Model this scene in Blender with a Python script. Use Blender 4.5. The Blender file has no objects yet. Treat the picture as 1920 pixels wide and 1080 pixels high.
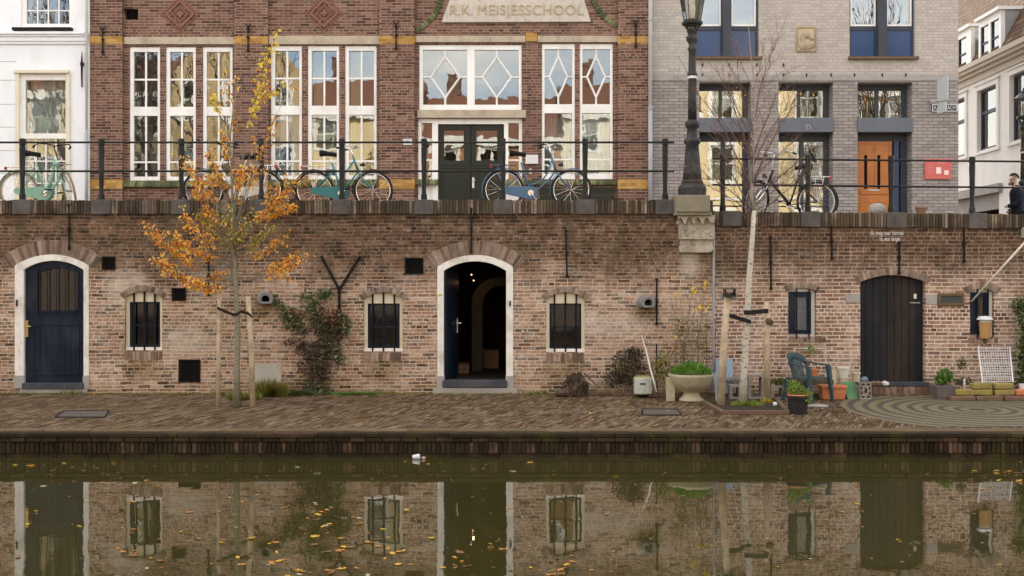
import bpy, math, random
from mathutils import Vector, Matrix, geometry

# ------------------------------------------------------------ camera, world, sun
F = 2055.0; HC = 2.217; WY = 17.9; FY = 22.8; QE = 14.37
SC = bpy.context.scene; COL = SC.collection
cd = bpy.data.cameras.new('camera'); cam = bpy.data.objects.new('camera', cd); COL.objects.link(cam)
cam.location = (0, 0, HC); cam.rotation_euler = (math.radians(90), 0, 0)
cd.sensor_width = 36; cd.lens = F / 1920 * 36; cd.clip_end = 1000; cd.clip_start = 0.05
SC.camera = cam
SUN_EL, SUN_AZ = 27, 14            # sun stands behind the school, a little to the right
w = bpy.data.worlds.new('World'); SC.world = w; w.use_nodes = True
nt = w.node_tree; nt.nodes.clear()
out = nt.nodes.new('ShaderNodeOutputWorld'); bg = nt.nodes.new('ShaderNodeBackground')
sky = nt.nodes.new('ShaderNodeTexSky'); sky.sky_type = 'NISHITA'; sky.sun_disc = False
sky.sun_elevation = math.radians(SUN_EL); sky.sun_rotation = math.radians(SUN_AZ)
sky.dust_density = 2.0; sky.air_density = 1.0
tc = nt.nodes.new('ShaderNodeTexCoord'); mp = nt.nodes.new('ShaderNodeMapping'); mp.inputs['Scale'].default_value = (1, 1, 2.2)
nz = nt.nodes.new('ShaderNodeTexNoise'); nz.inputs['Scale'].default_value = 2.2; nz.inputs['Detail'].default_value = 8; nz.inputs['Roughness'].default_value = .6
rp = nt.nodes.new('ShaderNodeValToRGB'); rp.color_ramp.elements[0].position = .40; rp.color_ramp.elements[1].position = .62
mx = nt.nodes.new('ShaderNodeMix'); mx.data_type = 'RGBA'
mx.inputs[7].default_value = (9.4, 8.75, 7.9, 1)
nt.links.new(tc.outputs['Generated'], mp.inputs[0]); nt.links.new(mp.outputs[0], nz.inputs['Vector'])
nt.links.new(nz.outputs['Fac'], rp.inputs[0]); nt.links.new(rp.outputs[0], mx.inputs[0])
nt.links.new(sky.outputs[0], mx.inputs[6]); nt.links.new(mx.outputs[2], bg.inputs[0])
bg.inputs[1].default_value = 0.15
nt.links.new(bg.outputs[0], out.inputs[0])
sl = bpy.data.lights.new('sun', 'SUN'); sl.energy = 4.2; sl.angle = math.radians(.5); sl.color = (1, .88, .72)
so = bpy.data.objects.new('sun', sl); COL.objects.link(so)
az, el = math.radians(SUN_AZ), math.radians(SUN_EL)
sd = Vector((math.sin(az) * math.cos(el), math.cos(az) * math.cos(el), math.sin(el)))
so.rotation_euler = sd.to_track_quat('Z', 'Y').to_euler(); so.location = (0, 60, 40)
vs = SC.view_settings; vs.view_transform = 'Standard'; vs.look = 'None'; vs.gamma = 1; vs.exposure = 1.48
SC.cycles.max_bounces = 8; SC.cycles.transparent_max_bounces = 24

RND = random.Random(11)
U = RND.uniform

# ------------------------------------------------------------ mesh helper
OFF = {}
def X(px, Y): return (px - 960) * Y / F
def Z(py, Y): return HC + (540 - py) * Y / F
def P(px, py, Y): return Vector((X(px, Y), Y, Z(py, Y)))
def YQ(py): return 5415.0 / (py - 540 + 104.8)          # depth on the quay for an image row
def ZQ(Y): return .315 + (Y - QE) * .0510                # height of the quay surface
def PQ(px, py): Y = YQ(py); return Vector((X(px, Y), Y, ZQ(Y)))

class MB:
    def __init__(s): s.v = []; s.f = []; s.m = []
    def add(s, vs, fs, m=0):
        o = len(s.v); s.v += [tuple(v) for v in vs]; s.f += [tuple(i + o for i in f) for f in fs]; s.m += [m] * len(fs); return s
    def box(s, x0, x1, y0, y1, z0, z1, m=0):
        return s.add([(x0,y0,z0),(x1,y0,z0),(x1,y1,z0),(x0,y1,z0),(x0,y0,z1),(x1,y0,z1),(x1,y1,z1),(x0,y1,z1)],
            [(0,3,2,1),(4,5,6,7),(0,1,5,4),(1,2,6,5),(2,3,7,6),(3,0,4,7)], m)
    def hexa(s, p8, m=0):
        return s.add(p8, [(0,3,2,1),(4,5,6,7),(0,1,5,4),(1,2,6,5),(2,3,7,6),(3,0,4,7)], m)
    def rbox(s, c, d, rz=0, rx=0, ry=0, m=0):
        M_ = Matrix.Translation(c) @ Matrix.Rotation(rz,4,'Z') @ Matrix.Rotation(rx,4,'X') @ Matrix.Rotation(ry,4,'Y')
        h = [q/2 for q in d]
        vs = [M_ @ Vector((a*h[0], b*h[1], c_*h[2])) for c_ in (-1,1) for a,b in ((-1,-1),(1,-1),(1,1),(-1,1))]
        return s.hexa(vs, m)
    def pbox(s, a, b, c, d, Y, y0, y1, m=0):            # box from an image rectangle at plane Y
        return s.box(X(a,Y), X(b,Y), y0, y1, Z(d,Y), Z(c,Y), m)
    def prism(s, poly, y0, y1, m=0):
        n = len(poly); vs = [(x,y0,z) for x,z in poly] + [(x,y1,z) for x,z in poly]
        A = sum(poly[i][0]*poly[(i+1)%n][1]-poly[(i+1)%n][0]*poly[i][1] for i in range(n))
        fs = [tuple(range(n)), tuple(range(2*n-1, n-1, -1))] + [(i, i+n, (i+1)%n+n, (i+1)%n) for i in range(n)]
        if A < 0: fs = [f[::-1] for f in fs]
        return s.add(vs, fs, m)
    def holed(s, outer, holes, y0, y1, m=0):
        loops = [outer] + holes
        tri = geometry.tessellate_polygon([[Vector((x, z, 0)) for x, z in l] for l in loops])
        flat = [p for l in loops for p in l]; N = len(flat)
        fs = []
        for a, b, c in tri:
            A = (flat[b][0]-flat[a][0])*(flat[c][1]-flat[a][1])-(flat[c][0]-flat[a][0])*(flat[b][1]-flat[a][1])
            t = (a, b, c) if A > 0 else (a, c, b)
            fs.append(t); fs.append((t[2]+N, t[1]+N, t[0]+N))
        k = 0
        for li, l in enumerate(loops):
            n = len(l); A = sum(l[i][0]*l[(i+1)%n][1]-l[(i+1)%n][0]*l[i][1] for i in range(n))
            ccw = A > 0
            if li: ccw = not ccw
            for i in range(n):
                a, b = k+i, k+(i+1)%n
                fs.append((a, a+N, b+N, b) if ccw else (a, b, b+N, a+N))
            k += n
        return s.add([(x,y0,z) for x,z in flat]+[(x,y1,z) for x,z in flat], fs, m)
    def tube(s, pts, rad, n=8, m=0, cap=True):
        pts = [Vector(p) for p in pts]
        if not hasattr(rad, '__len__'): rad = [rad]*len(pts)
        rings = []; ref = None
        for i, p in enumerate(pts):
            t = (pts[min(i+1,len(pts)-1)] - pts[max(i-1,0)])
            if t.length < 1e-9: t = Vector((0,0,1))
            t.normalize()
            if ref is None: ref = Vector((0,1,0)) if abs(t.y) < .9 else Vector((1,0,0))
            a = (ref - t*ref.dot(t)); 
            if a.length < 1e-6: a = t.orthogonal()
            a.normalize(); b = t.cross(a); ref = a
            rings.append([p + (a*math.cos(2*math.pi*k/n) + b*math.sin(2*math.pi*k/n))*rad[i] for k in range(n)])
        vs = [v for r in rings for v in r]; fs = []
        for i in range(len(pts)-1):
            for k in range(n):
                k2 = (k+1)%n; fs.append((i*n+k, i*n+k2, (i+1)*n+k2, (i+1)*n+k))
        if cap: fs.append(tuple(range(n-1,-1,-1))); fs.append(tuple((len(pts)-1)*n+k for k in range(n)))
        return s.add(vs, fs, m)
    def lathe(s, prof, c, n=20, m=0, sx=1, sy=1, rot=0):
        vs = [(c[0]+r*math.cos(rot+2*math.pi*k/n)*sx, c[1]+r*math.sin(rot+2*math.pi*k/n)*sy, c[2]+z) for r, z in prof for k in range(n)]
        fs = []
        for i in range(len(prof)-1):
            for k in range(n):
                k2 = (k+1)%n; fs.append((i*n+k, i*n+k2, (i+1)*n+k2, (i+1)*n+k))
        if prof[0][0] > 1e-5: fs.append(tuple(range(n-1,-1,-1)))
        if prof[-1][0] > 1e-5: fs.append(tuple((len(prof)-1)*n+k for k in range(n)))
        return s.add(vs, fs, m)
    def leaf(s, p, L, W, q, m=0, fold=.25):
        M_ = q.to_matrix()
        pts = [(0,0,0),(.45*L,W*.5,fold*W),(L,0,0),(.45*L,-W*.5,fold*W),(.5*L,0,-.02*L)]
        vs = [Vector(p) + M_ @ Vector(t) for t in pts]
        return s.add(vs, [(0,4,1),(1,4,2),(2,4,3),(3,4,0)], m)
    def build(s, name, mat, parent=None, smooth=False, bevel=0, seg=2, loc=None):
        off = Vector((0,0,0)) if parent is None else OFF[parent.name]
        if loc is not None: off = Vector(loc)
        me = bpy.data.meshes.new(name)
        me.from_pydata([tuple(Vector(v)-off) for v in s.v], [], s.f)
        mats = mat if isinstance(mat, (list,tuple)) else [mat]
        for mm in mats: me.materials.append(mm)
        if len(mats) > 1: me.polygons.foreach_set('material_index', s.m)
        if smooth: me.polygons.foreach_set('use_smooth', [True]*len(me.polygons))
        me.update()
        o = bpy.data.objects.new(name, me); COL.objects.link(o)
        if parent is not None: o.parent = parent; OFF[o.name] = off
        else: o.location = off if loc is not None else (0,0,0); OFF[o.name] = off
        if bevel:
            b = o.modifiers.new('bevel','BEVEL'); b.width = bevel; b.segments = seg; b.limit_method = 'ANGLE'
        return o

def tag(o, label=None, cat=None, group=None, kind=None):
    if label: o['label'] = label
    if cat: o['category'] = cat
    if group: o['group'] = group
    if kind: o['kind'] = kind
    return o
def thing(name, label, cat, loc, group=None, local=False, rz=0, rx=0):
    o = bpy.data.objects.new(name, None); COL.objects.link(o); o.empty_display_size = .2
    o.location = loc; o.rotation_euler = (rx, 0, rz)
    OFF[o.name] = Vector((0,0,0)) if local else Vector(loc)
    return tag(o, label, cat, group)
def empty_part(name, parent):
    o = bpy.data.objects.new(name, None); COL.objects.link(o); o.parent = parent; OFF[o.name] = OFF[parent.name]; return o
def struct(o, cat='ground', label=None):
    o['kind'] = 'structure'; return o
def copy_tree(o, parent=None):
    c = o.copy(); COL.objects.link(c)
    if parent: c.parent = parent
    for ch in list(o.children): copy_tree(ch, c)
    return c
def text_mesh(txt, size, depth=.01, font_scale=1.0, shear=0, spacing=1):
    cu = bpy.data.curves.new('txt','FONT'); cu.body = txt; cu.size = size; cu.extrude = depth; cu.align_x = 'CENTER'; cu.align_y = 'CENTER'
    cu.space_character = spacing; cu.shear = shear; cu.resolution_u = 3
    o = bpy.data.objects.new('txt', cu); COL.objects.link(o)
    dg = bpy.context.evaluated_depsgraph_get(); me = bpy.data.meshes.new_from_object(o.evaluated_get(dg))
    bpy.data.objects.remove(o); return me
def put_text(name, txt, size, mat, parent, loc, depth=.006, sx=1, spacing=1, bold=0, rz=0):
    me = text_mesh(txt, size, depth, spacing=spacing); me.materials.clear(); me.materials.append(mat)
    o = bpy.data.objects.new(name, me); COL.objects.link(o); o.parent = parent
    off = OFF[parent.name]; o.location = Vector(loc)-off; o.rotation_euler = (math.radians(90),0,rz); o.scale = (sx,1,1)
    return o
def poly_px(pts, Y): return [(X(a,Y), Z(b,Y)) for a,b in pts]
def rect(a, b, c, d, Y): return poly_px([(a,d),(b,d),(b,c),(a,c)], Y)
def arch(a, b, top, spring, bot, Y, n=14):
    x0, x1, zt, zs, zb = X(a,Y), X(b,Y), Z(top,Y), Z(spring,Y), Z(bot,Y)
    h = zt-zs; c = (x1-x0)/2; r = (c*c+h*h)/(2*h); cx = (x0+x1)/2; cz = zt-r; th = math.asin(c/r)
    arc = [(cx+r*math.sin(t), cz+r*math.cos(t)) for t in [th-2*th*i/n for i in range(n+1)]]
    return [(x0,zb),(x1,zb)] + arc, (cx, cz, r, th)

# ------------------------------------------------------------ material helper
class G:
    def __init__(s, name):
        s.mat = bpy.data.materials.new(name); s.mat.use_nodes = True; s.nt = s.mat.node_tree; s.nt.nodes.clear()
        s.o = s.nt.nodes.new('ShaderNodeOutputMaterial'); s._pos = None
    def n(s, t, **kw):
        x = s.nt.nodes.new(t)
        for k, v in kw.items(): setattr(x, k, v)
        return x
    def set(s, inp, v):
        if v is None: return
        if isinstance(v, bpy.types.NodeSocket): s.nt.links.new(v, inp)
        elif isinstance(v, (tuple,list)):
            inp.default_value = tuple(v)+((1,) if inp.type=='RGBA' and len(v)==3 else ())
        else:
            inp.default_value = (v,v,v,1) if inp.type=='RGBA' else ((v,v,v) if inp.type=='VECTOR' else v)
    def math(s, op, a, b=None, c=None, clamp=False):
        x = s.n('ShaderNodeMath', operation=op, use_clamp=clamp); s.set(x.inputs[0], a); s.set(x.inputs[1], b); s.set(x.inputs[2], c); return x.outputs[0]
    def pos(s):
        if s._pos is None: s._pos = s.n('ShaderNodeNewGeometry').outputs['Position']
        return s._pos
    def obj(s): return s.n('ShaderNodeTexCoord').outputs['Object']
    def island(s): return s.n('ShaderNodeNewGeometry').outputs['Random Per Island']
    def sep(s, v):
        x = s.n('ShaderNodeSeparateXYZ'); s.set(x.inputs[0], v); return x.outputs
    def comb(s, a, b, c):
        x = s.n('ShaderNodeCombineXYZ'); s.set(x.inputs[0], a); s.set(x.inputs[1], b); s.set(x.inputs[2], c); return x.outputs[0]
    def scale(s, v, k):
        x = s.n('ShaderNodeVectorMath', operation='MULTIPLY'); s.set(x.inputs[0], v); s.set(x.inputs[1], k); return x.outputs[0]
    def noise(s, v, scale, detail=4, rough=.6, dim='3D'):
        x = s.n('ShaderNodeTexNoise'); s.set(x.inputs['Vector'], v); x.inputs['Scale'].default_value = scale
        x.inputs['Detail'].default_value = detail; x.inputs['Roughness'].default_value = rough; return x.outputs['Fac']
    def white(s, v):
        x = s.n('ShaderNodeTexWhiteNoise', noise_dimensions='3D'); s.set(x.inputs['Vector'], v); return x.outputs['Value']
    def ramp(s, f, stops, interp='LINEAR'):
        x = s.n('ShaderNodeValToRGB'); cr = x.color_ramp; cr.interpolation = interp
        while len(cr.elements) < len(stops): cr.elements.new(.5)
        for e, (p, c) in zip(cr.elements, stops):
            e.position = p; e.color = (c,c,c,1) if not hasattr(c,'__len__') else tuple(c)+(1,)
        s.set(x.inputs[0], f); return x.outputs[0]
    def mix(s, f, a, b, mode='MIX'):
        x = s.n('ShaderNodeMix', data_type='RGBA', blend_type=mode); s.set(x.inputs[0], f); s.set(x.inputs[6], a); s.set(x.inputs[7], b); return x.outputs[2]
    def smooth(s, v, a, b):
        x = s.n('ShaderNodeMapRange', interpolation_type='SMOOTHSTEP'); s.set(x.inputs[0], v); x.inputs[1].default_value = a; x.inputs[2].default_value = b; return x.outputs[0]
    def bump(s, h, strength=.5, dist=.01, normal=None):
        x = s.n('ShaderNodeBump'); x.inputs['Strength'].default_value = strength; x.inputs['Distance'].default_value = dist
        s.set(x.inputs['Height'], h); 
        if normal is not None: s.set(x.inputs['Normal'], normal)
        return x.outputs[0]
    def bsdf(s, color, rough=.8, normal=None, metal=0, ior=1.5, spec=None, emit=None, es=0, trans=0, sheen=0):
        x = s.n('ShaderNodeBsdfPrincipled'); s.set(x.inputs['Base Color'], color); s.set(x.inputs['Roughness'], rough)
        s.set(x.inputs['Metallic'], metal); s.set(x.inputs['IOR'], ior)
        if normal is not None: s.set(x.inputs['Normal'], normal)
        if spec is not None: s.set(x.inputs['Specular IOR Level'], spec)
        if emit is not None: s.set(x.inputs['Emission Color'], emit); s.set(x.inputs['Emission Strength'], es)
        if trans: s.set(x.inputs['Transmission Weight'], trans)
        return x.outputs[0]
    def done(s, sh): s.nt.links.new(sh, s.o.inputs[0]); return s.mat

def simple(name, col, rough=.6, var=.15, nscale=6, metal=0, bump=.15, bscale=40, dirt=None, dirt_amt=.5, dscale=2.5, ior=1.5):
    g = G(name); p = g.pos(); n1 = g.noise(p, nscale, 6, .65)
    c = g.mix(n1, tuple(q*(1-var*2) for q in col), tuple(min(1,q*(1+var*1.4)) for q in col))
    if dirt is not None:
        d = g.ramp(g.noise(g.scale(p,(1,1,.5)), dscale, 8, .7), [(.48,0),(.68,dirt_amt)]); c = g.mix(d, c, dirt)
    b = g.bump(g.noise(p, bscale, 5, .6), bump, .01)
    r = g.math('ADD', g.math('MULTIPLY', n1, .25), rough-.12)
    return g.done(g.bsdf(c, r, b, metal, ior, spec=(.14 if max(col) < .12 else (.2 if rough > .6 else None)) if ior == 1.5 else None))

def brick(name, bw, bh, mw, palette, mortar, kind='xz', rot=0, hdr=.35, weather=None, bumps=.7, irr=1.0, rough=.9, msoft=.002, invar=.25):
    g = G(name); p = g.pos(); x, y, z = g.sep(p)
    big = g.noise(p, .45, 3, .5); fine = g.noise(p, 14, 3, .6); fine2 = g.noise(g.scale(p,(1.3,1.7,1.1)), 22, 3, .6)
    if kind == 'xz': u, v = g.math('ADD', x, y), z
    elif kind == 'yz': u, v = y, z
    else:
        c_, s_ = math.cos(rot), math.sin(rot)
        u = g.math('ADD', g.math('MULTIPLY', x, c_), g.math('MULTIPLY', y, s_)); v = g.math('SUBTRACT', g.math('MULTIPLY', y, c_), g.math('MULTIPLY', x, s_))
    v = g.math('ADD', v, g.math('MULTIPLY', g.math('SUBTRACT', big, .5), .05*irr))
    v = g.math('ADD', v, g.math('MULTIPLY', g.math('SUBTRACT', fine, .5), .016*irr))
    u = g.math('ADD', u, g.math('MULTIPLY', g.math('SUBTRACT', fine2, .5), .022*irr))
    vr = g.math('DIVIDE', v, bh); row = g.math('FLOOR', vr)
    rr = g.white(g.comb(row, 3.3, 0)); hd = g.math('GREATER_THAN', hdr, rr)
    wd = g.math('MULTIPLY', g.math('SUBTRACT', 1, g.math('MULTIPLY', hd, .5)), bw)
    uo = g.math('ADD', g.math('DIVIDE', u, wd), g.math('ADD', g.math('MULTIPLY', row, .5), g.math('MULTIPLY', rr, .35*irr)))
    col = g.math('FLOOR', uo)
    fx = g.math('MULTIPLY', g.math('FRACT', uo), wd); fz = g.math('MULTIPLY', g.math('FRACT', vr), bh)
    dx = g.math('MINIMUM', fx, g.math('SUBTRACT', wd, fx)); dz = g.math('MINIMUM', fz, g.math('SUBTRACT', bh, fz))
    d = g.math('MINIMUM', dx, dz)
    d = g.math('ADD', d, g.math('MULTIPLY', g.math('SUBTRACT', g.noise(p, 45, 3, .6), .5), .006*irr))
    mask = g.smooth(d, mw/2-msoft, mw/2+msoft)
    idr = g.white(g.comb(col, row, hd)); idr2 = g.white(g.comb(row, col, 7.7))
    bc = g.ramp(idr, palette)
    inner = g.noise(p, 60, 4, .7)
    bc = g.mix(1, bc, g.ramp(inner, [(.25, 1-invar*1.6), (.75, 1+invar)]), 'MULTIPLY')
    mc = g.mix(g.noise(p, 3, 6, .7), tuple(q*.62 for q in mortar), tuple(min(1,q*1.12) for q in mortar))
    c = g.mix(mask, mc, bc)
    if weather: c = weather(g, p, c, mask, idr2)
    h = g.math('ADD', g.math('MULTIPLY', mask, g.math('ADD', .7, g.math('MULTIPLY', idr2, .5))), g.math('MULTIPLY', inner, .25))
    return g.done(g.bsdf(c, rough, g.bump(h, bumps, .008), spec=.1))

# ---- weathering recipes
def w_quay(g, p, c, mask, r2):
    x, y, z = g.sep(p)
    n = g.noise(g.scale(p,(1,1,.8)), 1.1, 7, .68); n2 = g.noise(g.scale(p,(1,1,1.8)), 2.6, 8, .75); n3 = g.noise(g.scale(p,(2.2,2.2,.5)), 2.0, 7, .7)
    nf = g.noise(g.scale(p,(1,1,2.2)), 11, 6, .75)
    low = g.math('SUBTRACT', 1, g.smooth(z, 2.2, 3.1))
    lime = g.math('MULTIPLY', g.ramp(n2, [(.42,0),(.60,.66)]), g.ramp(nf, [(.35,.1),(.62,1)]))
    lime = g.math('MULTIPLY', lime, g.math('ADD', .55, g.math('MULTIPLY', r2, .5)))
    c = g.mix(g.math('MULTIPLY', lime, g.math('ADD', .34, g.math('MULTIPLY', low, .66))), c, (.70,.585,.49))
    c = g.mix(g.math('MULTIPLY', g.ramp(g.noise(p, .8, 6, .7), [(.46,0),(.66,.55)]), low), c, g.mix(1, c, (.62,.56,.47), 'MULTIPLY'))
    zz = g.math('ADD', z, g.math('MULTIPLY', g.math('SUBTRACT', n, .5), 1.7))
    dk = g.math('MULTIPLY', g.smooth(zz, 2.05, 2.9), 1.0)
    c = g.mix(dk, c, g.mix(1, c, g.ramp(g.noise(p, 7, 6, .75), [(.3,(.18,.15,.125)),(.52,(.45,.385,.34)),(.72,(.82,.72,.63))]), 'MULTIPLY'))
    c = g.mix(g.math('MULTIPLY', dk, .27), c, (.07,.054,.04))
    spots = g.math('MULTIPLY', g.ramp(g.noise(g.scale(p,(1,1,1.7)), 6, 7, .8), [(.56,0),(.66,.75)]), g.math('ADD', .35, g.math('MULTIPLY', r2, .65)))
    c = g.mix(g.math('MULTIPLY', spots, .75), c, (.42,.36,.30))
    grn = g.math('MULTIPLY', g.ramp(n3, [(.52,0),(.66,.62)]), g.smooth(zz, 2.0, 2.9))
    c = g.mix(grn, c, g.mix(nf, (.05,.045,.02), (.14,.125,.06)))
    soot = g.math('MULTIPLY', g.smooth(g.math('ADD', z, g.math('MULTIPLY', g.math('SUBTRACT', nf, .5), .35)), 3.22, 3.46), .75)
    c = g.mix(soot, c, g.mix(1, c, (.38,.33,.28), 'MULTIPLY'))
    def spot(px, py, rx, rz):
        ax = g.math('DIVIDE', g.math('SUBTRACT', x, X(px,WY)), rx); az_ = g.math('DIVIDE', g.math('SUBTRACT', z, Z(py,WY)), rz)
        d = g.math('ADD', g.math('SQRT', g.math('ADD', g.math('MULTIPLY', ax, ax), g.math('MULTIPLY', az_, az_))), g.math('MULTIPLY', g.math('SUBTRACT', n2, .5), 1.6))
        return g.math('SUBTRACT', 1, g.smooth(d, .35, 1.1))
    for px, py, rx, rz in ((269,690,.50,.30),(719,690,.45,.32),(1061,690,.50,.30),(1505,655,.45,.22),(497,575,.30,.25),(1212,585,.35,.22),(560,725,.9,.25),(250,640,.2,.5)):
        c = g.mix(g.math('MULTIPLY', spot(px,py,rx,rz), .7), c, g.mix(1, c, (.50,.47,.33), 'MULTIPLY'))
    for px, py, rx, rz in ((240,540,.45,.35),(1295,490,.22,.35),(350,640,.5,.3),(1130,610,.9,.25)):
        c = g.mix(g.math('MULTIPLY', spot(px,py,rx,rz), .42), c, (.56,.50,.42))
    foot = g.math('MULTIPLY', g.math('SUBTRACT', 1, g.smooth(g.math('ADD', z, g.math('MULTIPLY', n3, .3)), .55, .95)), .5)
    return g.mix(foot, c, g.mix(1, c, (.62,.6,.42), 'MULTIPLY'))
def w_red(g, p, c, mask, r2):
    c = g.mix(g.ramp(g.noise(g.scale(p,(1,1,.7)), 1.0, 7, .7), [(.45,0),(.75,.4)]), c, (.10,.05,.04))
    return g.mix(g.ramp(g.noise(p, 3.4, 6, .7), [(.60,0),(.72,.25)]), c, (.36,.27,.23))
def w_grey(g, p, c, mask, r2):
    return g.mix(g.ramp(g.noise(g.scale(p,(1,1,.4)), 1.2, 6, .6), [(.5,0),(.8,.3)]), c, (.20,.17,.14))
def w_pave(g, p, c, mask, r2):
    n = g.noise(p, 1.1, 8, .72); n2 = g.noise(g.scale(p,(.8,1.3,1)), 5, 8, .8)
    c = g.mix(g.ramp(n, [(.42,0),(.68,.5)]), c, g.mix(1, c, (.62,.55,.40), 'MULTIPLY'))
    c = g.mix(g.math('MULTIPLY', g.math('SUBTRACT', 1, mask), g.ramp(n2, [(.46,0),(.62,.8)])), c, (.24,.18,.035))
    c = g.mix(g.math('MULTIPLY', g.ramp(n2, [(.60,0),(.70,.5)]), g.math('GREATER_THAN', r2, .5)), c, (.29,.21,.10))
    c = g.mix(g.ramp(g.noise(p, 2.3, 7, .7), [(.56,0),(.7,.45)]), c, (.23,.19,.15))
    leafy = g.ramp(g.noise(p, 30, 2, .5), [(.70,0),(.72,.8)])
    return g.mix(g.math('MULTIPLY', leafy, g.ramp(n, [(.4,.1),(.6,1)])), c, (.36,.24,.05))

QPAL = [(0,(.055,.032,.022)),(.18,(.14,.078,.05)),(.38,(.26,.15,.095)),(.62,(.38,.235,.155)),(.8,(.31,.165,.10)),(.9,(.49,.355,.26)),(1,(.055,.036,.027))]
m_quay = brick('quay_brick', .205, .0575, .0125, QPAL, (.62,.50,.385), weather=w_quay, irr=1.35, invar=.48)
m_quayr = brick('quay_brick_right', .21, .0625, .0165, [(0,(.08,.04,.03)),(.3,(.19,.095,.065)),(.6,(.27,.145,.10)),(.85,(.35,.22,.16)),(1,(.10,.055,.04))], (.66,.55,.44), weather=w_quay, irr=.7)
m_school = brick('school_brick', .215, .0585, .0085, [(0,(.07,.037,.028)),(.3,(.135,.072,.052)),(.7,(.195,.105,.074)),(1,(.26,.15,.108))], (.44,.34,.27), weather=w_red, irr=.25, hdr=.1, msoft=.0015, invar=.3)
m_greyb = brick('grey_brick', .22, .0685, .012, [(0,(.26,.232,.215)),(.5,(.315,.282,.262)),(1,(.36,.325,.305))], (.15,.13,.12), weather=w_grey, irr=.2, hdr=.0)
m_palebrick = brick('pale_brick', .22, .064, .010, [(0,(.40,.365,.325)),(.5,(.45,.41,.365)),(1,(.49,.45,.405))], (.35,.315,.275), weather=w_grey, irr=.2, hdr=.3, bumps=.5)
m_pave = brick('paving_brick', .20, .052, .011, [(0,(.055,.034,.022)),(.4,(.115,.074,.05)),(.75,(.165,.11,.076)),(1,(.24,.175,.125))], (.026,.02,.011), kind='xy', rot=math.radians(66), weather=w_pave, irr=.8, hdr=0, invar=.4)
m_band = brick('band_brick', .6, .12, .008, [(0,(.11,.08,.05)),(.5,(.17,.13,.085)),(1,(.21,.165,.11))], (.07,.06,.03), kind='xy', rot=0, weather=w_pave, irr=1.5, hdr=0)

def island_brick(name, pal, dirt, moss, amt=.5, mossamt=.4, rough=.9):
    g = G(name); p = g.pos(); c = g.ramp(g.island(), pal)
    c = g.mix(1, c, g.ramp(g.noise(p, 50, 4, .7), [(.25,.65),(.75,1.25)]), 'MULTIPLY')
    c = g.mix(g.ramp(g.noise(p, 4, 7, .7), [(.42,0),(.66,amt)]), c, dirt)
    c = g.mix(g.ramp(g.noise(g.scale(p,(1,1,.6)), 2.1, 7, .7), [(.5,0),(.68,mossamt)]), c, moss)
    return g.done(g.bsdf(c, rough, g.bump(g.noise(p, 60, 5, .7), .6, .006), spec=.2))
m_arch = island_brick('arch_brick', [(0,(.085,.055,.042)),(.4,(.18,.12,.088)),(.75,(.29,.20,.15)),(1,(.40,.30,.235))], (.085,.065,.05), (.40,.33,.27), .75, .4)
m_cope = island_brick('coping_brick', [(0,(.04,.03,.022)),(.5,(.095,.07,.05)),(.85,(.17,.125,.09)),(1,(.30,.235,.175))], (.03,.024,.018), (.095,.08,.03), .9, .6)
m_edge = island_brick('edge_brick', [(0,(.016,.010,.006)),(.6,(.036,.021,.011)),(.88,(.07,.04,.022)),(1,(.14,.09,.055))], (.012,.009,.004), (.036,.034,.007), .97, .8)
m_loose = island_brick('loose_brick', [(0,(.10,.06,.045)),(.5,(.2,.12,.085)),(1,(.28,.2,.16))], (.08,.06,.04), (.11,.11,.03), .6, .5)
m_mossy = island_brick('mossy_block', [(0,(.22,.16,.07)),(.5,(.30,.24,.08)),(1,(.25,.20,.10))], (.11,.08,.04), (.34,.30,.035), .6, .7)
m_mortar = simple('mortar', (.36,.31,.265), .95, .2)
m_darkmortar = simple('dark_mortar', (.10,.085,.065), .95, .2)
m_greentile = island_brick('green_glazed_tile', [(0,(.035,.045,.018)),(.5,(.085,.10,.035)),(1,(.20,.20,.09))], (.05,.06,.02), (.2,.2,.08), .4, .3, rough=.45)
m_yellowb = brick('yellow_brick', .215, .0585, .006, [(0,(.32,.17,.05)),(.5,(.46,.265,.075)),(1,(.52,.32,.11))], (.36,.24,.12), irr=.2, hdr=.1)
m_bluestone = simple('blue_stone', (.105,.093,.088), .8, .3, 5, bump=.3, dirt=(.045,.04,.028), dirt_amt=.8, dscale=5)
m_stone = simple('pale_stone', (.42,.37,.30), .85, .2, 5, bump=.5, dirt=(.10,.09,.07), dirt_amt=.75, dscale=6)
m_lintel = simple('sandstone', (.44,.37,.28), .85, .15, 5, bump=.4, dirt=(.2,.165,.12), dirt_amt=.6, dscale=4)
m_pedestal = simple('mossy_stone', (.24,.215,.155), .9, .2, 5, bump=.4, dirt=(.10,.095,.05), dirt_amt=.8)
m_tablet = simple('tablet_stone', (.52,.47,.41), .85, .12, 9, bump=.5, dirt=(.3,.26,.21), dirt_amt=.6, dscale=9)
m_gold = simple('ochre_letter', (.40,.32,.20), .7, .15, 8)
m_white = simple('white_paint', (.78,.77,.74), .45, .05, 3, bump=.08, dirt=(.50,.46,.40), dirt_amt=.45, dscale=4)
m_cream = simple('cream_paint', (.66,.60,.46), .5, .05, 3, bump=.05, dirt=(.45,.4,.3), dirt_amt=.3)
m_stucco = simple('white_stucco', (.76,.78,.80), .85, .03, 2, bump=.25, bscale=60, dirt=(.6,.58,.55), dirt_amt=.35)
m_creamstucco = simple('cream_stucco', (.74,.72,.68), .85, .04, 2, bump=.2, dirt=(.52,.47,.4), dirt_amt=.35)
m_iron = simple('black_iron', (.009,.0085,.008), .55, .3, 12, bump=.3, dirt=(.03,.022,.016), dirt_amt=.5, dscale=8)
m_rail = simple('railing_paint', (.018,.018,.018), .45, .25, 12, bump=.2, dirt=(.06,.055,.045), dirt_amt=.5, dscale=10)
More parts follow.
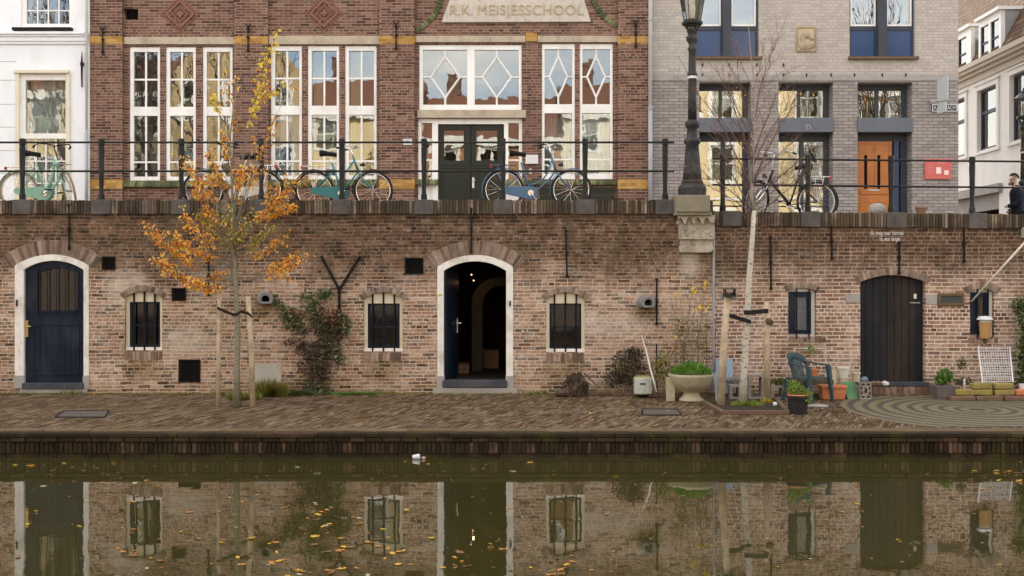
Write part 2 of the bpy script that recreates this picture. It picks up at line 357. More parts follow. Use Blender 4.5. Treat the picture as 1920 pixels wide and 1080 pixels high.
m_lamp = simple('lamp_iron', (.035,.036,.035), .35, .3, 12, bump=.3, dirt=(.09,.085,.08), dirt_amt=.5, dscale=9)
m_navy = simple('navy_paint', (.008,.014,.028), .4, .2, 4, bump=.12, dirt=(.035,.045,.058), dirt_amt=.55, dscale=3.5)
m_planks = simple('dark_planks', (.017,.018,.024), .5, .35, 3, bump=.3, dirt=(.06,.042,.035), dirt_amt=.6, dscale=1.8)
m_green = simple('dark_green_paint', (.024,.028,.021), .35, .1, 4, bump=.05)
m_slate = simple('slate_paint', (.085,.10,.125), .45, .08, 4, bump=.05, dirt=(.14,.15,.16), dirt_amt=.3)
m_slatedark = simple('slate_dark', (.05,.057,.07), .45, .08, 4, bump=.05)
m_blackstone = simple('step_stone', (.05,.055,.07), .6, .2, 6, bump=.2, dirt=(.14,.13,.12), dirt_amt=.5)
m_concrete = simple('concrete', (.33,.31,.285), .9, .1, 4, bump=.3, dirt=(.2,.18,.15), dirt_amt=.5)
m_orange = simple('orange_door', (.42,.135,.018), .35, .18, 3, bump=.08, dirt=(.28,.08,.012), dirt_amt=.5)
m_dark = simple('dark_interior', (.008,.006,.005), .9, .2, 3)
m_room = simple('room_plaster', (.09,.08,.07), .9, .2, 1)
m_zinc = simple('zinc', (.36,.37,.38), .35, .1, 4, metal=.7, bump=.05)
m_pipew = simple('pipe_white', (.62,.62,.62), .45, .06, 3, dirt=(.4,.4,.4), dirt_amt=.4)
m_pipeg = simple('pipe_grey', (.3,.31,.33), .45, .1, 3)
m_wood = simple('stake_wood', (.46,.37,.25), .85, .3, 9, bump=.6, dirt=(.17,.13,.08), dirt_amt=.8, dscale=6)
m_barkwood = simple('bark_wood', (.09,.065,.045), .95, .35, 14, bump=1, dirt=(.2,.16,.12), dirt_amt=.5, dscale=12)
m_stump = simple('rotten_wood', (.045,.03,.02), .95, .35, 14, bump=1, dirt=(.17,.13,.10), dirt_amt=.6, dscale=14)
m_rubber = simple('black_rubber', (.018,.017,.017), .7, .2, 9)
m_terra = simple('terracotta', (.48,.17,.075), .85, .12, 7, bump=.2, dirt=(.35,.22,.14), dirt_amt=.5)
m_potb = simple('black_pot', (.022,.021,.022), .6, .2, 6)
m_chair = simple('green_plastic', (.035,.065,.078), .5, .2, 8, bump=.1, dirt=(.10,.13,.10), dirt_amt=.6, dscale=7)
m_tin = simple('weathered_tin', (.44,.47,.42), .7, .15, 8, bump=.3, dirt=(.22,.24,.12), dirt_amt=.8, dscale=8)
m_urn = simple('urn_concrete', (.40,.355,.245), .9, .12, 6, bump=.5, dirt=(.22,.19,.11), dirt_amt=.6, dscale=5)
m_block = simple('grey_block', (.27,.245,.215), .95, .2, 7, bump=.7, dirt=(.12,.11,.07), dirt_amt=.7, dscale=6)
m_board = simple('green_board', (.055,.17,.065), .6, .12, 5, dirt=(.10,.16,.09), dirt_amt=.4)
m_blueboard = simple('blue_board', (.25,.31,.38), .7, .12, 4, dirt=(.16,.18,.2), dirt_amt=.6)
m_soil = simple('soil', (.045,.035,.025), 1, .35, 20, bump=1)
m_chrome = simple('chrome', (.72,.72,.72), .2, .05, 9, metal=1, bump=0)
m_brass = simple('brass', (.55,.40,.16), .35, .1, 9, metal=.9, bump=.05)
m_tyre = simple('tyre', (.03,.028,.027), .8, .1, 9)
m_tantyre = simple('tan_tyre', (.33,.23,.14), .8, .12, 9)
m_red = simple('red_plastic', (.5,.02,.015), .3, .05, 9)
m_metaldark = simple('grey_sign_metal', (.36,.40,.40), .45, .06, 4)
m_signblack = simple('sign_black', (.02,.022,.03), .35, .1, 5)
m_redsign = simple('red_sign', (.50,.10,.085), .35, .06, 4)
m_plaque = simple('wood_plaque', (.13,.085,.05), .7, .2, 8)
m_rooftile = brick('roof_tile', .20, .17, .03, [(0,(.12,.075,.05)),(.5,(.17,.105,.07)),(1,(.23,.15,.10))], (.04,.03,.025), kind='yz', irr=.6, hdr=0)
m_redtile = simple('red_roof', (.22,.105,.07), .8, .25, 14, bump=.6)
m_curtain = simple('cream_curtain', (.62,.52,.33), .9, .1, 3)
m_bluecurtain = simple('blue_curtain', (.30,.42,.62), .9, .06, 3)
m_netcurtain = simple('net_curtain', (.50,.49,.46), .9, .06, 3)
m_tan = simple('tan_card', (.42,.24,.10), .7, .15, 7)
m_flower = simple('yellow_petal', (.85,.60,.02), .6, .1, 20)
m_skin = simple('skin', (.42,.25,.18), .55, .08, 20, bump=.05)
m_hair = simple('brown_hair', (.075,.045,.028), .8, .3, 60, bump=.6)
m_jacket = simple('dark_jacket', (.012,.013,.022), .85, .3, 9, bump=.3)
m_mouldy = simple('mouldy_white', (.70,.68,.64), .5, .1, 5, bump=.15, dirt=(.38,.34,.27), dirt_amt=.8, dscale=5)
m_asphalt = simple('street_brick', (.13,.10,.09), .9, .2, 5)

def leafmat(name, stops, trans=.35):
    g = G(name); c = g.ramp(g.island(), stops)
    d = g.n('ShaderNodeBsdfDiffuse'); g.set(d.inputs[0], c); t = g.n('ShaderNodeBsdfTranslucent'); g.set(t.inputs[0], c)
    gl = g.n('ShaderNodeBsdfGlossy'); gl.inputs['Roughness'].default_value = .45
    m1 = g.n('ShaderNodeMixShader'); m1.inputs[0].default_value = trans; g.nt.links.new(d.outputs[0], m1.inputs[1]); g.nt.links.new(t.outputs[0], m1.inputs[2])
    m2 = g.n('ShaderNodeMixShader'); m2.inputs[0].default_value = .05; g.nt.links.new(m1.outputs[0], m2.inputs[1]); g.nt.links.new(gl.outputs[0], m2.inputs[2])
    return g.done(m2.outputs[0])
lf_orange = leafmat('orange_leaf', [(0,(.36,.12,.02)),(.3,(.66,.25,.03)),(.65,(.88,.42,.045)),(1,(.85,.58,.09))], .45)
lf_yellow = leafmat('yellow_leaf', [(0,(.60,.36,.03)),(.5,(.85,.58,.04)),(1,(.62,.56,.08))], .45)
lf_olive = leafmat('olive_leaf', [(0,(.20,.16,.03)),(.5,(.36,.28,.04)),(1,(.42,.38,.07))])
lf_green = leafmat('bright_green_leaf', [(0,(.05,.14,.012)),(.5,(.11,.26,.022)),(1,(.22,.40,.05))])
lf_ivy = leafmat('ivy_leaf', [(0,(.022,.038,.012)),(.45,(.065,.10,.028)),(.8,(.15,.19,.06)),(1,(.50,.50,.24))])
lf_ivybrown = leafmat('ivy_brown_leaf', [(0,(.03,.015,.009)),(.5,(.075,.04,.022)),(1,(.14,.08,.045))])
lf_red = leafmat('russet_leaf', [(0,(.22,.06,.025)),(1,(.35,.13,.05))])
lf_dark = leafmat('dark_shrub_leaf', [(0,(.02,.018,.008)),(.6,(.045,.04,.014)),(1,(.10,.10,.03))])
lf_grass = leafmat('dry_grass', [(0,(.13,.14,.02)),(.5,(.28,.22,.04)),(1,(.36,.20,.05))])
lf_weed = leafmat('weed_green', [(0,(.04,.09,.015)),(1,(.10,.19,.035))])
LEAVES = [lf_orange, lf_yellow, lf_olive, lf_green, lf_ivy, lf_ivybrown, lf_red, lf_dark, lf_grass, lf_weed]

def bark(name, a, b, spots=None):
    g = G(name); p = g.obj(); n = g.noise(g.scale(p,(6,6,1.6)), 6, 6, .7)
    c = g.mix(n, a, b)
    if spots: c = g.mix(g.ramp(g.noise(g.scale(p,(3,3,9)), 5, 4, .6), [(.56,0),(.63,.85)]), c, spots)
    return g.done(g.bsdf(c, .85, g.bump(n, .6, .01)))
m_bark1 = bark('grey_bark', (.13,.115,.07), (.27,.25,.18), (.09,.08,.05))
m_birch = bark('birch_bark', (.40,.36,.30), (.56,.52,.45), (.14,.11,.085))
m_twig = bark('red_twig', (.07,.04,.03), (.15,.09,.065))
m_twigb = bark('grey_twig', (.11,.09,.065), (.2,.165,.11))
m_bigbark = bark('dark_bark', (.05,.04,.03), (.11,.09,.07))

def pane_mat(name, boost=.13, wav=.35, tint=(.8,.85,.85)):
    g = G(name); p = g.pos()
    fr = g.n('ShaderNodeFresnel'); fr.inputs[0].default_value = 1.5
    nb = g.bump(g.noise(p, 2.2, 2, .5), wav, .02)
    f = g.math('ADD', g.math('MULTIPLY', fr.outputs[0], 1.5), boost, clamp=True)
    tr = g.n('ShaderNodeBsdfTransparent'); g.set(tr.inputs[0], tint)
    gl = g.n('ShaderNodeBsdfGlossy'); gl.inputs['Roughness'].default_value = .0; g.set(gl.inputs['Normal'], nb); g.set(gl.inputs[0], (1,1,1))
    m = g.n('ShaderNodeMixShader'); g.nt.links.new(f, m.inputs[0]); g.nt.links.new(tr.outputs[0], m.inputs[1]); g.nt.links.new(gl.outputs[0], m.inputs[2])
    return g.done(m.outputs[0])
m_glass = pane_mat('window_glass', .05, .07)
m_glassflat = pane_mat('modern_glass', .09, .035)
m_glasslow = pane_mat('cellar_glass', .0, .06)
m_bluepanel = simple('blue_glass_panel', (.012,.046,.135), .12, .05, 2, bump=0, ior=1.42)
g_ = G('lantern_glass'); fr = g_.n('ShaderNodeFresnel'); tr = g_.n('ShaderNodeBsdfTransparent'); g_.set(tr.inputs[0], (.9,.9,.88)); gl = g_.n('ShaderNodeBsdfGlossy'); gl.inputs['Roughness'].default_value = .05
mm = g_.n('ShaderNodeMixShader'); g_.nt.links.new(fr.outputs[0], mm.inputs[0]); g_.nt.links.new(tr.outputs[0], mm.inputs[1]); g_.nt.links.new(gl.outputs[0], mm.inputs[2]); m_lglass = g_.done(mm.outputs[0])
def glow(name, col, s):
    g = G(name); return g.done(g.bsdf(col, .5, emit=col, es=s))
m_bulb = glow('warm_bulb', (1,.6,.28), 1.2)

# water: murky olive body, sharp slightly rippled surface
g = G('canal_water'); p = g.pos()
n1 = g.noise(g.scale(p,(1.0,.55,1)), 1.6, 2, .5); n2 = g.noise(g.scale(p,(1.6,.8,1)), 7, 2, .5)
h = g.math('ADD', g.math('MULTIPLY', n1, 1.0), g.math('MULTIPLY', n2, .12))
wc = g.mix(g.noise(p, .5, 3, .5), (.032,.028,.009), (.045,.038,.0125))
m_water = g.done(g.bsdf(wc, .015, g.bump(h, .13, .02), ior=2.0))

# ------------------------------------------------------------ setting
struct(MB().box(-260, 260, -260, 320, -1.6, -1.2).build('ground', m_soil))
struct(MB().add([(-60,-0.4,0),(60,-0.4,0),(60,QE+.06,0),(-60,QE+.06,0)], [(0,1,2,3)]).build('water', m_water))
mb = MB()
ye, yb = QE+.34, WY+.05
mb.add([(-40,ye,ZQ(ye)),(40,ye,ZQ(ye)),(40,yb,ZQ(yb)),(-40,yb,ZQ(yb)),(-40,ye,-1.2),(40,ye,-1.2),(40,yb,-1.2),(-40,yb,-1.2)],
       [(0,1,2,3),(4,7,6,5),(0,4,5,1),(1,5,6,2),(2,6,7,3),(3,7,4,0)])
struct(mb.build('quay', m_pave))
# labyrinth paving: rings laid in the quay
g = G('labyrinth_paving'); p = g.pos(); x, y, z = g.sep(p)
dx = g.math('SUBTRACT', x, 6.9); dy = g.math('MULTIPLY', g.math('SUBTRACT', y, 16.25), 1.12)
r = g.math('SQRT', g.math('ADD', g.math('MULTIPLY', dx, dx), g.math('MULTIPLY', dy, dy)))
r = g.math('ADD', r, g.math('MULTIPLY', g.math('SUBTRACT', g.noise(p, 2.5, 2, .5), .5), .05))
ang = g.math('ARCTAN2', dy, dx)
rw = g.math('FRACT', g.math('MULTIPLY', r, 4.6)); light_j = g.smooth(g.math('FRACT', g.math('MULTIPLY', ang, g.math('MULTIPLY', g.math('FLOOR', g.math('MULTIPLY', r, 9.2)), 3.1))), .0, .25)
line = g.math('MULTIPLY', g.smooth(rw, .08, .24), g.math('SUBTRACT', 1, g.smooth(rw, .50, .66)))
seg = g.math('FRACT', g.math('MULTIPLY', ang, g.math('MULTIPLY', g.math('FLOOR', g.math('MULTIPLY', r, 9.2)), 1.35)))
joint = g.math('GREATER_THAN', .12, seg)
light = g.mix(g.noise(p, 9, 5, .7), (.08,.07,.035), (.20,.165,.10)); dk = g.mix(g.noise(p, 12, 5, .7), (.022,.018,.013), (.085,.068,.05))
c = g.mix(line, g.mix(g.math('SUBTRACT', 1, light_j), light, (.05,.045,.02)), dk); c = g.mix(g.math('MULTIPLY', joint, .6), c, (.04,.04,.015))
c = g.mix(g.ramp(g.noise(p, 2.6, 7, .75), [(.50,0),(.64,.45)]), c, g.mix(line, (.17,.145,.05), (.05,.042,.018)))
m_lab = g.done(g.bsdf(c, .9, g.bump(g.math('ADD', line, g.math('MULTIPLY', joint, .5)), .5, .01)))
mb = MB(); vs_ = []; n = 64
for k in range(n):
    a = 2*math.pi*k/n; xx = 6.9+1.95*math.cos(a); yy = min(17.62, max(14.8, 16.25+1.85*math.sin(a)))
    vs_.append((xx, yy, ZQ(yy)+.004))
mb.add(vs_, [tuple(range(n))]); struct(mb.build('paving_circle', m_lab))
# edge: top band and brick face
mb = MB(); mb.hexa([(-40,QE,-1.0),(40,QE,-1.0),(40,ye,-1.0),(-40,ye,-1.0),(-40,QE,ZQ(QE)-.012),(40,QE,ZQ(QE)-.012),(40,ye,ZQ(ye)-.001),(-40,ye,ZQ(ye)-.001)])
struct(mb.build('quay_edge_core', m_darkmortar))
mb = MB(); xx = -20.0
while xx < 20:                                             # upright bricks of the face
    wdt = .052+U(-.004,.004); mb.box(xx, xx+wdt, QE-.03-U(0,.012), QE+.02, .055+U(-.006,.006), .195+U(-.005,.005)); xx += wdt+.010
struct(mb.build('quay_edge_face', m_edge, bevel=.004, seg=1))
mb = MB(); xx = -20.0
while xx < 20:
    wdt = U(.19,.24); o_ = U(-.008,.008)
    mb.box(xx, xx+wdt, QE-.055+o_, QE+.1, .206, .26+o_*.3); xx += wdt+.010
xx = -20.0
while xx < 20:
    wdt = U(.8,1.2); o_ = U(-.006,.006)
    mb.box(xx, xx+wdt, QE-.06+o_, QE+.12, .264, .318+o_*.4); xx += wdt+.006
xx = -20.1
while xx < 20:
    wdt = U(.2,.23); mb.box(xx, xx+wdt, QE-.02, QE+.05, -.06, .046); xx += wdt+.01
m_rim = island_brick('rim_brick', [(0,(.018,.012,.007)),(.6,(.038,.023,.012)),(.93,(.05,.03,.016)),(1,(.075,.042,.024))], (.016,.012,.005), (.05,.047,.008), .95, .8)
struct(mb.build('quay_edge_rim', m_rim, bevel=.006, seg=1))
mb = MB(); xx = -20
while xx < 20:
    wdt = U(.5,.7)
    for yy in (QE+.125, QE+.235):
        a = xx+U(-.02,.02); mb.hexa([(a,yy,.2),(a+wdt-.008,yy,.2),(a+wdt-.008,yy+.104,.2),(a,yy+.104,.2),(a,yy,ZQ(yy)+.004),(a+wdt-.008,yy,ZQ(yy)+.004),(a+wdt-.008,yy+.104,ZQ(yy+.104)+.004),(a,yy+.104,ZQ(yy+.104)+.004)])
    xx += wdt
m_edgetop = island_brick('edge_top_brick', [(0,(.10,.07,.042)),(.5,(.13,.092,.055)),(1,(.155,.11,.068))], (.07,.052,.025), (.12,.10,.02), .6, .6)
struct(mb.build('quay_edge_top', m_edgetop))
# street behind the wall
mb = MB(); SL, SR = HC+1.31, HC+1.11
cols = [(-40,SL),(3.0,SL),(4.4,SR),(9.0,SR),(11.0,HC+.80),(40,HC+.6)]; v_=[]; f_=[]
for x_, z_ in cols: v_ += [(x_,WY+.42,z_),(x_,60,z_)]
for i in range(len(cols)-1): f_.append((2*i,2*i+2,2*i+3,2*i+1))
mb.add(v_, f_); struct(mb.build('street', m_asphalt))
# opposite bank (stands behind the camera, seen in the panes)
struct(MB().box(-60,60,-3.0,1.6,-1.2,.42).build('opposite_quay', m_pave))
struct(MB().box(-60,60,-60,-3.35,-1.2,3.4).build('opposite_street', m_asphalt))

# ------------------------------------------------------------ quay walls
def arch_ring(name, geo, t, parent, yf, extra=.03, th_scale=1.0, bw=.062):
    cx, cz, r, th = geo; th = th*th_scale; mb = MB(); n = max(6, int(2*th*(r+t/2)/bw)); st = 2*th/n
    ring = [(cx+(r+.002)*math.sin(a), cz+(r+.002)*math.cos(a)) for a in [-th+2*th*i/24 for i in range(25)]]
    ring += [(cx+(r+t-.004)*math.sin(a), cz+(r+t-.004)*math.cos(a)) for a in [th-2*th*i/24 for i in range(25)]]
    mb.prism(ring, yf-.006, yf+.05, 1)
    for i in range(n):
        a0, a1 = -th+i*st+st*.09, -th+(i+1)*st-st*.09; r0, r1 = r+U(0,.006), r+t+U(-.012,.004)
        mb.prism([(cx+r0*math.sin(a0),cz+r0*math.cos(a0)),(cx+r0*math.sin(a1),cz+r0*math.cos(a1)),(cx+r1*math.sin(a1),cz+r1*math.cos(a1)),(cx+r1*math.sin(a0),cz+r1*math.cos(a0))], yf-.012-U(0,.006), yf+.02, 0)
    return mb.build(name, [m_arch, m_mortar], parent)
def sill_bricks(a, b, y0, y1, parent, Y=WY):
    mb = MB(); xx = X(a,Y); x1 = X(b,Y)
    while xx < x1-.03:
        mb.box(xx, xx+.052, Y-.004-U(0,.005), Y+.03, Z(y1-4,Y)+U(-.006,.006), Z(y0,Y)); xx += .062
    return mb.build('sill_bricks', m_arch, parent)
def coping(x0, x1, ztop, hgt, stones, parent):
    mb = MB(); xx = x0; Y = WY
    mb.hexa([(x0,Y-.004,ztop(x0)-hgt),(x1,Y-.004,ztop(x1)-hgt),(x1,Y+.34,ztop(x1)-hgt),(x0,Y+.34,ztop(x0)-hgt),(x0,Y-.004,ztop(x0)-.02),(x1,Y-.004,ztop(x1)-.02),(x1,Y+.34,ztop(x1)-.02),(x0,Y+.34,ztop(x0)-.02)], 1)
    while xx < x1-.05:
        wdt = .040+U(-.003,.005); xc = xx+wdt/2
        if not any(abs(xc-s) < .17 for s in stones):
            mb.box(xx, xx+wdt, Y-.022-U(0,.012), Y+.36, ztop(xc)-hgt+U(-.006,.006), ztop(xc)+U(-.012,.004), 0)
        xx += wdt+.009
    mb.build('brick_coping', [m_cope, m_darkmortar], parent, bevel=.004, seg=1)
    for s in stones:
        MB().box(s-.157, s+.157, Y-.034, Y+.38, ztop(s)-hgt-.012, ztop(s)+.006).build('coping_stone', m_bluestone, parent, bevel=.012)
def rod(pts, parent, Y=WY, r=.016, name='wall_anchor'):
    q = [P(a, b, Y) for a, b in pts]; q = [(v.x, Y-.028, v.z) for v in q]
    mb = MB(); mb.tube(q, r, 6)
    mid = q[len(q)//2] if len(q) > 2 else tuple((a+b)/2 for a,b in zip(q[0],q[-1]))
    mb.box(mid[0]-.022, mid[0]+.022, Y-.055, Y+.02, mid[2]-.03, mid[2]+.03)
    for e in (q[0], q[-1]): mb.box(e[0]-r*1.3, e[0]+r*1.3, Y-.05, Y+.02, e[2]-.02, e[2]+.02)
    return mb.build(name, m_iron, parent)
def grille(a, b, c, d, parent, Y=WY, diag=True):
    mb = MB(); x0, x1, z0, z1 = X(a,Y), X(b,Y), Z(d,Y), Z(c,Y)
    mb.holed([(x0,z0),(x1,z0),(x1,z1),(x0,z1)], [[(x0+.018,z0+.018),(x1-.018,z0+.018),(x1-.018,z1-.018),(x0+.018,z1-.018)]], Y-.015, Y+.02)
    st = .042; W_, H_ = x1-x0, z1-z0; k = -H_
    while k < W_:
        for sgn in (1,-1):
            a0, b0 = max(k,0), min(k+H_, W_)
            if b0-a0 > .01:
                pa = (x0+a0, (z0 if sgn>0 else z1)+sgn*(a0-k)); pb = (x0+b0, (z0 if sgn>0 else z1)+sgn*(b0-k))
                mb.tube([(pa[0],Y-.004,pa[1]),(pb[0],Y-.004,pb[1])], .0045, 4)
        k += st
    return mb.build('vent_grille', m_iron, parent)
def cellar_window(parent, a, b, top, spring, bot, Y=WY, modern=True):
    o, geo = arch(a, b, top, spring, bot, Y)
    x0, x1 = X(a,Y), X(b,Y); zs, zb, zt = Z(spring,Y), Z(bot,Y), Z(top,Y)
    head = Z(spring+8, Y); yf = Y+.07
    fr = MB(); fr.holed(o, [[(x0+.055,zb+.05),(x1-.055,zb+.05),(x1-.055,head),(x0+.055,head)]], yf, yf+.07)
    w_ = fr.build('window', m_cream, parent)
    MB().box(x0, x1, yf-.02, yf+.068, zb-.012, zb+.046).build('window_sill', m_white, w_)
    s = MB(); s.holed([(x0+.05,zb+.045),(x1-.05,zb+.045),(x1-.05,head),(x0+.05,head)],
        [[(x0+.09,zb+.09),(x1-.09,zb+.09),(x1-.09,zb+.5*(head-zb)),(x0+.09,zb+.5*(head-zb))],[(x0+.09,zb+.5*(head-zb)+.02),(x1-.09,zb+.5*(head-zb)+.02),(x1-.09,head-.03),(x0+.09,head-.03)]], yf+.02, yf+.06)
    xm = (x0+x1)/2; s.box(xm-.018, xm+.018, yf+.022, yf+.058, zb+.09, head-.03); s.build('sash', m_navy, w_)
    MB().box(x0+.09, x1-.09, yf+.038, yf+.042, zb+.09, head-.03).build('glass_pane', m_glasslow, w_)
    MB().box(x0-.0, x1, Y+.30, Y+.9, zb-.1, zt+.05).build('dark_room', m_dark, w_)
    for i in range(3):
        xb = x0+(x1-x0)*(.22+.28*i); MB().tube([(xb,Y+.045,zb-.02),(xb,Y+.045,zt-.005)], .015, 6).build('iron_bar', m_iron, w_)
    return geo
wl = thing('quay_wall', 'long brown brick quay wall with arched white framed cellar doors, left of the lamp bracket', 'quay wall', (X(600,WY), WY, ZQ(WY)))
zl = lambda x: Z(375, WY)
xL, xS = -26.0, X(1337, WY)
holes = []
d1, gd1 = arch(28, 167, 477, 498, 727, WY); d2, gd2 = arch(820, 962, 478, 500, 727, WY)
wins = [(234,304,546,558,657),(682,755,548,561,659),(1024,1097,548,561,660)]
wa = [arch(*q, WY) for q in wins]
vents = [(191,217,481,506),(322,349,540,564),(335,376,674,717),(759,794,483,514)]
holes = [d1, d2] + [q[0] for q in wa] + [rect(*v, WY) for v in vents]
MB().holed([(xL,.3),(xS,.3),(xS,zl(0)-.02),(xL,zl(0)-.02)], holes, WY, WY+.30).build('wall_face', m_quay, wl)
for v in vents:
    MB().pbox(v[0], v[1], v[2], v[3], WY, WY+.12, WY+.2).build('vent_back', m_dark, wl); grille(*v, wl)
coping(xL, xS, zl, .225, [X(q,WY) for q in (42,190,340,490,641,795,943,1097,1247)] + [X(-110,WY), X(-262,WY)], wl)
for q in wins: 
    gq = cellar_window(wl, *q); arch_ring('brick_arch', gq, .10, wl, WY, bw=.062, th_scale=1.08); sill_bricks(q[0], q[1], q[4]+2, q[4]+22, wl)
arch_ring('brick_arch', gd1, .235, wl, WY, th_scale=1.12); arch_ring('brick_arch', gd2, .235, wl, WY, th_scale=1.12)
for pts in ([(131,385),(131,430),(131,466)], [(884,392),(884,430),(884,472)], [(1061,433),(1063,517)], [(1231,524),(1231,607)], [(392,485),(392,553)]): rod(pts, wl)
mb = MB(); Yq = WY-.03
for a, b in (((603,480),(637,543)),((676,480),(637,543)),((637,540),(637,587))):
    mb.tube([(X(a[0],WY),Yq,Z(a[1],WY)),(X(b[0],WY),Yq,Z(b[1],WY))], .024, 6)
mb.build('wall_anchor', m_iron, wl)
MB().pbox(478, 528, 681, 737, WY, WY-.012, WY+.01).build('cement_patch', simple('cement_patch',(.40,.38,.33),.9,.15,4,bump=.3,dirt=(.3,.24,.1),dirt_amt=.6), wl)
def door_frame(parent, poly_out, a, b, top, spring, bot, cut=True):
    inn, gi = arch(a, b, top, spring, bot+4, WY)
    fr = MB(); fr.holed(poly_out, [[(x_, max(z_, Z(bot,WY)+.001)) for x_, z_ in inn]], WY-.012, WY+.10)
    return fr, gi
def frame_shape(oa, ob, otop, osp, ia, ib, itop, isp, bot):
    o, _ = arch(oa, ob, otop, osp, bot, WY); i, gi = arch(ia, ib, itop, isp, bot, WY)
    # one U-shaped outline: out, then back along the inside
    return [o[0]] + [i[0]] + i[2:][::-1] + [i[1]] + [o[1]] + o[2:], gi, i
# door 1: navy door with barred pane
shp, gi, inn = frame_shape(28,167,477,498,45,157,489,506,727)
dd = MB(); dd.prism(inn, WY+.07, WY+.115); 
door = MB()
w0 = arch(64,147,499,508,586, WY)[0]
door.holed(inn, [w0], WY+.05, WY+.10)
dl = door.build('door', m_navy, wl)
fr = MB().prism(shp, WY-.014, WY+.12).build('door_frame', m_mouldy, dl, bevel=.006)
for a,b in ((27,46),(156,168)): MB().pbox(a,b,704,728,WY,WY-.02,WY+.12).build('frame_foot', m_concrete, dl)
MB().holed([(x_,z_) for x_,z_ in w0], [[((x_-X(105,WY))*.9+X(105,WY), (z_-Z(545,WY))*.9+Z(545,WY)) for x_,z_ in w0]], WY+.035, WY+.055).build('pane_moulding', m_navy, dl)
MB().prism(w0, WY+.075, WY+.08).build('glass_pane', m_glasslow, dl)
for i in range(5):
    xb = X(70+17.5*i, WY); MB().tube([(xb,WY+.02,Z(592,WY)),(xb,WY+.02,Z(500+abs(i-2)*2,WY))], .008, 6).build('iron_bar', m_iron, dl)
mb = MB(); mb.holed(rect(57,147,606,704,WY), [rect(61,143,610,700,WY)], WY+.035, WY+.052)
for i in range(1,7): xb = X(61+82*i/7,WY); mb.box(xb-.002, xb+.002, WY+.045, WY+.052, Z(700,WY), Z(610,WY))
mb.build('door_panel', m_navy, dl)
mb = MB(); mb.pbox(44,51,601,632,WY,WY+.03,WY+.05); mb.tube([P(47,612,WY+.01),P(58,612,WY+.01)], .012, 8); mb.build('door_handle', m_brass, dl)
mb = MB(); mb.pbox(43,158,718,729,WY,WY-.05,WY+.2); mb.build('door_step', m_blackstone, wl, bevel=.008)
MB().pbox(38,164,729,737,WY,WY-.02,WY+.05).build('sill_course', m_concrete, wl)
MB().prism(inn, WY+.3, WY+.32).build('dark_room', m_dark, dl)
MB().pbox(31,34,562,574,WY,WY-.03,WY-.012).build('doorbell', m_signblack, dl)
MB().lathe([(.022,0),(.018,.02),(0,.022)], (X(6,WY), WY-.02, Z(623,WY)), 12).build('doorbell', m_pipew, wl)
# door 2: open door to a lit cellar
shp, gi, inn2 = frame_shape(820,962,478,500,832,949,490,508,727)
dl2 = MB().prism(shp, WY-.014, WY+.12).build('open_doorway', m_mouldy, wl, bevel=.006)
for a,b in ((819,833),(948,963)): MB().pbox(a,b,705,727,WY,WY-.02,WY+.12).build('frame_foot', m_concrete, dl2)
MB().pbox(830,951,713,726,WY,WY-.05,WY+.25).build('door_step', m_blackstone, dl2, bevel=.008)
mb = MB(); xh = X(833,WY); 
leafp = [Vector((xh+.0,WY+.13,0)), Vector((xh+.165,WY+.98,0))]; dirv = (leafp[1]-leafp[0]).normalized(); nrm = Vector((dirv.y,-dirv.x,0))*.022
zb_, zt_ = Z(713,WY), Z(503,WY)
a_, b_ = leafp
mb.hexa([a_+nrm+Vector((0,0,zb_)), b_+nrm+Vector((0,0,zb_)), b_-nrm+Vector((0,0,zb_)), a_-nrm+Vector((0,0,zb_)), a_+nrm+Vector((0,0,zt_)), b_+nrm+Vector((0,0,zt_+.12)), b_-nrm+Vector((0,0,zt_+.12)), a_-nrm+Vector((0,0,zt_))])
dlf = mb.build('door_leaf', m_navy, dl2)
hp = a_+dirv*.72+nrm*1.4; mb = MB(); mb.tube([(hp.x,hp.y,Z(628,WY)),(hp.x,hp.y,Z(600,WY))], .013, 8); mb.tube([(hp.x,hp.y,Z(609,WY)),(hp.x+.07,hp.y,Z(609,WY))], .010, 8); mb.build('door_handle', m_chrome, dl2)
rm = MB(); x0r, x1r, z0r, z1r = X(760,WY), X(1060,WY), Z(716,WY), Z(470,WY)
rm.box(x0r,x1r,WY+.3,WY+4.2,z0r-.08,z0r); rm.box(x0r,x1r,WY+4.2,WY+4.3,z0r,z1r); rm.box(x0r-.1,x0r,WY+.3,WY+4.2,z0r,z1r); rm.box(x1r,x1r+.1,WY+.3,WY+4.2,z0r,z1r); rm.box(x0r,x1r,WY+.3,WY+4.2,z1r,z1r+.1)
m_cellar = simple('cellar_wall', (.05,.032,.022), .9, .3, 2)
rm.build('cellar_room', m_cellar, dl2)
mb = MB(); xa = X(900,WY+2.5)
o_, _g = arch(885, 985, 520, 560, 705, WY+2.5, 16); i_, _g2 = arch(905, 975, 536, 572, 705, WY+2.5, 16)
mb.prism([o_[0],i_[0]]+i_[2:][::-1]+[i_[1],o_[1]]+o_[2:], WY+2.4, WY+2.75); mb.build('cellar_arch', simple('cellar_plaster',(.085,.07,.052),.9,.2,3), dl2)
mb = MB(); mb.box(X(850,WY+2),X(880,WY+2),WY+1.8,WY+2.4,z0r,z0r+.16); mb.box(X(895,WY+3),X(935,WY+3),WY+3,WY+3.5,z0r,z0r+.35)
mb.build('cellar_bench', simple('bench_wood',(.25,.12,.05),.6,.2,3), dl2)
mb = MB(); 
for a,b,yy in ((888,526,2.6),(848,507,1.6),(915,527,3.3),(884,515,2.2)):
    c = P(a,b,WY+yy); mb.lathe([(0,-.014),(.012,-.007),(.014,0),(.01,.01),(0,.014)], c, 8)
mb.build('light_bulb', m_bulb, dl2)
pl = bpy.data.lights.new('cellar_lamp','POINT'); pl.energy = .35; pl.color = (1,.6,.3); pl.shadow_soft_size = .012
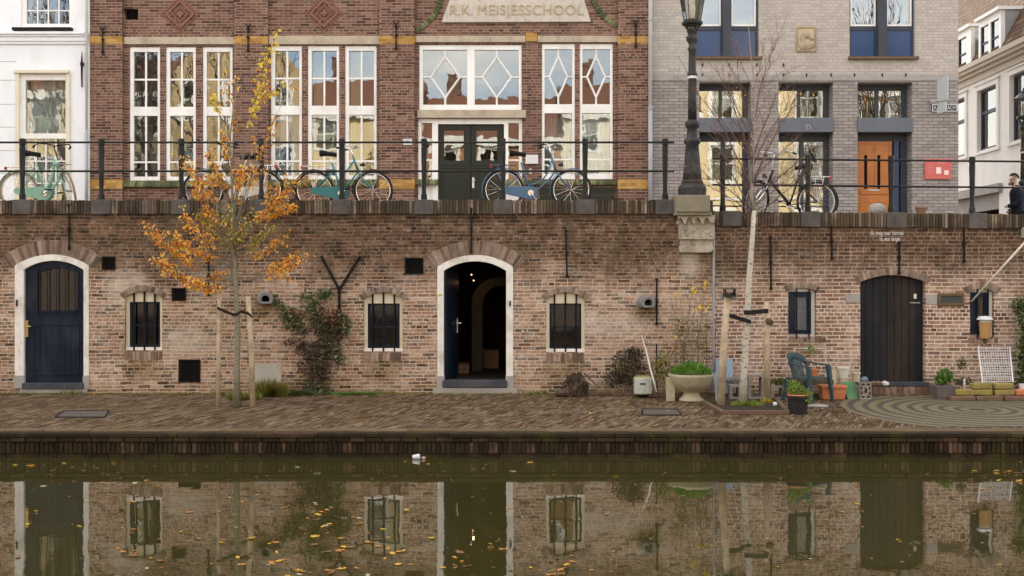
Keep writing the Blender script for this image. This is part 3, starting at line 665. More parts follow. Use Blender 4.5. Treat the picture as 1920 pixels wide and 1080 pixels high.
po = bpy.data.objects.new('cellar_lamp', pl); COL.objects.link(po); po.parent = dl2; po.location = P(889,530,WY+2.0)-OFF[dl2.name]
MB().pbox(822,829,551,555,WY,WY-.02,WY-.014).build('number_plate', m_brass, dl2)
MB().pbox(955,958,564,574,WY,WY-.03,WY-.014).build('doorbell', m_signblack, dl2)
MB().lathe([(.02,0),(.016,.02),(0,.022)], (X(980,WY), WY-.02, Z(622,WY)), 12).build('doorbell', m_pipew, wl)
MB().pbox(812,970,727,738,WY,WY-.03,WY+.05).build('sill_course', m_concrete, wl)
# grey clay spouts
def spout(px, py, r, yaw, green=False):
    mb = MB(); c = P(px, py, WY); n = 20
    prof = [(0,r),(.10,r*1.02),(.20,r),(.30,r*.93)]
    outr = []
    A = Matrix.Rotation(yaw,3,'Z')
    def ring(d, rr, ri=None, sq=1):
        pts = []
        for k in range(n):
            a = 2*math.pi*k/n; xx, zz = rr*math.cos(a), rr*math.sin(a)
            if zz < -rr*.55: zz = -rr*.55-(abs(zz)-rr*.55)*.2
            pts.append(c + A @ Vector((xx,-d,zz)))
        return pts
    rings = [ring(-.02,r*1.1), ring(.12,r), ring(.24,r*.96), ring(.26,r*.86), ring(.255,r*.52), ring(.10,r*.48)]
    vs = [v for q in rings for v in q]; fs = [(i*n+k,(i+1)*n+k,(i+1)*n+(k+1)%n,i*n+(k+1)%n) for i in range(len(rings)-1) for k in range(n)]
    mb.add(vs, fs); bk = ring(.12,r*.5); o = mb.build('clay_spout', simple('grey_clay',(.22,.21,.205),.85,.2,8,bump=.4,dirt=(.10,.09,.07),dirt_amt=.6), wl)
    MB().add(bk, [tuple(range(n))]).build('spout_hole', m_dark, o)
    if green:
        mb = MB()
        for _ in range(25):
            q = (Vector((U(-1,1),-1,U(-.2,1)))).to_track_quat('X','Z'); mb.leaf(c + A @ Vector((U(-.05,.05),-.22,-.06+U(-.02,.03))), .05, .02, q)
        mb.build('moss_tuft', lf_weed, o)
spout(497, 561, .125, .25); spout(1209, 568, .125, .12, True)

# right wall, coping 0.2 m lower
wr = thing('quay_wall', 'reddish brick quay wall with black plank double door, right of the lamp bracket', 'quay wall', (X(1640,WY), WY, ZQ(WY)))
zr = lambda x: Z(396, WY) - (x-xS)*.0095
YR = WY+.03
d3, gd3 = arch(1613,1735,516,529,721,YR); w4, gw4 = arch(1478,1530,540,546,631,YR); w5, gw5 = arch(1819,1864,541,548,632,YR)
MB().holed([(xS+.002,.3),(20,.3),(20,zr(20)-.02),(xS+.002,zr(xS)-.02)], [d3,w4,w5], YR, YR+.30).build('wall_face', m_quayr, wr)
coping(xS+.003, 20, zr, .235, [X(q,WY) for q in (1372,1519,1680,1833,1990)], wr)
MB().tube([(xS+.01,YR-.03,.5),(xS+.01,YR-.03,zr(xS)-.05)], .02, 8).build('thin_pipe', m_pipeg, wr)
for g3, t_, s_ in ((gd3,.12,1.1),(gw4,.10,1.15),(gw5,.12,1.25)): arch_ring('brick_arch', g3, t_, wr, YR, th_scale=s_)
sill_bricks(1478,1548,633,646,wr,YR); sill_bricks(1815,1872,634,648,wr,YR)
for pts in ([(1444,445),(1445,541)], [(1558,420),(1559,485)], [(1685,455),(1685,512)], [(1806,425),(1807,490)]): rod(pts, wr, YR)
# plank door
mb = MB(); mb.prism(d3, YR+.13, YR+.2); dr = mb.build('double_door', m_planks, wr)
mb = MB(); cx, cz, rr, th = gd3
x = X(1613,YR); k = 0; W8 = (X(1735,YR)-x)/9
for k in range(9):
    x0, x1 = x+k*W8+.004, x+(k+1)*W8-.004; dz_ = 0 if k not in (4,) else 0
    zt = lambda xx: cz+math.sqrt(max(rr*rr-(xx-cx)**2, 0))-.004
    o_ = U(0,.006)+(0 if k < 8 else -.01)
    mb.prism([(x0,Z(717,YR)),(x1,Z(717,YR)),(x1,zt(x1)),((x0+x1)/2,zt((x0+x1)/2)),(x0,zt(x0))], YR+.10-o_, YR+.13, k)
pm = [simple('plank_paint', c, .5, .3, 3, bump=.3, dirt=d, dirt_amt=.6, dscale=2) for c,d in (((.013,.015,.022),(.03,.03,.035)),((.016,.016,.02),(.04,.03,.028)),((.022,.018,.018),(.055,.038,.03)),((.03,.021,.018),(.06,.042,.03)))]
mi = [0,0,1,1,2,3,3,2,0]
mb.m = [mi[i] for i in mb.m]; mb.build('plank', pm, dr)
MB().tube([P(1676,599,YR+.06),P(1683,600,YR+.05)], .012, 8).build('door_handle', m_iron, dr)
MB().pbox(1717,1722,551,560,YR,YR+.08,YR+.095).build('door_note', m_cream, dr)
put_text('door_lettering', 'WERFKELDER', .028, m_pipew, dr, (X(1719,YR), YR+.085, Z(568,YR)), .002)
MB().pbox(1604,1741,716,724,YR,YR-.06,YR+.2).build('door_step', m_blackstone, wr, bevel=.01)
mb = MB(); xx = X(1632,YR)
while xx < X(1742,YR): mb.box(xx, xx+.09, YR-.12-U(0,.01), YR, .44, Z(724,YR)-U(0,.01)); xx += .1
mb.build('step_bricks', m_mossy if False else m_loose, wr)
# lattice window
def dark_window(o, a, b, c, d, lattice):
    x0, x1, zb, zt = X(a,YR), X(b,YR), Z(d,YR), Z(c,YR)
    w_ = MB().holed(o, [rect(a+3, b-9, c+8, d-5, YR)], YR+.08, YR+.13).build('window', m_white, wr)
    mb = MB(); mb.holed(rect(a+2,b-8,c+7,d-5,YR), [rect(a+14,b-16,c+16,d-12,YR)], YR+.03, YR+.08); mb.build('sash', m_navy, w_)
    MB().pbox(a+12,b-14,c+14,d-10,YR,YR+.065,YR+.07).build('glass_pane', m_glasslow, w_)
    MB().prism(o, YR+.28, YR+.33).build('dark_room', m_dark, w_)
    if lattice:
        mb = MB(); xa, xb_, za, zc = X(a+14,YR), X(b-16,YR), Z(d-12,YR), Z(c+16,YR); W_, H_ = xb_-xa, zc-za; k = -H_
        while k < W_:
            for sg in (1,-1):
                a0, b0 = max(k,0), min(k+H_,W_)
                if b0-a0 > .01: mb.tube([(xa+a0,YR+.055,(za if sg>0 else zc)+sg*(a0-k)),(xa+b0,YR+.055,(za if sg>0 else zc)+sg*(b0-k))], .0035, 4)
            k += .038
        mb.build('lattice', m_pipeg, w_)
    for i in (.3,.75):
        xb = x0+(x1-x0)*i; MB().tube([(xb,YR+.0,zb-.04),(xb,YR+.0,zt)], .013, 6).build('iron_bar', m_iron, w_)
dark_window(w4,1478,1530,540,631,True); dark_window(w5,1819,1864,541,632,False)
for a,b,c,d in ((1585,1612,552,567),(1736,1757,552,570)): MB().pbox(a,b,c,d,YR,YR-.012,YR+.02).build('stone_block', m_concrete, wr)
w_pl = thing('name_plaque', 'small brown framed plaque with dark centre on brick beside the plank door', 'sign', P(1782,562,YR))
MB().holed(rect(1758,1807,550,573,YR), [rect(1763,1802,555,568,YR)], YR-.035, YR).build('frame', m_plaque, w_pl, bevel=.004)
MB().pbox(1763,1802,555,568,YR,YR-.02,YR-.001).build('panel', simple('plaque_panel',(.055,.065,.06),.5,.2,20), w_pl)
put_text('wall_lettering', 'de weg naar binnen', .105, m_pipew, wr, (X(1663,YR), YR-.004, Z(437,YR)), .002, sx=.66)
put_text('wall_lettering', 'is een lange', .105, m_pipew, wr, (X(1669,YR), YR-.004, Z(448,YR)), .002, sx=.66)
MB().pbox(1913,1925,427,447,YR,YR-.12,YR).build('wall_bracket', m_concrete, wr, bevel=.01)

# lamp corbel
cb = thing('lamp_corbel', 'weathered carved stone bracket with scalloped trim under the large street lamp', 'stone bracket', P(1300,472,WY))
MB().pbox(1268,1331,366,398,WY-.25,WY-.30,WY+.35).build('pedestal', m_pedestal, cb, bevel=.015)
MB().pbox(1266,1334,398,404,WY-.2,WY-.27,WY+.05).build('moulding', m_pedestal, cb, bevel=.01)
mb = MB(); pts = [(1270,404),(1338,404)]; low = [(1338,418)]
for k in range(4):
    c0 = 1333-16.5*k-4
    low += [(c0+1,419),(c0-1,412),(c0-5,408),(c0-9,411),(c0-11.5,418),(c0-12.5,421)]
low += [(1270,418)]
mb.prism(poly_px(pts+low, WY-.12), WY-.20, WY-.12)
mb.pbox(1271,1337,404,449,WY,WY-.12,WY+.02); mb.build('scalloped_trim', m_stone, cb)
mb = MB(); mb.pbox(1274,1335,449,462,WY,WY-.07,WY+.02)
for _ in range(90):
    a, b = U(1276,1332), (U(428,446) if U(0,1)<.6 else U(450,461)); r_ = U(.008,.022); c = P(a,b,WY); mb.lathe([(0,-r_),(r_*.8,-r_*.5),(r_,0),(r_*.8,r_*.5),(0,r_)], (c.x, WY-(.12 if b<449 else .07), c.z), 6)
mb.build('carving', m_stone, cb)
mb = MB(); mb.prism(poly_px([(1271,462),(1336,462),(1336,469),(1330,474),(1274,474)], WY), WY-.09, WY+.02); mb.build('base_block', m_stone, cb, bevel=.01)

# ------------------------------------------------------------ railings
def post_mb(zb, zt):
    H = zt-zb; mb = MB()
    mb.lathe([(.052,0),(.052,.10),(.042,.115),(.036,.2),(.050,H-.16),(.046,H-.13),(.040,H-.125),(.048,H-.11),(.052,H-.07),(.052,H-.02),(.045,H)], (0,0,0), 8, rot=math.pi/8)
    return mb
def railing(label, posts, ztf, zbf, r1, r2, x0, x1):
    cx = sum(posts)/len(posts); root = thing('iron_railing', label, 'railing', (cx, WY+.16, zbf(cx)))
    base = None
    for x_ in posts:
        if base is None:
            base = post_mb(zbf(x_), ztf(x_)); base = base.build('post', m_rail, root, smooth=False, loc=(0,0,0)); base.parent = root
            o = base
        else: o = base.copy(); COL.objects.link(o); o.parent = root
        o.location = Vector((x_, WY+.16, zbf(x_))) - root.location
    for rf in (r1, r2): MB().tube([(x0,WY+.16,rf(x0)),(x1,WY+.16,rf(x1))], .017, 8).build('rail', m_rail, root)
YP = WY+.16
railing('black iron railing of nine posts standing before the brick school', [X(q,YP) for q in (-262,-110,42,190,340,490,641,795,943,1097,1247)],
        lambda x: Z(260,YP), lambda x: Z(375,WY)+.0, lambda x: Z(267,YP), lambda x: Z(321,YP), xL, X(1264,YP))
railing('black iron railing of four posts standing before the grey brick house', [X(q,YP) for q in (1355,1515,1671,1823,1985)],
        lambda x: zr(x)+(398-290)/F*YP, lambda x: zr(x), lambda x: zr(x)+(398-298)/F*YP, lambda x: zr(x)+(398-347)/F*YP, X(1336,YP), 20)

# ------------------------------------------------------------ facades
def sash_window(parent, a, b, c, d, panes, Y=FY, depth=.10, mat=None, glass=None, name='window', curtain=None, bar=.018, yo=.0):
    """panes: list of (a,b,c,d,cols,rows_or_'diamond')"""
    mat = mat or m_white; glass = glass or m_glass; y0 = Y+yo
    w_ = MB().holed(rect(a,b,c,d,Y), [rect(q[0],q[1],q[2],q[3],Y) for q in panes], y0+.02, y0+.02+depth).build(name, mat, parent, bevel=.004, seg=1)
    gl = MB(); ct = MB()
    for pa,pb,pc,pd,nc,nr in panes:
        mt = MB()
        x0,x1,z0,z1 = X(pa,Y),X(pb,Y),Z(pd,Y),Z(pc,Y)
        if nr == 'diamond':
            cx,cz = (x0+x1)/2,(z0+z1)/2; hw,hh = (x1-x0)*.33,(z1-z0)*.37
            t = .016
            q = [(cx,cz+hh),(cx+hw,cz),(cx,cz-hh),(cx-hw,cz)]
            for i in range(4): mt.tube([(q[i][0],y0+.05,q[i][1]),(q[(i+1)%4][0],y0+.05,q[(i+1)%4][1])], .022, 4)
            for s,e in (((cx,cz+hh),(cx,z1)),((cx,cz-hh),(cx,z0)),((cx+hw,cz),(x1,cz)),((cx-hw,cz),(x0,cz))): mt.tube([(s[0],y0+.05,s[1]),(e[0],y0+.05,e[1])], .02, 4)
        else:
            for i in range(1,nc): xx = x0+(x1-x0)*i/nc; mt.box(xx-bar,xx+bar,y0+.04,y0+.075,z0,z1)
            rows = nr if isinstance(nr,(list,tuple)) else [j/nr for j in range(1,nr)]
            for f in rows: zz = z1-(z1-z0)*f; mt.box(x0,x1,y0+.042,y0+.073,zz-bar,zz+bar)
        gl.box(x0,x1,y0+.060,y0+.064,z0,z1)
        if mt.v: mt.build('glazing_bars', mat, w_)
        if curtain:
            n = 26; cc = curtain if isinstance(curtain,(list,tuple)) else (curtain,0,1)
            if len(cc)==3 or cc[3]==panes.index((pa,pb,pc,pd,nc,nr)):
                xa, xb_ = x0+(x1-x0)*cc[1], x0+(x1-x0)*cc[2]
                vs = []; 
                for i in range(n+1):
                    xx = xa+(xb_-xa)*i/n; yy = y0+.26+.025*math.sin(i*1.9)+.012*math.sin(i*.7); vs += [(xx,yy,z0-.02),(xx,yy,z1+.02)]
                ct.add(vs, [(2*i,2*i+2,2*i+3,2*i+1) for i in range(n)])
    gl.build('glass_pane', glass, w_)
    if ct.v: ct.build('curtain', (curtain[0] if isinstance(curtain,(list,tuple)) else curtain), w_, smooth=True)
    return w_
TOPZ = 15.0
def shell(root, x0, x1, y0, y1, z0, z1, mat, backy=1.6):
    MB().box(x0,x0+.25,y0+.3,y1,z0,z1).build('side_wall', mat, root); MB().box(x1-.25,x1,y0+.3,y1,z0,z1).build('side_wall', mat, root)
    MB().box(x0+.25,x1-.25,y1-.25,y1,z0,z1).build('rear_wall', mat, root); MB().box(x0,x1,y0+.3,y1,z1,z1+.1).build('roof', m_rooftile, root)
    MB().box(x0+.25,x1-.25,y0+backy+.5,y0+backy+.6,z0,z1).build('room_wall', m_room, root)

# --- school
sx0, sx1 = X(170.5,FY), X(1218,FY)
sc = thing('school_building', 'red brown brick school with tall white windows and inscribed stone tablet', 'school', ((sx0+sx1)/2, FY, SL))
grpA = [(243,300),(311,367),(380,436)]; grpB = [(508,566),(577,636),(647,706)]
rects = [(a,b,88,340) for a,b in grpA] + [(a,b,86,338) for a,b in grpB] + [(786,978,84,206),(784,979,222,440),(1016,1078,82,336),(1087,1149,82,336),(233,259,17,37)]
MB().holed([(sx0,3.3),(sx1,3.3),(sx1,TOPZ),(sx0,TOPZ)], [rect(*q,FY) for q in rects], FY, FY+.30).build('facade_wall', m_school, sc)
shell(sc, sx0, sx1, FY, FY+9, 3.3, TOPZ, m_school)
MB().pbox(233,259,17,37,FY,FY+.12,FY+.16).build('dark_vent', m_dark, sc)
for a,b in ((172,232),(441,504),(712,778),(1158,1217)):
    x0,x1 = X(a,FY),X(b,FY); MB().box(x0,x1,FY-.10,FY-.002,3.3,TOPZ).build('pilaster', m_school, sc)
    MB().box(x0-.004,x1+.004,FY-.105,FY-.003,Z(84,FY),Z(70,FY)).build('yellow_band', m_yellowb, sc)
    MB().box(x0-.004,x1+.004,FY-.105,FY-.003,Z(355,FY),Z(337,FY)).build('yellow_band', m_yellowb, sc)
for a,b in ((234,441),(505,712),(779,985),(1008,1158)): 
    MB().pbox(a,b,68 if a>500 else 70,84 if a<700 else 80,FY,FY-.05,FY+.0).build('stone_lintel', m_lintel, sc, bevel=.008)
MB().pbox(986,1007,62,78,FY,FY-.03,FY).build('yellow_band', m_yellowb, sc)
def tiles(a,b,c,d,parent):
    mb = MB(); x = X(a,FY)
    while x < X(b,FY)-.03:
        z0,z1 = Z(d,FY),Z(c,FY); mb.hexa([(x,FY-.09,z0),(x+.052,FY-.09,z0),(x+.052,FY+.02,z0),(x,FY+.02,z0),(x,FY-.085,z0+.04),(x+.052,FY-.085,z0+.04),(x+.052,FY+.02,z1),(x,FY+.02,z1)]); x += .06
    mb.build('tile_sill', m_greentile, parent)
tiles(233,441,338,351,sc); tiles(505,712,336,349,sc); tiles(779,822,336,347,sc); tiles(945,1157,336,347,sc)
for gi_, (grp, t, bt) in enumerate(((grpA,88,340),(grpB,86,338))):
    for i,(a,b) in enumerate(grp):
        cur = None
        if gi_==1 and i==0: cur = (m_bluecurtain,0,1,1)
        elif gi_==1: cur = (m_curtain,.0,.42)
        elif i==2: cur = (m_curtain,.55,1)
        sash_window(sc, a, b, t, bt, [(a+7,b-5,t+9,t+112,2,2),(a+7,b-5,t+129,bt-9,2,[.76])], curtain=cur)
sash_window(sc, 786,978,84,206, [(793,876,93,196,1,'diamond'),(890,973,93,196,1,'diamond')])
for a,b in ((1016,1078),(1087,1149)):
    sash_window(sc, a,b,82,336, [(a+5,b-5,92,195,1,'diamond'),(a+5,b-5,212,326,2 if False else 1,[.76])], curtain=(m_netcurtain,0,1,1))
MB().pbox(783,986,207,222,FY,FY-.07,FY+.06).build('stone_beam', m_lintel, sc, bevel=.008)
fr = MB().holed(rect(784,979,222,440,FY), [rect(790,810,230,340,FY), rect(821,945,232,438,FY), rect(953,973,230,340,FY), rect(790,810,350,436,FY), rect(953,973,350,436,FY)], FY+.04, FY+.16).build('door_frame', m_white, sc)
for a,b in ((790,810),(953,973)): MB().pbox(a,b,230,340,FY,FY+.1,FY+.104).build('side_light', m_glass, fr)
mb = MB(); mb.pbox(790,810,350,436,FY,FY+.08,FY+.11); mb.pbox(953,973,350,436,FY,FY+.08,FY+.11); mb.pbox(790,810,298,301,FY,FY+.07,FY+.12); mb.pbox(953,973,298,301,FY,FY+.07,FY+.12); mb.build('side_panel', m_white, fr)
for a,b,ga,gb in ((822,882,832,869),(883,944,893,932)):
    dv = MB().holed(rect(a,b,233,438,FY), [rect(ga,gb,243,300,FY)], FY+.10, FY+.15).build('door', m_green, sc, bevel=.004, seg=1)
    MB().pbox(ga,gb,243,300,FY,FY+.125,FY+.129).build('glass_pane', m_glass, dv)
    mb = MB(); mb.holed(rect(ga-4,gb+4,312,430,FY), [rect(ga-1,gb+1,315,427,FY)], FY+.088, FY+.099); mb.pbox(a,b,306,309,FY,FY+.09,FY+.099); mb.build('door_moulding', m_green, dv)
    if a > 850:
        mb = MB(); mb.pbox(885,889,332,352,FY,FY+.07,FY+.099); mb.tube([P(887,338,FY+.05),P(891,338,FY+.05)], .012, 6); mb.build('door_handle', m_pipew, dv)
MB().pbox(985,1009,291,308,FY,FY-.06,FY).build('mailbox', m_pipew, sc, bevel=.01)
MB().pbox(992,997,316,327,FY,FY-.04,FY).build('lock_plate', m_zinc, sc)
mb = MB().pbox(757,773,262,273,FY,FY-.115,FY-.10).build('number_plate', m_pipew, sc); put_text('house_number', '29', .085, simple('plate_blue',(.03,.06,.25),.4,.05,5), sc, (X(765,FY),FY-.118,Z(267.5,FY)), .002)
mb = MB()
for k in range(3): mb.pbox(1012,1152,352+k*14,364+k*14,FY,FY-.03,FY-.001)
mb.build('green_board_panel', m_green, sc)
tp = [(828,43),(846,-6),(1093,-6),(1108,42)]
MB().prism(poly_px(tp,FY), FY-.05, FY-.001).build('stone_tablet', m_tablet, sc, bevel=.01)
put_text('carved_lettering', 'R.K.', .30, m_gold, sc, (X(865,FY), FY-.055, Z(21,FY)), .010, sx=.94, spacing=1.08)
put_text('carved_lettering', 'MEISJESSCHOOL', .30, m_gold, sc, (X(994,FY), FY-.055, Z(21,FY)), .010, sx=.96, spacing=1.08)
def arcband(c, r, a0, a1):
    mb = MB(); n = max(4, int(abs(a1-a0)*r/6.4)); t = 9
    for i in range(n):
        q0, q1 = a0+(a1-a0)*(i+.07)/n, a0+(a1-a0)*(i+.93)/n
        mb.prism(poly_px([(c[0]+r*math.cos(q),c[1]-r*math.sin(q)) for q in (q0,q1)]+[(c[0]+(r+t)*math.cos(q),c[1]-(r+t)*math.sin(q)) for q in (q1,q0)], FY), FY-.03, FY-.001)
    mb.build('green_brick_arc', m_greentile, sc)
arcband((735,-28), 92, math.radians(-62), math.radians(30)); arcband((1202,-36), 92, math.radians(150), math.radians(242))
for cx,cy in ((338,27),(608,25)):
    mb = MB()
    for rr_, t_, dpt in ((36,4,.012),(28,6,.03),(17,6,.02),(7,6,.035)):
        o_ = [(cx,cy-rr_),(cx+rr_,cy),(cx,cy+rr_),(cx-rr_,cy)]; q_ = rr_-t_; i_ = [(cx,cy-q_),(cx+q_,cy),(cx,cy+q_),(cx-q_,cy)]
        mb.holed(poly_px(o_,FY), [poly_px(i_,FY)], FY-dpt, FY-.001) if q_>1 else mb.prism(poly_px(o_,FY), FY-dpt, FY-.001)
    mb.build('brick_diamond', island_brick('diamond_brick',[(0,(.17,.075,.055)),(1,(.24,.11,.08))],(.12,.06,.045),(.2,.12,.09),.4,.2), sc)
def fancy_anchor(px, y0, y1, root, yf):
    mb = MB(); c = P(px,y0,FY); e = P(px,y1,FY); x_ = c.x; yy = yf-.03
    mb.tube([(x_,yy,c.z-.05),(x_,yy,(c.z+e.z)/2),(x_,yy,e.z)], [.018,.012,.02], 6)
    mb.tube([(x_-.055,yy,c.z+.02),(x_-.02,yy,c.z-.02),(x_,yy,c.z-.07)], .012, 6); mb.tube([(x_+.055,yy,c.z+.02),(x_+.02,yy,c.z-.02),(x_,yy,c.z-.07)], .012, 6)
    for zz in (c.z-.1,(c.z+e.z)/2,e.z): mb.box(x_-.026,x_+.026,yy-.02,yf,zz-.02,zz+.02)
    mb.build('wall_anchor', m_iron, root)
for px,a,b in ((197,54,100),(468,49,97),(744,45,94),(1191,42,90)): fancy_anchor(px,a,b,sc,FY-.10)
mb = MB(); xd = X(1217.5,FY); mb.tube([(xd,FY-.17,Z(205,FY)),(xd,FY-.17,TOPZ-.5)], .042, 10); dp = mb.build('drainpipe', m_pipew, sc, smooth=True)
MB().tube([(xd,FY-.17,3.4),(xd,FY-.17,Z(203,FY))], .048, 10).build('lower_pipe', m_pipeg, dp, smooth=True)
for yy in (40,205,300): MB().lathe([(.055,-.03),(.055,.03)], (xd,FY-.17,Z(yy,FY)), 10).build('pipe_clip', m_pipeg, dp)
# --- white house left
hx0 = -17.5
wh = thing('white_house', 'white plastered house with sash windows left of the brick school', 'house', ((hx0+sx0)/2, FY, SL))
MB().holed([(hx0,3.3),(sx0-.002,3.3),(sx0-.002,TOPZ-1),(hx0,TOPZ-1)], [rect(37,125,140,392,FY), rect(40,138,-90,50,FY), rect(-230,-142,140,392,FY), rect(-227,-139,-90,50,FY)], FY, FY+.3).build('facade_wall', m_stucco, wh)
shell(wh, hx0, sx0-.004, FY, FY+9, 3.3, TOPZ-1, m_stucco)
for dx_ in (0,-267):
    sash_window(wh, 37+dx_,125+dx_,140,392, [(47+dx_,122+dx_,150,250,1,1),(47+dx_,122+dx_,260,385,4,3)], depth=.12, mat=m_white, bar=.012, curtain=(m_netcurtain,0,1,0))
    sash_window(wh, 40+dx_,138+dx_,-90,50, [(49+dx_,129+dx_,-80,44,4,5)], depth=.12, bar=.012)
    MB().pbox(28+dx_,131+dx_,132,138,FY,FY-.08,FY).build('window_hood', m_cream, wh, bevel=.005); MB().pbox(30+dx_,37+dx_,138,392,FY,FY-.04,FY).build('architrave', m_cream, wh); MB().pbox(125+dx_,132+dx_,138,392,FY,FY-.04,FY).build('architrave', m_cream, wh)
    MB().pbox(26+dx_,137+dx_,53,58,FY,FY-.10,FY).build('window_sill', m_iron, wh)
mb = MB(); a0,a1 = hx0, X(163,FY)
for c,d,pr in ((62,66,.14),(66,70,.10),(70,78,.07),(78,83,.04)): mb.box(a0,a1,FY-pr,FY-.001,Z(d,FY),Z(c,FY))
mb.build('cornice', m_stucco, wh)
mb = MB()
for yy in (115,150,195,238,282,325): mb.box(hx0,X(30,FY),FY-.002,FY+.01,Z(yy+1,FY),Z(yy,FY)); 
mb.build('groove', m_concrete, wh)
mb = MB(); x_ = X(155,FY); mb.tube([(x_,FY-.04,Z(97,FY)),(x_,FY-.05,Z(120,FY)),(x_,FY-.04,Z(164,FY))], [.006,.022,.014], 6); mb.box(x_-.03,x_+.03,FY-.06,FY,Z(124,FY),Z(118,FY)); mb.build('wall_anchor', m_iron, wh)
mb = MB(); xd = X(167.5,FY); mb.tube([(xd,FY-.15,Z(247,FY)),(xd,FY-.15,TOPZ-1.4)], .028, 8); dp = mb.build('drainpipe', m_pipew, wh, smooth=True); MB().tube([(xd,FY-.15,3.4),(xd,FY-.15,Z(246,FY))], .034, 8).build('lower_pipe', m_pipeg, dp, smooth=True)
# --- grey brick house
gx0, gx1 = X(1219.5,FY), X(1797,FY)
gh = thing('grey_brick_house', 'grey brick house with blue window panels and orange front door', 'house', ((gx0+gx1)/2, FY, SR))
zsp = Z(141,FY)
ops = [(1311,1408,153,430),(1460,1562,153,430),(1608,1710,153,430)]
MB().holed([(gx0,3.1),(gx1,3.1),(gx1,zsp-.11),(gx0,zsp-.11)], [rect(*q,FY) for q in [(a,b,154.5,d) for a,b,c,d in ops]], FY, FY+.35).build('lower_wall', m_greyb, gh)
MB().holed([(gx0,zsp),(gx1,zsp),(gx1,TOPZ-.5),(gx0,TOPZ-.5)], [rect(1303,1423,-110,106,FY), rect(1593,1716,-110,106,FY), rect(1303,1423,-420,-205,FY), rect(1593,1716,-420,-205,FY)], FY, FY+.35).build('upper_wall', m_palebrick, gh)
MB().box(gx0,gx1,FY-.012,FY+.35,zsp-.11,zsp).build('concrete_band', m_concrete, gh)
shell(gh, gx0, gx1, FY, FY+9, 3.1, TOPZ-.5, m_greyb)
for a,b in ((1303,1423),(1593,1716)):
    for dy_ in (0,-310):
        m_ = (a+b)/2
        w_ = MB().holed(rect(a,b,-110+dy_,106+dy_,FY), [rect(a+4,m_-10,-104+dy_,47+dy_,FY),rect(m_+10,b-4,-104+dy_,47+dy_,FY),rect(a+4,m_-10,55+dy_,103+dy_,FY),rect(m_+10,b-4,55+dy_,103+dy_,FY)], FY+.10, FY+.2).build('window', m_slatedark, gh)
        mb = MB(); gl = MB(); bp = MB()
        for q0,q1 in ((a+4,m_-10),(m_+10,b-4)):
            mb.holed(rect(q0,q1,-104+dy_,47+dy_,FY), [rect(q0+3,q1-3,-101+dy_,44+dy_,FY)], FY+.09, FY+.15); gl.pbox(q0+3,q1-3,-101+dy_,44+dy_,FY,FY+.12,FY+.124); bp.pbox(q0,q1,55+dy_,103+dy_,FY,FY+.12,FY+.13)
        mb.build('white_sash', m_white, w_); gl.build('glass_pane', m_glassflat, w_); bp.build('blue_panel', m_bluepanel, w_)
        MB().box(X(m_-8,FY),X(m_+8,FY),FY-.03,FY+.095,Z(106+dy_,FY),Z(-110+dy_,FY)).build('mullion', m_slatedark, w_)
        MB().pbox(a-3,b+5,107+dy_,112+dy_,FY,FY-.08,FY+.1).build('window_sill', m_plaque, w_)
rv = MB()
for i,(a,b,c,d) in enumerate(ops):
    w_ = MB().holed(rect(a,b,154.5,430,FY), [rect(a+(4 if i else 0),a+42,165,219,FY),rect(a+48,b-10,165,219,FY)] + ([rect(a+2,b-12,262,428,FY)] if i==2 else [rect(a+4,a+46,262,428,FY),rect(a+54,b-10,262,428,FY)]), FY+.30, FY+.38).build('window', m_slatedark, gh)
    MB().pbox(a-1,b+1,221,248,FY,FY-.03,FY+.32).build('slate_panel', m_slate, w_, bevel=.006)
    g2 = MB(); g2.pbox(a,a+42,165,219,FY,FY+.33,FY+.334); g2.pbox(a+48,b-10,165,219,FY,FY+.33,FY+.334)
    if i < 2: g2.pbox(a+4,a+46,262,428,FY,FY+.33,FY+.334); g2.pbox(a+54,b-10,262,428,FY,FY+.33,FY+.334)
    g2.build('glass_pane', m_glassflat, w_)
    if i == 1:
        put_text('chalk_graffiti', 'D.', .17, simple('chalk',(.3,.32,.35),.9,.1,9), w_, (X(1517,FY),FY-.034,Z(240,FY)), .001)
od = MB(); 
od.holed(rect(1612,1681,262,430,FY), [rect(1628,1634,288,352,FY),rect(1653,1659,288,352,FY)], FY+.27, FY+.32); odo = od.build('door', m_orange, gh)
mb = MB(); mb.holed(rect(1618,1646,266,284,FY),[rect(1620,1644,268,282,FY)],FY+.258,FY+.269); mb.holed(rect(1648,1676,266,356,FY),[rect(1650,1674,268,354,FY)],FY+.258,FY+.269)
mb.pbox(1620,1672,354,362,FY,FY+.25,FY+.269); mb.holed(rect(1620,1672,372,420,FY),[rect(1626,1666,378,414,FY)],FY+.258,FY+.269); mb.build('door_moulding', m_orange, odo)
mb = MB(); mb.pbox(1628,1634,288,352,FY,FY+.29,FY+.3); mb.pbox(1653,1659,288,352,FY,FY+.29,FY+.3); mb.build('door_glass', m_dark, odo)
MB().pbox(1634,1656,353,356,FY,FY+.24,FY+.25).build('letter_slot', m_zinc, odo)
MB().pbox(1683,1692,262,430,FY,FY+.2,FY+.31).build('door_side_panel', simple('side_blue',(.05,.06,.11),.5,.1,4), gh)
rl = MB(); rl.pbox(1492,1531,49,98,FY,FY-.015,FY); ro_ = rl.build('relief_stone', simple('relief_stone',(.46,.38,.26),.85,.1,8,bump=.3), gh, bevel=.004)
mb = MB(); mb.holed(rect(1493,1530,50,97,FY),[rect(1496,1527,53,94,FY)],FY-.03,FY-.014)
def blob(a,b,ra,rb,d):
    c = P(a,b,FY); prof = [(0,-1),(.6,-.8),(.95,-.3),(1,0),(.95,.3),(.6,.8),(0,1)]
    mb.lathe([(r_*ra,z_*rb) for r_,z_ in prof], (c.x,FY-.014,c.z), 12, sx=1, sy=d/ra)
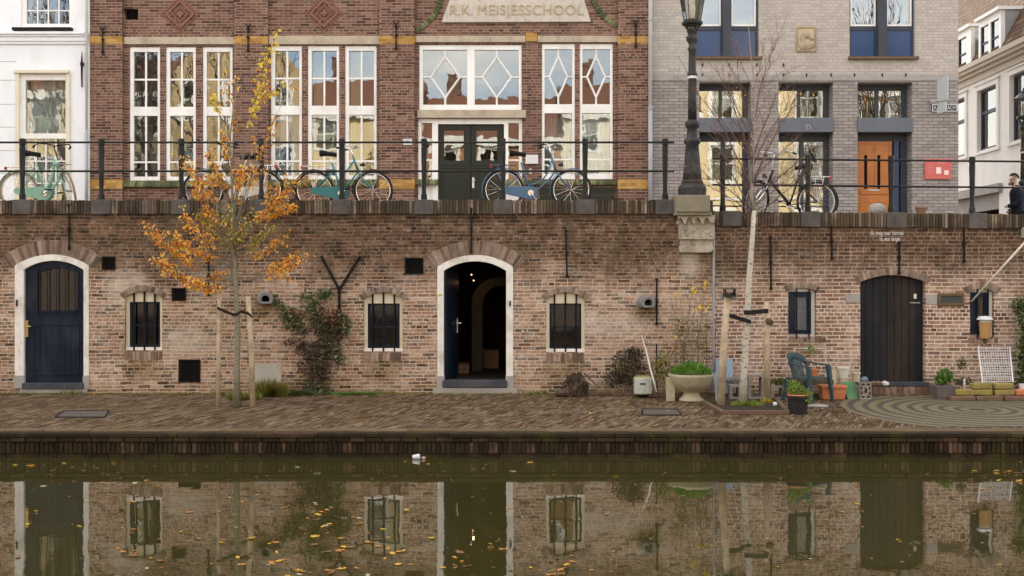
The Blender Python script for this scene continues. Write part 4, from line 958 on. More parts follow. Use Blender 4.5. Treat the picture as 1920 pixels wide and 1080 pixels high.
blob(1513,84,.13,.13,.05); blob(1511,66,.075,.09,.06); blob(1507,73,.09,.14,.035); blob(1521,73,.045,.05,.06); blob(1522,84,.05,.09,.05); blob(1503,87,.06,.1,.04)
mb.build('relief_figures', simple('relief_figure',(.36,.29,.20),.85,.12,8,bump=.3), ro_, smooth=True)
mb = MB()
for a in (1317,1367,1419,1469,1512,1558,1602,1654,1698):
    mb.pbox(a-1,a+1,119,125,FY,FY-.02,FY+.01) if a%2 else mb.pbox(a-1,a+1,139,144,FY,FY-.02,FY+.01)
    mb.pbox(a-1,a+1,138,143,FY,FY-.025,FY+.01)
mb.build('iron_hook', m_iron, gh)
for nm,px,py0,py1 in (('street_name_sign',1770.5,195,210),):
    sg = thing(nm, 'small black street name sign with white lettering on grey brick', 'street sign', P(px,py1,FY))
    MB().pbox(1746,1795,195,210,FY,FY-.03,FY-.001).build('plate', m_signblack, sg)
    mb = MB(); mb.holed(rect(1746.5,1794.5,195.5,209.5,FY),[rect(1748,1793,197,208,FY)],FY-.034,FY-.03); mb.build('border', m_pipew, sg)
    put_text('lettering', 'OUDEGRACHT', .118, m_pipew, sg, (X(1770.5,FY),FY-.032,Z(202.5,FY)), .002, sx=.67)
ts = thing('traffic_sign', 'blank grey back of a rectangular traffic sign bracketed over the street name sign', 'traffic sign', P(1765,205,FY-.4))
Yt = FY-.45
MB().hexa([P(1757,192,Yt),P(1777,186,Yt-.25),P(1778.5,186,Yt-.23),P(1758.5,192,Yt+.02),P(1757,149,Yt),P(1777,141,Yt-.25),P(1778.5,141,Yt-.23),P(1758.5,149,Yt+.02)]).build('sign_board', m_metaldark, ts, bevel=.004)
MB().hexa([P(1757,214,Yt),P(1773,209,Yt-.2),P(1775,209,Yt-.18),P(1759,214,Yt+.02),P(1757,193,Yt),P(1773,190,Yt-.2),P(1775,190,Yt-.18),P(1759,193,Yt+.02)]).build('lower_board', m_metaldark, ts)
mb = MB(); mb.tube([P(1744,190,FY),P(1748,190,FY-.5),P(1775,188,FY-.5)], .018, 8); mb.lathe([(.03,-.03),(.03,.03)], P(1747,190,FY-.4), 10); mb.build('bracket', m_zinc, ts)
rs = thing('red_sign', 'red panel sign with white emblems and small print on the grey brick house', 'sign', P(1757.5,336,FY))
MB().pbox(1733,1782,298,336,FY,FY-.04,FY-.001).build('panel', m_redsign, rs, bevel=.004)
mb = MB(); mb.pbox(1754,1763,314,326,FY,FY-.044,FY-.04); mb.pbox(1769,1777,320,328,FY,FY-.044,FY-.04); mb.build('emblems', simple('sign_white',(.75,.6,.6),.5,.05,5), rs)
mb = MB(); 
for i in range(5): mb.pbox(1739,1748,306+i*4,307.3+i*4,FY,FY-.043,FY-.04)
mb.pbox(1756,1770,301,308,FY,FY-.043,FY-.04); mb.build('small_print', simple('sign_dim',(.55,.16,.18),.5,.05,5), rs)

# --- cream corner house, running away from the canal on the right
CX = 14.0
def yc(px): return CX*F/(px-960)
def CP(px,py): Y = yc(px); return (Y, HC+(540-py)*Y/F)
ch = thing('corner_house', 'cream plastered house with dormers and brown tiled roof at the right edge', 'house', (CX, 33, HC+.7))
def yz_wall(outer, holes, x0, x1, name, mat, root):
    mb = MB(); mb.holed(outer, holes, x0, x1); mb.v = [(b_, a_, c_) for a_, b_, c_ in mb.v]; mb.f = [f[::-1] for f in mb.f]; return mb.build(name, mat, root)
R4 = lambda y0,y1,z0,z1: [(y0,z0),(y1,z0),(y1,z1),(y0,z1)]
cw = [(31.6,32.9,4.12+HC-2.217,5.9)]
zz = lambda z: z+HC
cwin = [(29.3,30.75,zz(4.1),zz(5.95)),(31.6,32.9,zz(4.1),zz(5.9)),(33.8,35.1,zz(4.1),zz(5.9)),(36.2,37.5,zz(4.1),zz(5.9))]
yz_wall(R4(28.3,75,2.5,zz(6.35)), [R4(*q) for q in cwin]+[R4(31.5,36.5,2.6,zz(3.0))], CX, CX+.3, 'facade_wall', m_creamstucco, ch)
MB().prism([(CX+.3,2.5),(CX+5,2.5),(CX+5,zz(15.2)),(CX+.3,zz(7.2))],28.3,28.6).build('side_wall', m_creamstucco, ch)
MB().box(CX+.9,CX+1,28.6,75,2.5,zz(6.35)).build('room_wall', m_room, ch)
for q in cwin:
    y0,y1,z0,z1 = q; zm = z0+(z1-z0)*.62
    w_ = yz_wall(R4(*q), [R4(y0+.07,y1-.07,z0+.07,zm-.05),R4(y0+.07,y1-.07,zm+.05,z1-.07)], CX+.08, CX+.18, 'window', m_slatedark, ch)
    MB().box(CX+.12,CX+.125,y0+.07,y1-.07,z0+.07,z1-.07).build('glass_pane', m_glass, w_)
    mb = MB(); mb.box(CX-.05,CX,y0-.14,y0,z0-.05,z1+.14); mb.box(CX-.05,CX,y1,y1+.14,z0-.05,z1+.14); mb.box(CX-.05,CX,y0,y1,z1,z1+.14); mb.box(CX-.07,CX,y0-.18,y1+.18,z0-.12,z0-.05); mb.box(CX-.09,CX,y0-.2,y1+.2,z1+.145,z1+.19); mb.build('window_surround', m_creamstucco, w_)
mb = MB()
for x_,z0,z1 in ((.35,6.58,6.72),(.28,6.48,6.578),(.16,6.38,6.478),(.06,6.2,6.378)): mb.box(CX-x_,CX+.2,28.2,75,zz(z0),zz(z1))
mb.build('cornice', m_lintel if False else simple('cornice_paint',(.50,.45,.36),.7,.08,4), ch)
mb = MB(); mb.box(CX-.12,CX+.4,31.3,36.7,zz(2.75),zz(3.0)); mb.box(CX+.1,CX+.3,31.5,36.5,zz(2.3),zz(2.75)); mb.build('garage_lintel', m_concrete, ch)
MB().box(CX+.5,CX+.6,31.5,36.5,2.5,zz(2.4)).build('garage_door', m_dark, ch)
mb = MB(); mb.hexa([(CX+.0,28.2,zz(6.6)),(CX+5,28.2,zz(15.6)),(CX+5,75,zz(15.6)),(CX+.0,75,zz(6.6)),(CX-.05,28.2,zz(6.74)),(CX+4.9,28.2,zz(15.75)),(CX+4.9,75,zz(15.75)),(CX-.05,75,zz(6.74))]); mb.build('roof', m_rooftile, ch)
for y0,y1,nw in ((31.5,33.0,2),(33.55,34.9,1),(36.2,37.6,1)):
    z0,z1 = zz(6.75), zz(8.0)
    if nw == 2: wr_ = [(y0+.12,y0+.68),(y0+.82,y0+1.38)]
    else: wr_ = [(y0+.35,y0+1.0)]
    d_ = yz_wall(R4(y0,y1,z0,z1), [R4(a,b,z0+.1,z1-.2) for a,b in wr_], CX+.05, CX+.17, 'dormer', m_white, ch)
    mb = MB(); gl = MB()
    for a,b in wr_: gl.box(CX+.11,CX+.115,a,b,z0+.1,z1-.2); mb.box(CX+.08,CX+.13,a,b,z0+.52,z0+.57); mb.box(CX+.08,CX+.13,a,a+.04,z0+.1,z1-.2); mb.box(CX+.08,CX+.13,b-.04,b,z0+.1,z1-.2)
    mb.build('sash', m_slatedark, d_); gl.build('glass_pane', m_glass, d_)
    for ya in (y0,y1-.06): MB().box(CX+.17,CX+2.0,ya,ya+.06,z0-.2,z1-.001).build('dormer_cheek', m_zinc, d_)
    MB().box(CX-.06,CX+2.05,y0-.08,y1+.08,z1,z1+.09).build('dormer_roof', m_white, d_)

# ------------------------------------------------------------ houses across the canal, behind the camera
def far_house(x0, x1, H, mat, label, roof, cols, floors=3, wcol=None, gable=False):
    y = -9.0; b0 = 3.4; hs = []; W = x1-x0
    root = thing('canal_house', label, 'house', ((x0+x1)/2, y, b0), 'sunlit houses on the opposite bank behind the camera')
    ws = []
    for f in range(floors):
        fh = H/floors
        for c in range(cols):
            wx = x0+W*(c+.5)/cols; ww = W/cols*.27; z0 = b0+f*fh+fh*.26; ws.append((wx-ww,wx+ww,z0,z0+fh*.58))
    outer = [(x0,b0),(x1,b0),(x1,b0+H),(x0,b0+H)]
    if gable: outer = [(x0,b0),(x1,b0),(x1,b0+H),((x0+x1)/2+W*.15,b0+H+W*.34),((x0+x1)/2-W*.15,b0+H+W*.34),(x0,b0+H)]
    mb = MB(); mb.holed(outer, [[(a,c),(b,c),(b,d),(a,d)] for a,b,c,d in ws], y-.3, y); mb.build('facade_wall', mat, root)
    mb = MB(); mb.box(x0,x0+.2,y-9,y-.3,b0,b0+H); mb.box(x1-.2,x1,y-9,y-.3,b0,b0+H); mb.box(x0+.2,x1-.2,y-1.0,y-.9,b0,b0+H); mb.build('side_wall', mat, root)
    for a,b,c,d in ws:
        m1, m2 = (a+b)/2, c+(d-c)*.55
        w_ = MB().holed([(a,c),(b,c),(b,d),(a,d)], [[(a+.08,c+.08),(m1-.03,c+.08),(m1-.03,m2-.03),(a+.08,m2-.03)],[(m1+.03,c+.08),(b-.08,c+.08),(b-.08,m2-.03),(m1+.03,m2-.03)],[(a+.08,m2+.03),(m1-.03,m2+.03),(m1-.03,d-.08),(a+.08,d-.08)],[(m1+.03,m2+.03),(b-.08,m2+.03),(b-.08,d-.08),(m1+.03,d-.08)]], y-.14, y-.05).build('window', wcol or m_white, root)
        MB().box(a+.08,b-.08,y-.1,y-.095,c+.08,d-.08).build('glass_pane', m_glass, w_)
        mb = MB(); mb.holed([(a-.12,c-.12),(b+.12,c-.12),(b+.12,d+.16),(a-.12,d+.16)], [[(a,c),(b,c),(b,d),(a,d)]], y+.001, y+.05); mb.build('window_surround', wcol or m_white, w_)
    mb = MB(); mb.box(x0,x1,y-.1,y+.3,b0+H-.35,b0+H) if not gable else mb.box(x0,x1,y-.1,y+.12,b0+H*.33,b0+H*.33+.12); mb.build('cornice', wcol or m_white, root)
    mb = MB()
    if gable:
        xm = (x0+x1)/2; zt = b0+H+W*.34; mb.prism([(x0,b0+H-.1),(x1,b0+H-.1),(xm+W*.12,zt-.1),(xm-W*.12,zt-.1)], y-9, y-.31)
    else:
        mb.add([(x0,y+.2,b0+H+.003),(x1,y+.2,b0+H+.003),(x1,y-9,b0+H+.003),(x0,y-9,b0+H+.003),(x0,y-3.4,b0+H+roof),(x1,y-3.4,b0+H+roof)], [(0,1,5,4),(1,2,5),(2,3,4,5),(3,0,4),(0,3,2,1)])
    rf = mb.build('roof', m_redtile, root)
    MB().box(x0+W*.15,x0+W*.15+.7,y-4.2,y-3.4,b0+H+roof*.6 if not gable else b0+H, b0+H+max(roof,1.2)+1.2).build('chimney', m_school, rf)
    return root
m_hcream = simple('cream_facade', (.70,.58,.36), .85, .06, 1.5); m_hyellow = simple('yellow_facade', (.50,.38,.22), .85, .06, 1.5); m_hwhite = simple('white_facade', (.75,.70,.60), .85, .05, 1.5)
m_hbrick = brick('far_brick', .22, .065, .01, [(0,(.34,.17,.08)),(1,(.46,.25,.12))], (.5,.38,.25), irr=.3)
far_house(-40,-31, 8.5, m_hbrick, 'orange brick house across the canal at the far left end of the row', 2.6, 4)
far_house(-31,-24.5, 10.5, m_hwhite, 'narrow tall white gabled house across the canal beyond the bare trees', 0, 3, gable=True)
far_house(-24.5,-17, 8.6, m_hcream, 'cream house across the canal with red hipped roof, left of the yellow one', 2.4, 3)
far_house(-17,-10.5, 9.6, m_hyellow, 'yellow gabled house across the canal, three windows wide', 0, 3, gable=True)
far_house(-10.5,-4.5, 7.6, m_hcream, 'low cream house across the canal with red roof behind the school windows', 2.2, 2)
far_house(-4.5,2.5, 6.3, m_hbrick, 'low orange brick house across the canal directly behind the camera', 2.6, 3, floors=2)
far_house(2.5,9.5, 7.6, m_hwhite, 'white house across the canal right of the low brick one', 2.0, 3)
far_house(9.5,16, 9.8, m_hcream, 'cream gabled house across the canal, second from the right brick house', 0, 3, gable=True)
far_house(16,24, 8.8, m_hyellow, 'wide yellow house across the canal with four windows in a row', 2.3, 4)
far_house(24,34, 9.2, m_hbrick, 'wide orange brick house across the canal at the far right end', 2.6, 4)

def grow(mb, p, d, L, r, depth, rnd, spread=.55, up=.25, segs=3, kids=3, tips=None, minr=.003):
    pts = [p]; rad = [r]; q = Vector(p); dd = Vector(d).normalized()
    for i in range(segs):
        dd = (dd + Vector((rnd.uniform(-1,1),rnd.uniform(-1,1),rnd.uniform(-.6,1)))*.14 + Vector((0,0,up*.2))).normalized()
        q = q + dd*L/segs; pts.append(q.copy()); rad.append(max(minr, r*(1-.55*(i+1)/segs)))
    mb.tube(pts, rad, 5 if r > .02 else 3, cap=False)
    if depth == 0:
        if tips is not None: tips.append((pts[-1], dd))
        return
    for k in range(kids):
        t = rnd.uniform(.35,1) if k else 1; i = min(segs-1,int(t*segs)); b = pts[i].lerp(pts[i+1], t*segs-i) if t < 1 else pts[-1]
        nd = (dd + Vector((rnd.uniform(-1,1),rnd.uniform(-1,1),rnd.uniform(-.5,1)))*spread + Vector((0,0,up))).normalized()
        grow(mb, b, nd, L*rnd.uniform(.6,.85), r*.5, depth-1, rnd, spread, up, segs, kids, tips, minr)
for (tx,ty,hh,sd_,lab,lv) in ((-16.5,-4.6,5.0,3,'tall bare tree on the opposite bank before the cream house',0),(-20.5,-4.9,5.2,5,'tall bare tree on the opposite bank before the white gabled house',0),(-13.2,-4.4,4.8,13,'tall bare tree on the opposite bank before the yellow gabled house',0),(17.5,-4.6,4.6,8,'autumn tree with orange leaves on the opposite bank before the yellow house',1),(26,-5,4.6,9,'bare tree on the opposite bank before the right brick house',0)):
    rr_ = random.Random(sd_); t_ = thing('canal_tree', lab, 'tree', (tx,ty,3.4), 'trees on the opposite bank behind the camera')
    MB().tube([(tx,ty,3.4),(tx+.1,ty,3.4+hh*.5),(tx,ty,3.4+hh)], [.3,.24,.19], 10).build('trunk', m_bigbark, t_, smooth=True)
    mb = MB(); tips = []
    for k in range(5): grow(mb, Vector((tx,ty,3.4+hh*(.7+.07*k))), Vector((rr_.uniform(-1,1),rr_.uniform(-1,1),1.0)), 3.0, .12, 4, rr_, kids=3, tips=tips, minr=.012)
    mb.build('limbs', m_bigbark, t_)
    if lv:
        mb = MB()
        for p_, d_ in tips:
            if p_.z > 11.8: continue
            for _ in range(10): mb.leaf(p_+Vector((rr_.gauss(0,.35),rr_.gauss(0,.35),rr_.gauss(0,.3))), .16, .12, Vector((rr_.uniform(-1,1),rr_.uniform(-1,1),rr_.uniform(-1,1))).to_track_quat('X','Z'))
        mb.build('crown', lf_orange, t_)

# ------------------------------------------------------------ street lamps
def street_lamp(label, loc, scale=1.0, base=True):
    s = 1/114.8*scale                                    # profile given in image rows of the near lamp
    root = thing('street_lamp', label, 'street lamp', loc, local=True)
    pr = lambda L: [(r*s, (365-y)*s) for r, y in L]
    MB().lathe(pr([(26,365),(27,350),(25,345),(20,342),(21,337),(18,334)]), (0,0,0), 16).build('base', m_lamp, root, smooth=False, bevel=.004)
    MB().lathe(pr([(18,334),(17,320),(14,290),(12,268),(16,264),(16,259),(11,254),(9.5,238),(13,234),(14,229),(13,225),(8.5,221)]), (0,0,0), 16).build('plinth', m_lamp, root, smooth=True)
    MB().lathe(pr([(8.5,221),(8,180),(7.5,140),(9.5,138),(9.5,134),(7.5,132),(6.8,92),(8.5,90),(8.5,86),(6.8,84),(7,78),(11,72),(12,66),(8,62),(6,58),(6,54),(9,50)]), (0,0,0), 14).build('pole', m_lamp, root, smooth=True)
    mb = MB(); mb.lathe(pr([(8.5,141),(8.8,139)]), (0,0,0), 14); mb.lathe(pr([(9,144),(9.2,142),(9,140)]), (0,0,0), 14); mb.build('white_band', m_pipew, root)
    mb = MB()
    for k in range(6):
        a = k*math.pi/3; mb.tube([(7*s*math.cos(a),7*s*math.sin(a),(365-60)*s),(10*s*math.cos(a),10*s*math.sin(a),(365-50)*s),(17*s*math.cos(a),17*s*math.sin(a),(365-40)*s)], 1.5*s, 5)
    mb.lathe(pr([(15,44),(19,42),(20,38),(17,36),(17,34),(6,34)]), (0,0,0), 18); mb.build('lantern_cradle', m_lamp, root)
    lan = empty_part('lantern', root)
    g6 = MB(); b_, t_ = 15.5*s, 24*s; zb_, zt_ = (365-35)*s, (365+14)*s
    for k in range(6):
        a0, a1 = k*math.pi/3, (k+1)*math.pi/3
        g6.add([(b_*math.cos(a0),b_*math.sin(a0),zb_),(b_*math.cos(a1),b_*math.sin(a1),zb_),(t_*math.cos(a1),t_*math.sin(a1),zt_),(t_*math.cos(a0),t_*math.sin(a0),zt_)], [(0,1,2,3)])
    g6.build('lantern_glass', m_lglass, lan)
    mb = MB()
    for k in range(6):
        a0 = k*math.pi/3; mb.tube([(b_*math.cos(a0),b_*math.sin(a0),zb_),(t_*math.cos(a0),t_*math.sin(a0),zt_)], .9*s, 5)
    mb.build('lantern_frame', m_lamp, lan)
    MB().lathe([(t_*1.22,zt_-1*s),(t_*1.22,zt_+2*s),(t_*1.0,zt_+7*s),(t_*.75,zt_+13*s),(t_*.35,zt_+18*s),(t_*.30,zt_+24*s),(t_*.12,zt_+26*s),(t_*.10,zt_+32*s),(0,zt_+35*s)], (0,0,0), 12).build('lantern_roof', m_lamp, lan, smooth=False)
    MB().lathe([(0,zb_+2*s),(3*s,zb_+4*s),(5*s,zb_+16*s),(6*s,zb_+24*s),(4*s,zb_+32*s),(0,zb_+36*s)], (0,0,0), 12).build('lamp_bulb', simple('opal_glass',(.6,.58,.5),.3,.05,5), lan, smooth=True)
    return root
street_lamp('tall ornate cast iron street lamp standing on the carved stone bracket', (X(1298,WY+.03), WY+.03, Z(366,WY-.25)+.0))
street_lamp('ornate cast iron street lamp beside the walking person at the right edge', (X(1919,28), 28, Z(218,28)-330/114.8), 1.0)

# ------------------------------------------------------------ bicycles
def bicycle(label, x0, z0, y, wb, r, col, flip=False, style='curve', steer=0.0, tyre=None, rim=None, hb=1.10, saddle=.95, rack='std', case=True, lean=.10, barcol=None, extra=None, mud=None):
    root = thing('bicycle', label, 'bicycle', (x0, y, z0), 'bicycles leaning on the canal railing', local=True, rx=lean)
    if flip: root.rotation_euler = (-lean, 0, math.pi)
    pm_ = simple('bike_paint', col, .35, .1, 9, bump=.03); tyre = tyre or m_tyre; rim = rim or m_chrome; bc = barcol or m_chrome
    frontx = wb; ax = wb-.06                                  # steering axis
    C_, S_ = math.cos(steer), math.sin(steer)
    def st(p):                                                # turn the front end about the steering axis
        x, y_, z = p; hx = wb-.10-.30*(z-r)*.9; dx_ = x-hx; return (hx+dx_*C_-y_*S_, dx_*S_+y_*C_, z)
    def wheel(cx, turn):
        f = st if turn else (lambda p: p)
        n = 36; pts = [f((cx+r*math.cos(2*math.pi*k/n), 0, r+r*math.sin(2*math.pi*k/n))) for k in range(n+1)]
        def torus(R_, t, name, mat, par):
            mb = MB(); ns = 8; vs = []
            for k in range(n):
                a = 2*math.pi*k/n
                for j in range(ns):
                    b = 2*math.pi*j/ns; q = R_+t*math.cos(b); vs.append(f((cx+q*math.cos(a), t*math.sin(b), r+q*math.sin(a))))
            mb.add(vs, [(k*ns+j, ((k+1)%n)*ns+j, ((k+1)%n)*ns+(j+1)%ns, k*ns+(j+1)%ns) for k in range(n) for j in range(ns)])
            return mb.build(name, mat, par, smooth=True)
        wh_ = empty_part('wheel', root)
        torus(r-.019, .020, 'tyre', tyre, wh_); torus(r-.047, .011, 'rim', rim, wh_)
        mb = MB()
        for k in range(20):
            a = 2*math.pi*k/20; sgn = .025*(1 if k%2 else -1); b = a+.5*(1 if k%4<2 else -1)
            mb.tube([f((cx+.03*math.cos(b), sgn, r+.03*math.sin(b))), f((cx+(r-.05)*math.cos(a), 0, r+(r-.05)*math.sin(a)))], .0016, 3, cap=False)
        mb.build('spokes', m_chrome, wh_)
        mb = MB(); mb.tube([f((cx,-.045,r)), f((cx,.045,r))], .028 if not turn else .022, 10); mb.build('hub', m_zinc, wh_)
    wheel(0, False); wheel(wb, True)
    bb = (.46, 0, r-.05); sx_, sz_ = .30, .80; hT = (wb-.33, 0, .88); hB = (wb-.25, 0, .66); 
    fr = MB(); t = .016
    fr.tube([bb, (sx_, 0, sz_)], .016, 8)
    for s_ in (-.05, .05):
        fr.tube([(bb[0], s_*.5, bb[2]), (0, s_, r)], .010, 6); fr.tube([(sx_+.03, s_*.4, sz_-.12), (0, s_, r)], .009, 6)
    fr.tube([hB, hT], .021, 8)
    def curve(a, b, c, n=10): a,b,c = Vector(a),Vector(b),Vector(c); return [a*(1-t_)**2+b*2*t_*(1-t_)+c*t_*t_ for t_ in [i/n for i in range(n+1)]]
    if style == 'curve':
        fr.tube(curve((hB[0]-.02,0,hB[2]+.0), (.70,0,.40), bb), .016, 8); fr.tube(curve((hT[0]-.01,0,hT[2]-.05), (hT[0]-.08,0,.44), (.42,0,.43)), .013, 8)
    elif style == 'parallel':
        fr.tube([(hB[0],0,hB[2]), bb], .016, 8); fr.tube([(hT[0],0,hT[2]-.06), (.40,0,.47)], .014, 8)
    elif style == 'single':
        fr.tube([(hB[0]-.01,0,hB[2]+.07), bb], .026, 8)
    else:
        fr.tube(curve((hT[0],0,hT[2]-.04),(.62,0,.50),(.44,0,.36)), .022, 8); fr.tube(curve((hB[0]+.02,0,hB[2]-.02),(.72,0,.50),(.5,0,.3)), .022, 8); fr.tube([(.55,.0,.52),(.60,0,.34)], .012, 6)
    fr.build('frame', pm_, root, smooth=True)
    fk = MB()
    for s_ in (-.045,.045): fk.tube([st((hB[0],s_*.6,hB[2]-.01)), st((hB[0]+.10,s_,r+.16)), st((wb-.05,s_,r+.06)), st((wb,s_,r))], [.013,.012,.010,.009], 6)
    fk.build('fork', pm_ if rack != 'white' else m_chrome, root, smooth=True)
    mb = MB(); hz = hb; x_ = hT[0]-.02
    mb.tube([st((hT[0],0,hT[2])), st((x_-.02,0,hz-.02))], .011, 6)
    for s_ in (-1,1): mb.tube([st((x_-.02,0,hz-.02)), st((x_+.10,s_*.08,hz)), st((x_+.06,s_*.24,hz+.02)), st((x_-.12,s_*.29,hz-.01)), st((x_-.20,s_*.29,hz-.03))], .0105, 6)
    hb_ = mb.build('handlebar', bc, root, smooth=True)
    for s_ in (-1,1): MB().tube([st((x_-.11,s_*.29,hz-.01)), st((x_-.22,s_*.29,hz-.035))], .016, 8).build('grip', m_rubber, hb_)
    mb = MB(); mb.tube([(sx_,0,sz_),(sx_-.03,0,saddle-.05)], .012, 6); mb.build('seat_post', m_chrome, root)
    mb = MB(); c = (sx_-.06, 0, saddle)
    P_ = [(-.14,.085,.03),(-.10,.10,.035),(0,.07,.01),(.07,.03,.0),(.14,.018,-.01)]
    vs = []
    for dx_,hw,dz_ in P_:
        for k in range(8):
            a = 2*math.pi*k/8; vs.append((c[0]+dx_, hw*math.cos(a), c[2]+dz_+.032*math.sin(a)-((.045 if dx_<-.03 else .012) if math.sin(a)<0 else 0)))
    n_ = len(P_); mb.add(vs, [(i*8+k,(i+1)*8+k,(i+1)*8+(k+1)%8,i*8+(k+1)%8) for i in range(n_-1) for k in range(8)]+[tuple(range(8)),tuple((n_-1)*8+k for k in range(7,-1,-1))])
    mb.build('saddle', m_rubber if extra != 'whites' else m_rubber, root, smooth=True)
    def fender(cx, a0, a1, turn, mat):
        f = st if turn else (lambda p: p); mb = MB(); n = 18; R_ = r+.022; vs = []
        for k in range(n+1):
            a = a0+(a1-a0)*k/n
            for dy_,dr in ((-.026,-.012),(0,.004),(.026,-.012)): vs.append(f((cx+(R_+dr)*math.cos(a), dy_, r+(R_+dr)*math.sin(a))))
        mb.add(vs, [(3*k+j,3*k+j+1,3*k+j+4,3*k+j+3) for k in range(n) for j in (0,1)]); mb.build('mudguard', mat, root, smooth=True)
    fender(0, math.radians(30), math.radians(205), False, mud or pm_); fender(wb, math.radians(55), math.radians(190), True, mud or pm_)
    if case:
        mb = MB(); yk = -.06; pts = []
        for k in range(9): a = math.radians(-100+200*k/8); pts.append((bb[0]+.115*math.cos(a), bb[2]+.115*math.sin(a)))
        for k in range(7): a = math.radians(95+170*k/6); pts.append((.0+.055*math.cos(a), r+.055*math.sin(a)))
        mb.prism(pts, yk-.018, yk+.018); mb.prism([(x,z) for x,z in pts], yk*-1-.004, yk*-1+.004); mb.build('chain_case', pm_ if case is True else case, root, bevel=.006)
    mb = MB(); mb.lathe([(.05,-.003),(.05,.003)], (0,0,0), 20); mb.v = [(bb[0]+x, (-.085 if case else -.05)+z, bb[2]+y_) for x,y_,z in mb.v]
    mb.tube([(bb[0],-.10,bb[2]),(bb[0]+.10,-.115,bb[2]+.13*(-1 if style=='curve' else .5))], .010, 6); mb.tube([(bb[0],.09,bb[2]),(bb[0]-.10,.10,bb[2]-.12*(-1 if style=='curve' else .5))], .010, 6)
    mb.build('crank', m_chrome, root)
    mb = MB(); s1 = -1 if style=='curve' else .5
    mb.box(bb[0]+.06,bb[0]+.15,-.20,-.12,bb[2]+.13*s1-.012,bb[2]+.13*s1+.012); mb.build('pedal', m_rubber, root)
    mb = MB(); mb.box(bb[0]-.15,bb[0]-.06,.10,.18,bb[2]-.12*s1-.012,bb[2]-.12*s1+.012); mb.build('pedal', m_rubber, root)
    zr_ = 2*r+.075; mb = MB(); rm_ = m_pipew if rack=='white' else (pm_ if rack=='paint' else m_chrome)
    for s_ in (-.06,0,.06): mb.tube([(sx_-.08,s_,zr_),(-.20,s_,zr_)], .007, 5)
    for xx in (-.2,-.05,.12): mb.tube([(xx,-.06,zr_),(xx,.06,zr_)], .006, 5)
    for s_ in (-.065,.065): mb.tube([(-.10,s_,zr_),(0,s_,r)], .006, 5); mb.tube([(.06,s_,zr_),(0,s_,r)], .006, 5)
    mb.build('luggage_rack', rm_, root)
    MB().box(-.225,-.20,-.035,.035,zr_-.05,zr_+.01).build('rear_light', m_red, root, bevel=.006)
    mb = MB(); mb.tube([st((wb-.22,0,.76)), st((wb-.14,0,.78))], [.02,.04], 10); mb.build('headlight', m_lamp, root)
    mb = MB(); mb.tube([(.30,.05,r-.05),(.24,.14,.015)], .009, 5); mb.build('kickstand', m_chrome, root)
    return root, pm_, st
YB = WY+.62; sB = F/YB
def bx(px): return (px-960)/sB
bicycle('old blue step-through bicycle with curved frame and chain case, parked before the green school door', bx(944), SL, YB, (1071-944)/sB, .345, (.055,.14,.25), style='curve', rack='paint', lean=.05)
bicycle('teal bicycle with parallel tubes and silver rims, third from the left along the railing', bx(590), SL, YB, (700-590)/sB, .335, (.02,.17,.19), style='parallel', lean=.05, hb=1.06, mud=m_rubber)
b3 = bicycle('mint green bicycle with tan tyres, its front wheel turned, before the white house', bx(36), SL, YB, .93, .33, (.22,.43,.33), style='twin', steer=-.95, tyre=m_tantyre, rim=m_pipew, hb=1.10, barcol=m_rubber, lean=.05)
# wire front carrier of the mint bicycle
st3 = b3[2]; mb = MB()
for s_ in (-.12,-.04,.04,.12): mb.tube([st3((.70,s_,.78)), st3((.98,s_,.76))], .005, 4)
for xx in (.70,.84,.98): mb.tube([st3((xx,-.12,.77)), st3((xx,.12,.77))], .005, 4)
mb.build('front_carrier', m_zinc, b3[0])
bicycle('white bicycle with black saddle half hidden behind the orange leaves', bx(494), SL, YB, 1.0, .34, (.62,.58,.52), flip=True, style='single', hb=1.12, saddle=.90, steer=.3, barcol=m_rubber, lean=.05, case=True, mud=m_rubber)
bicycle('black bicycle with white rack and white handlebar behind the birch tree', bx(1531), SR, YB, (1531-1412)/sB, .345, (.02,.018,.018), flip=True, style='single', rack='white', hb=1.18, saddle=.93, steer=.75, rim=m_pipew, case=False, lean=.05, barcol=m_pipew, mud=m_rubber)
# things on the street side of the coping
t = thing('flower_pot', 'small terracotta pot standing on the wall top right of the orange door', 'flower pot', (X(1727,WY+.2), WY+.2, zr(X(1727,WY))))
MB().lathe([(.062,0),(.085,.085),(.10,.088),(.10,.118),(.085,.118),(.075,.09),(0,.085)], tuple(t.location), 16).build('pot', simple('grey_terracotta',(.22,.14,.10),.9,.2,8), t, smooth=False)
t = tag(MB().lathe([(.13,0),(.14,.08),(.125,.14),(.07,.175),(0,.18)], (X(1645,WY+.3), WY+.3, zr(X(1645,WY))-.0), 18, sy=.5).build('rounded_stone', simple('speckled_stone',(.33,.32,.31),.85,.25,30,bump=.3), smooth=True, loc=(X(1645,WY+.3), WY+.3, zr(X(1645,WY)))), 'pale speckled rounded stone on the wall top before the orange door', 'stone')

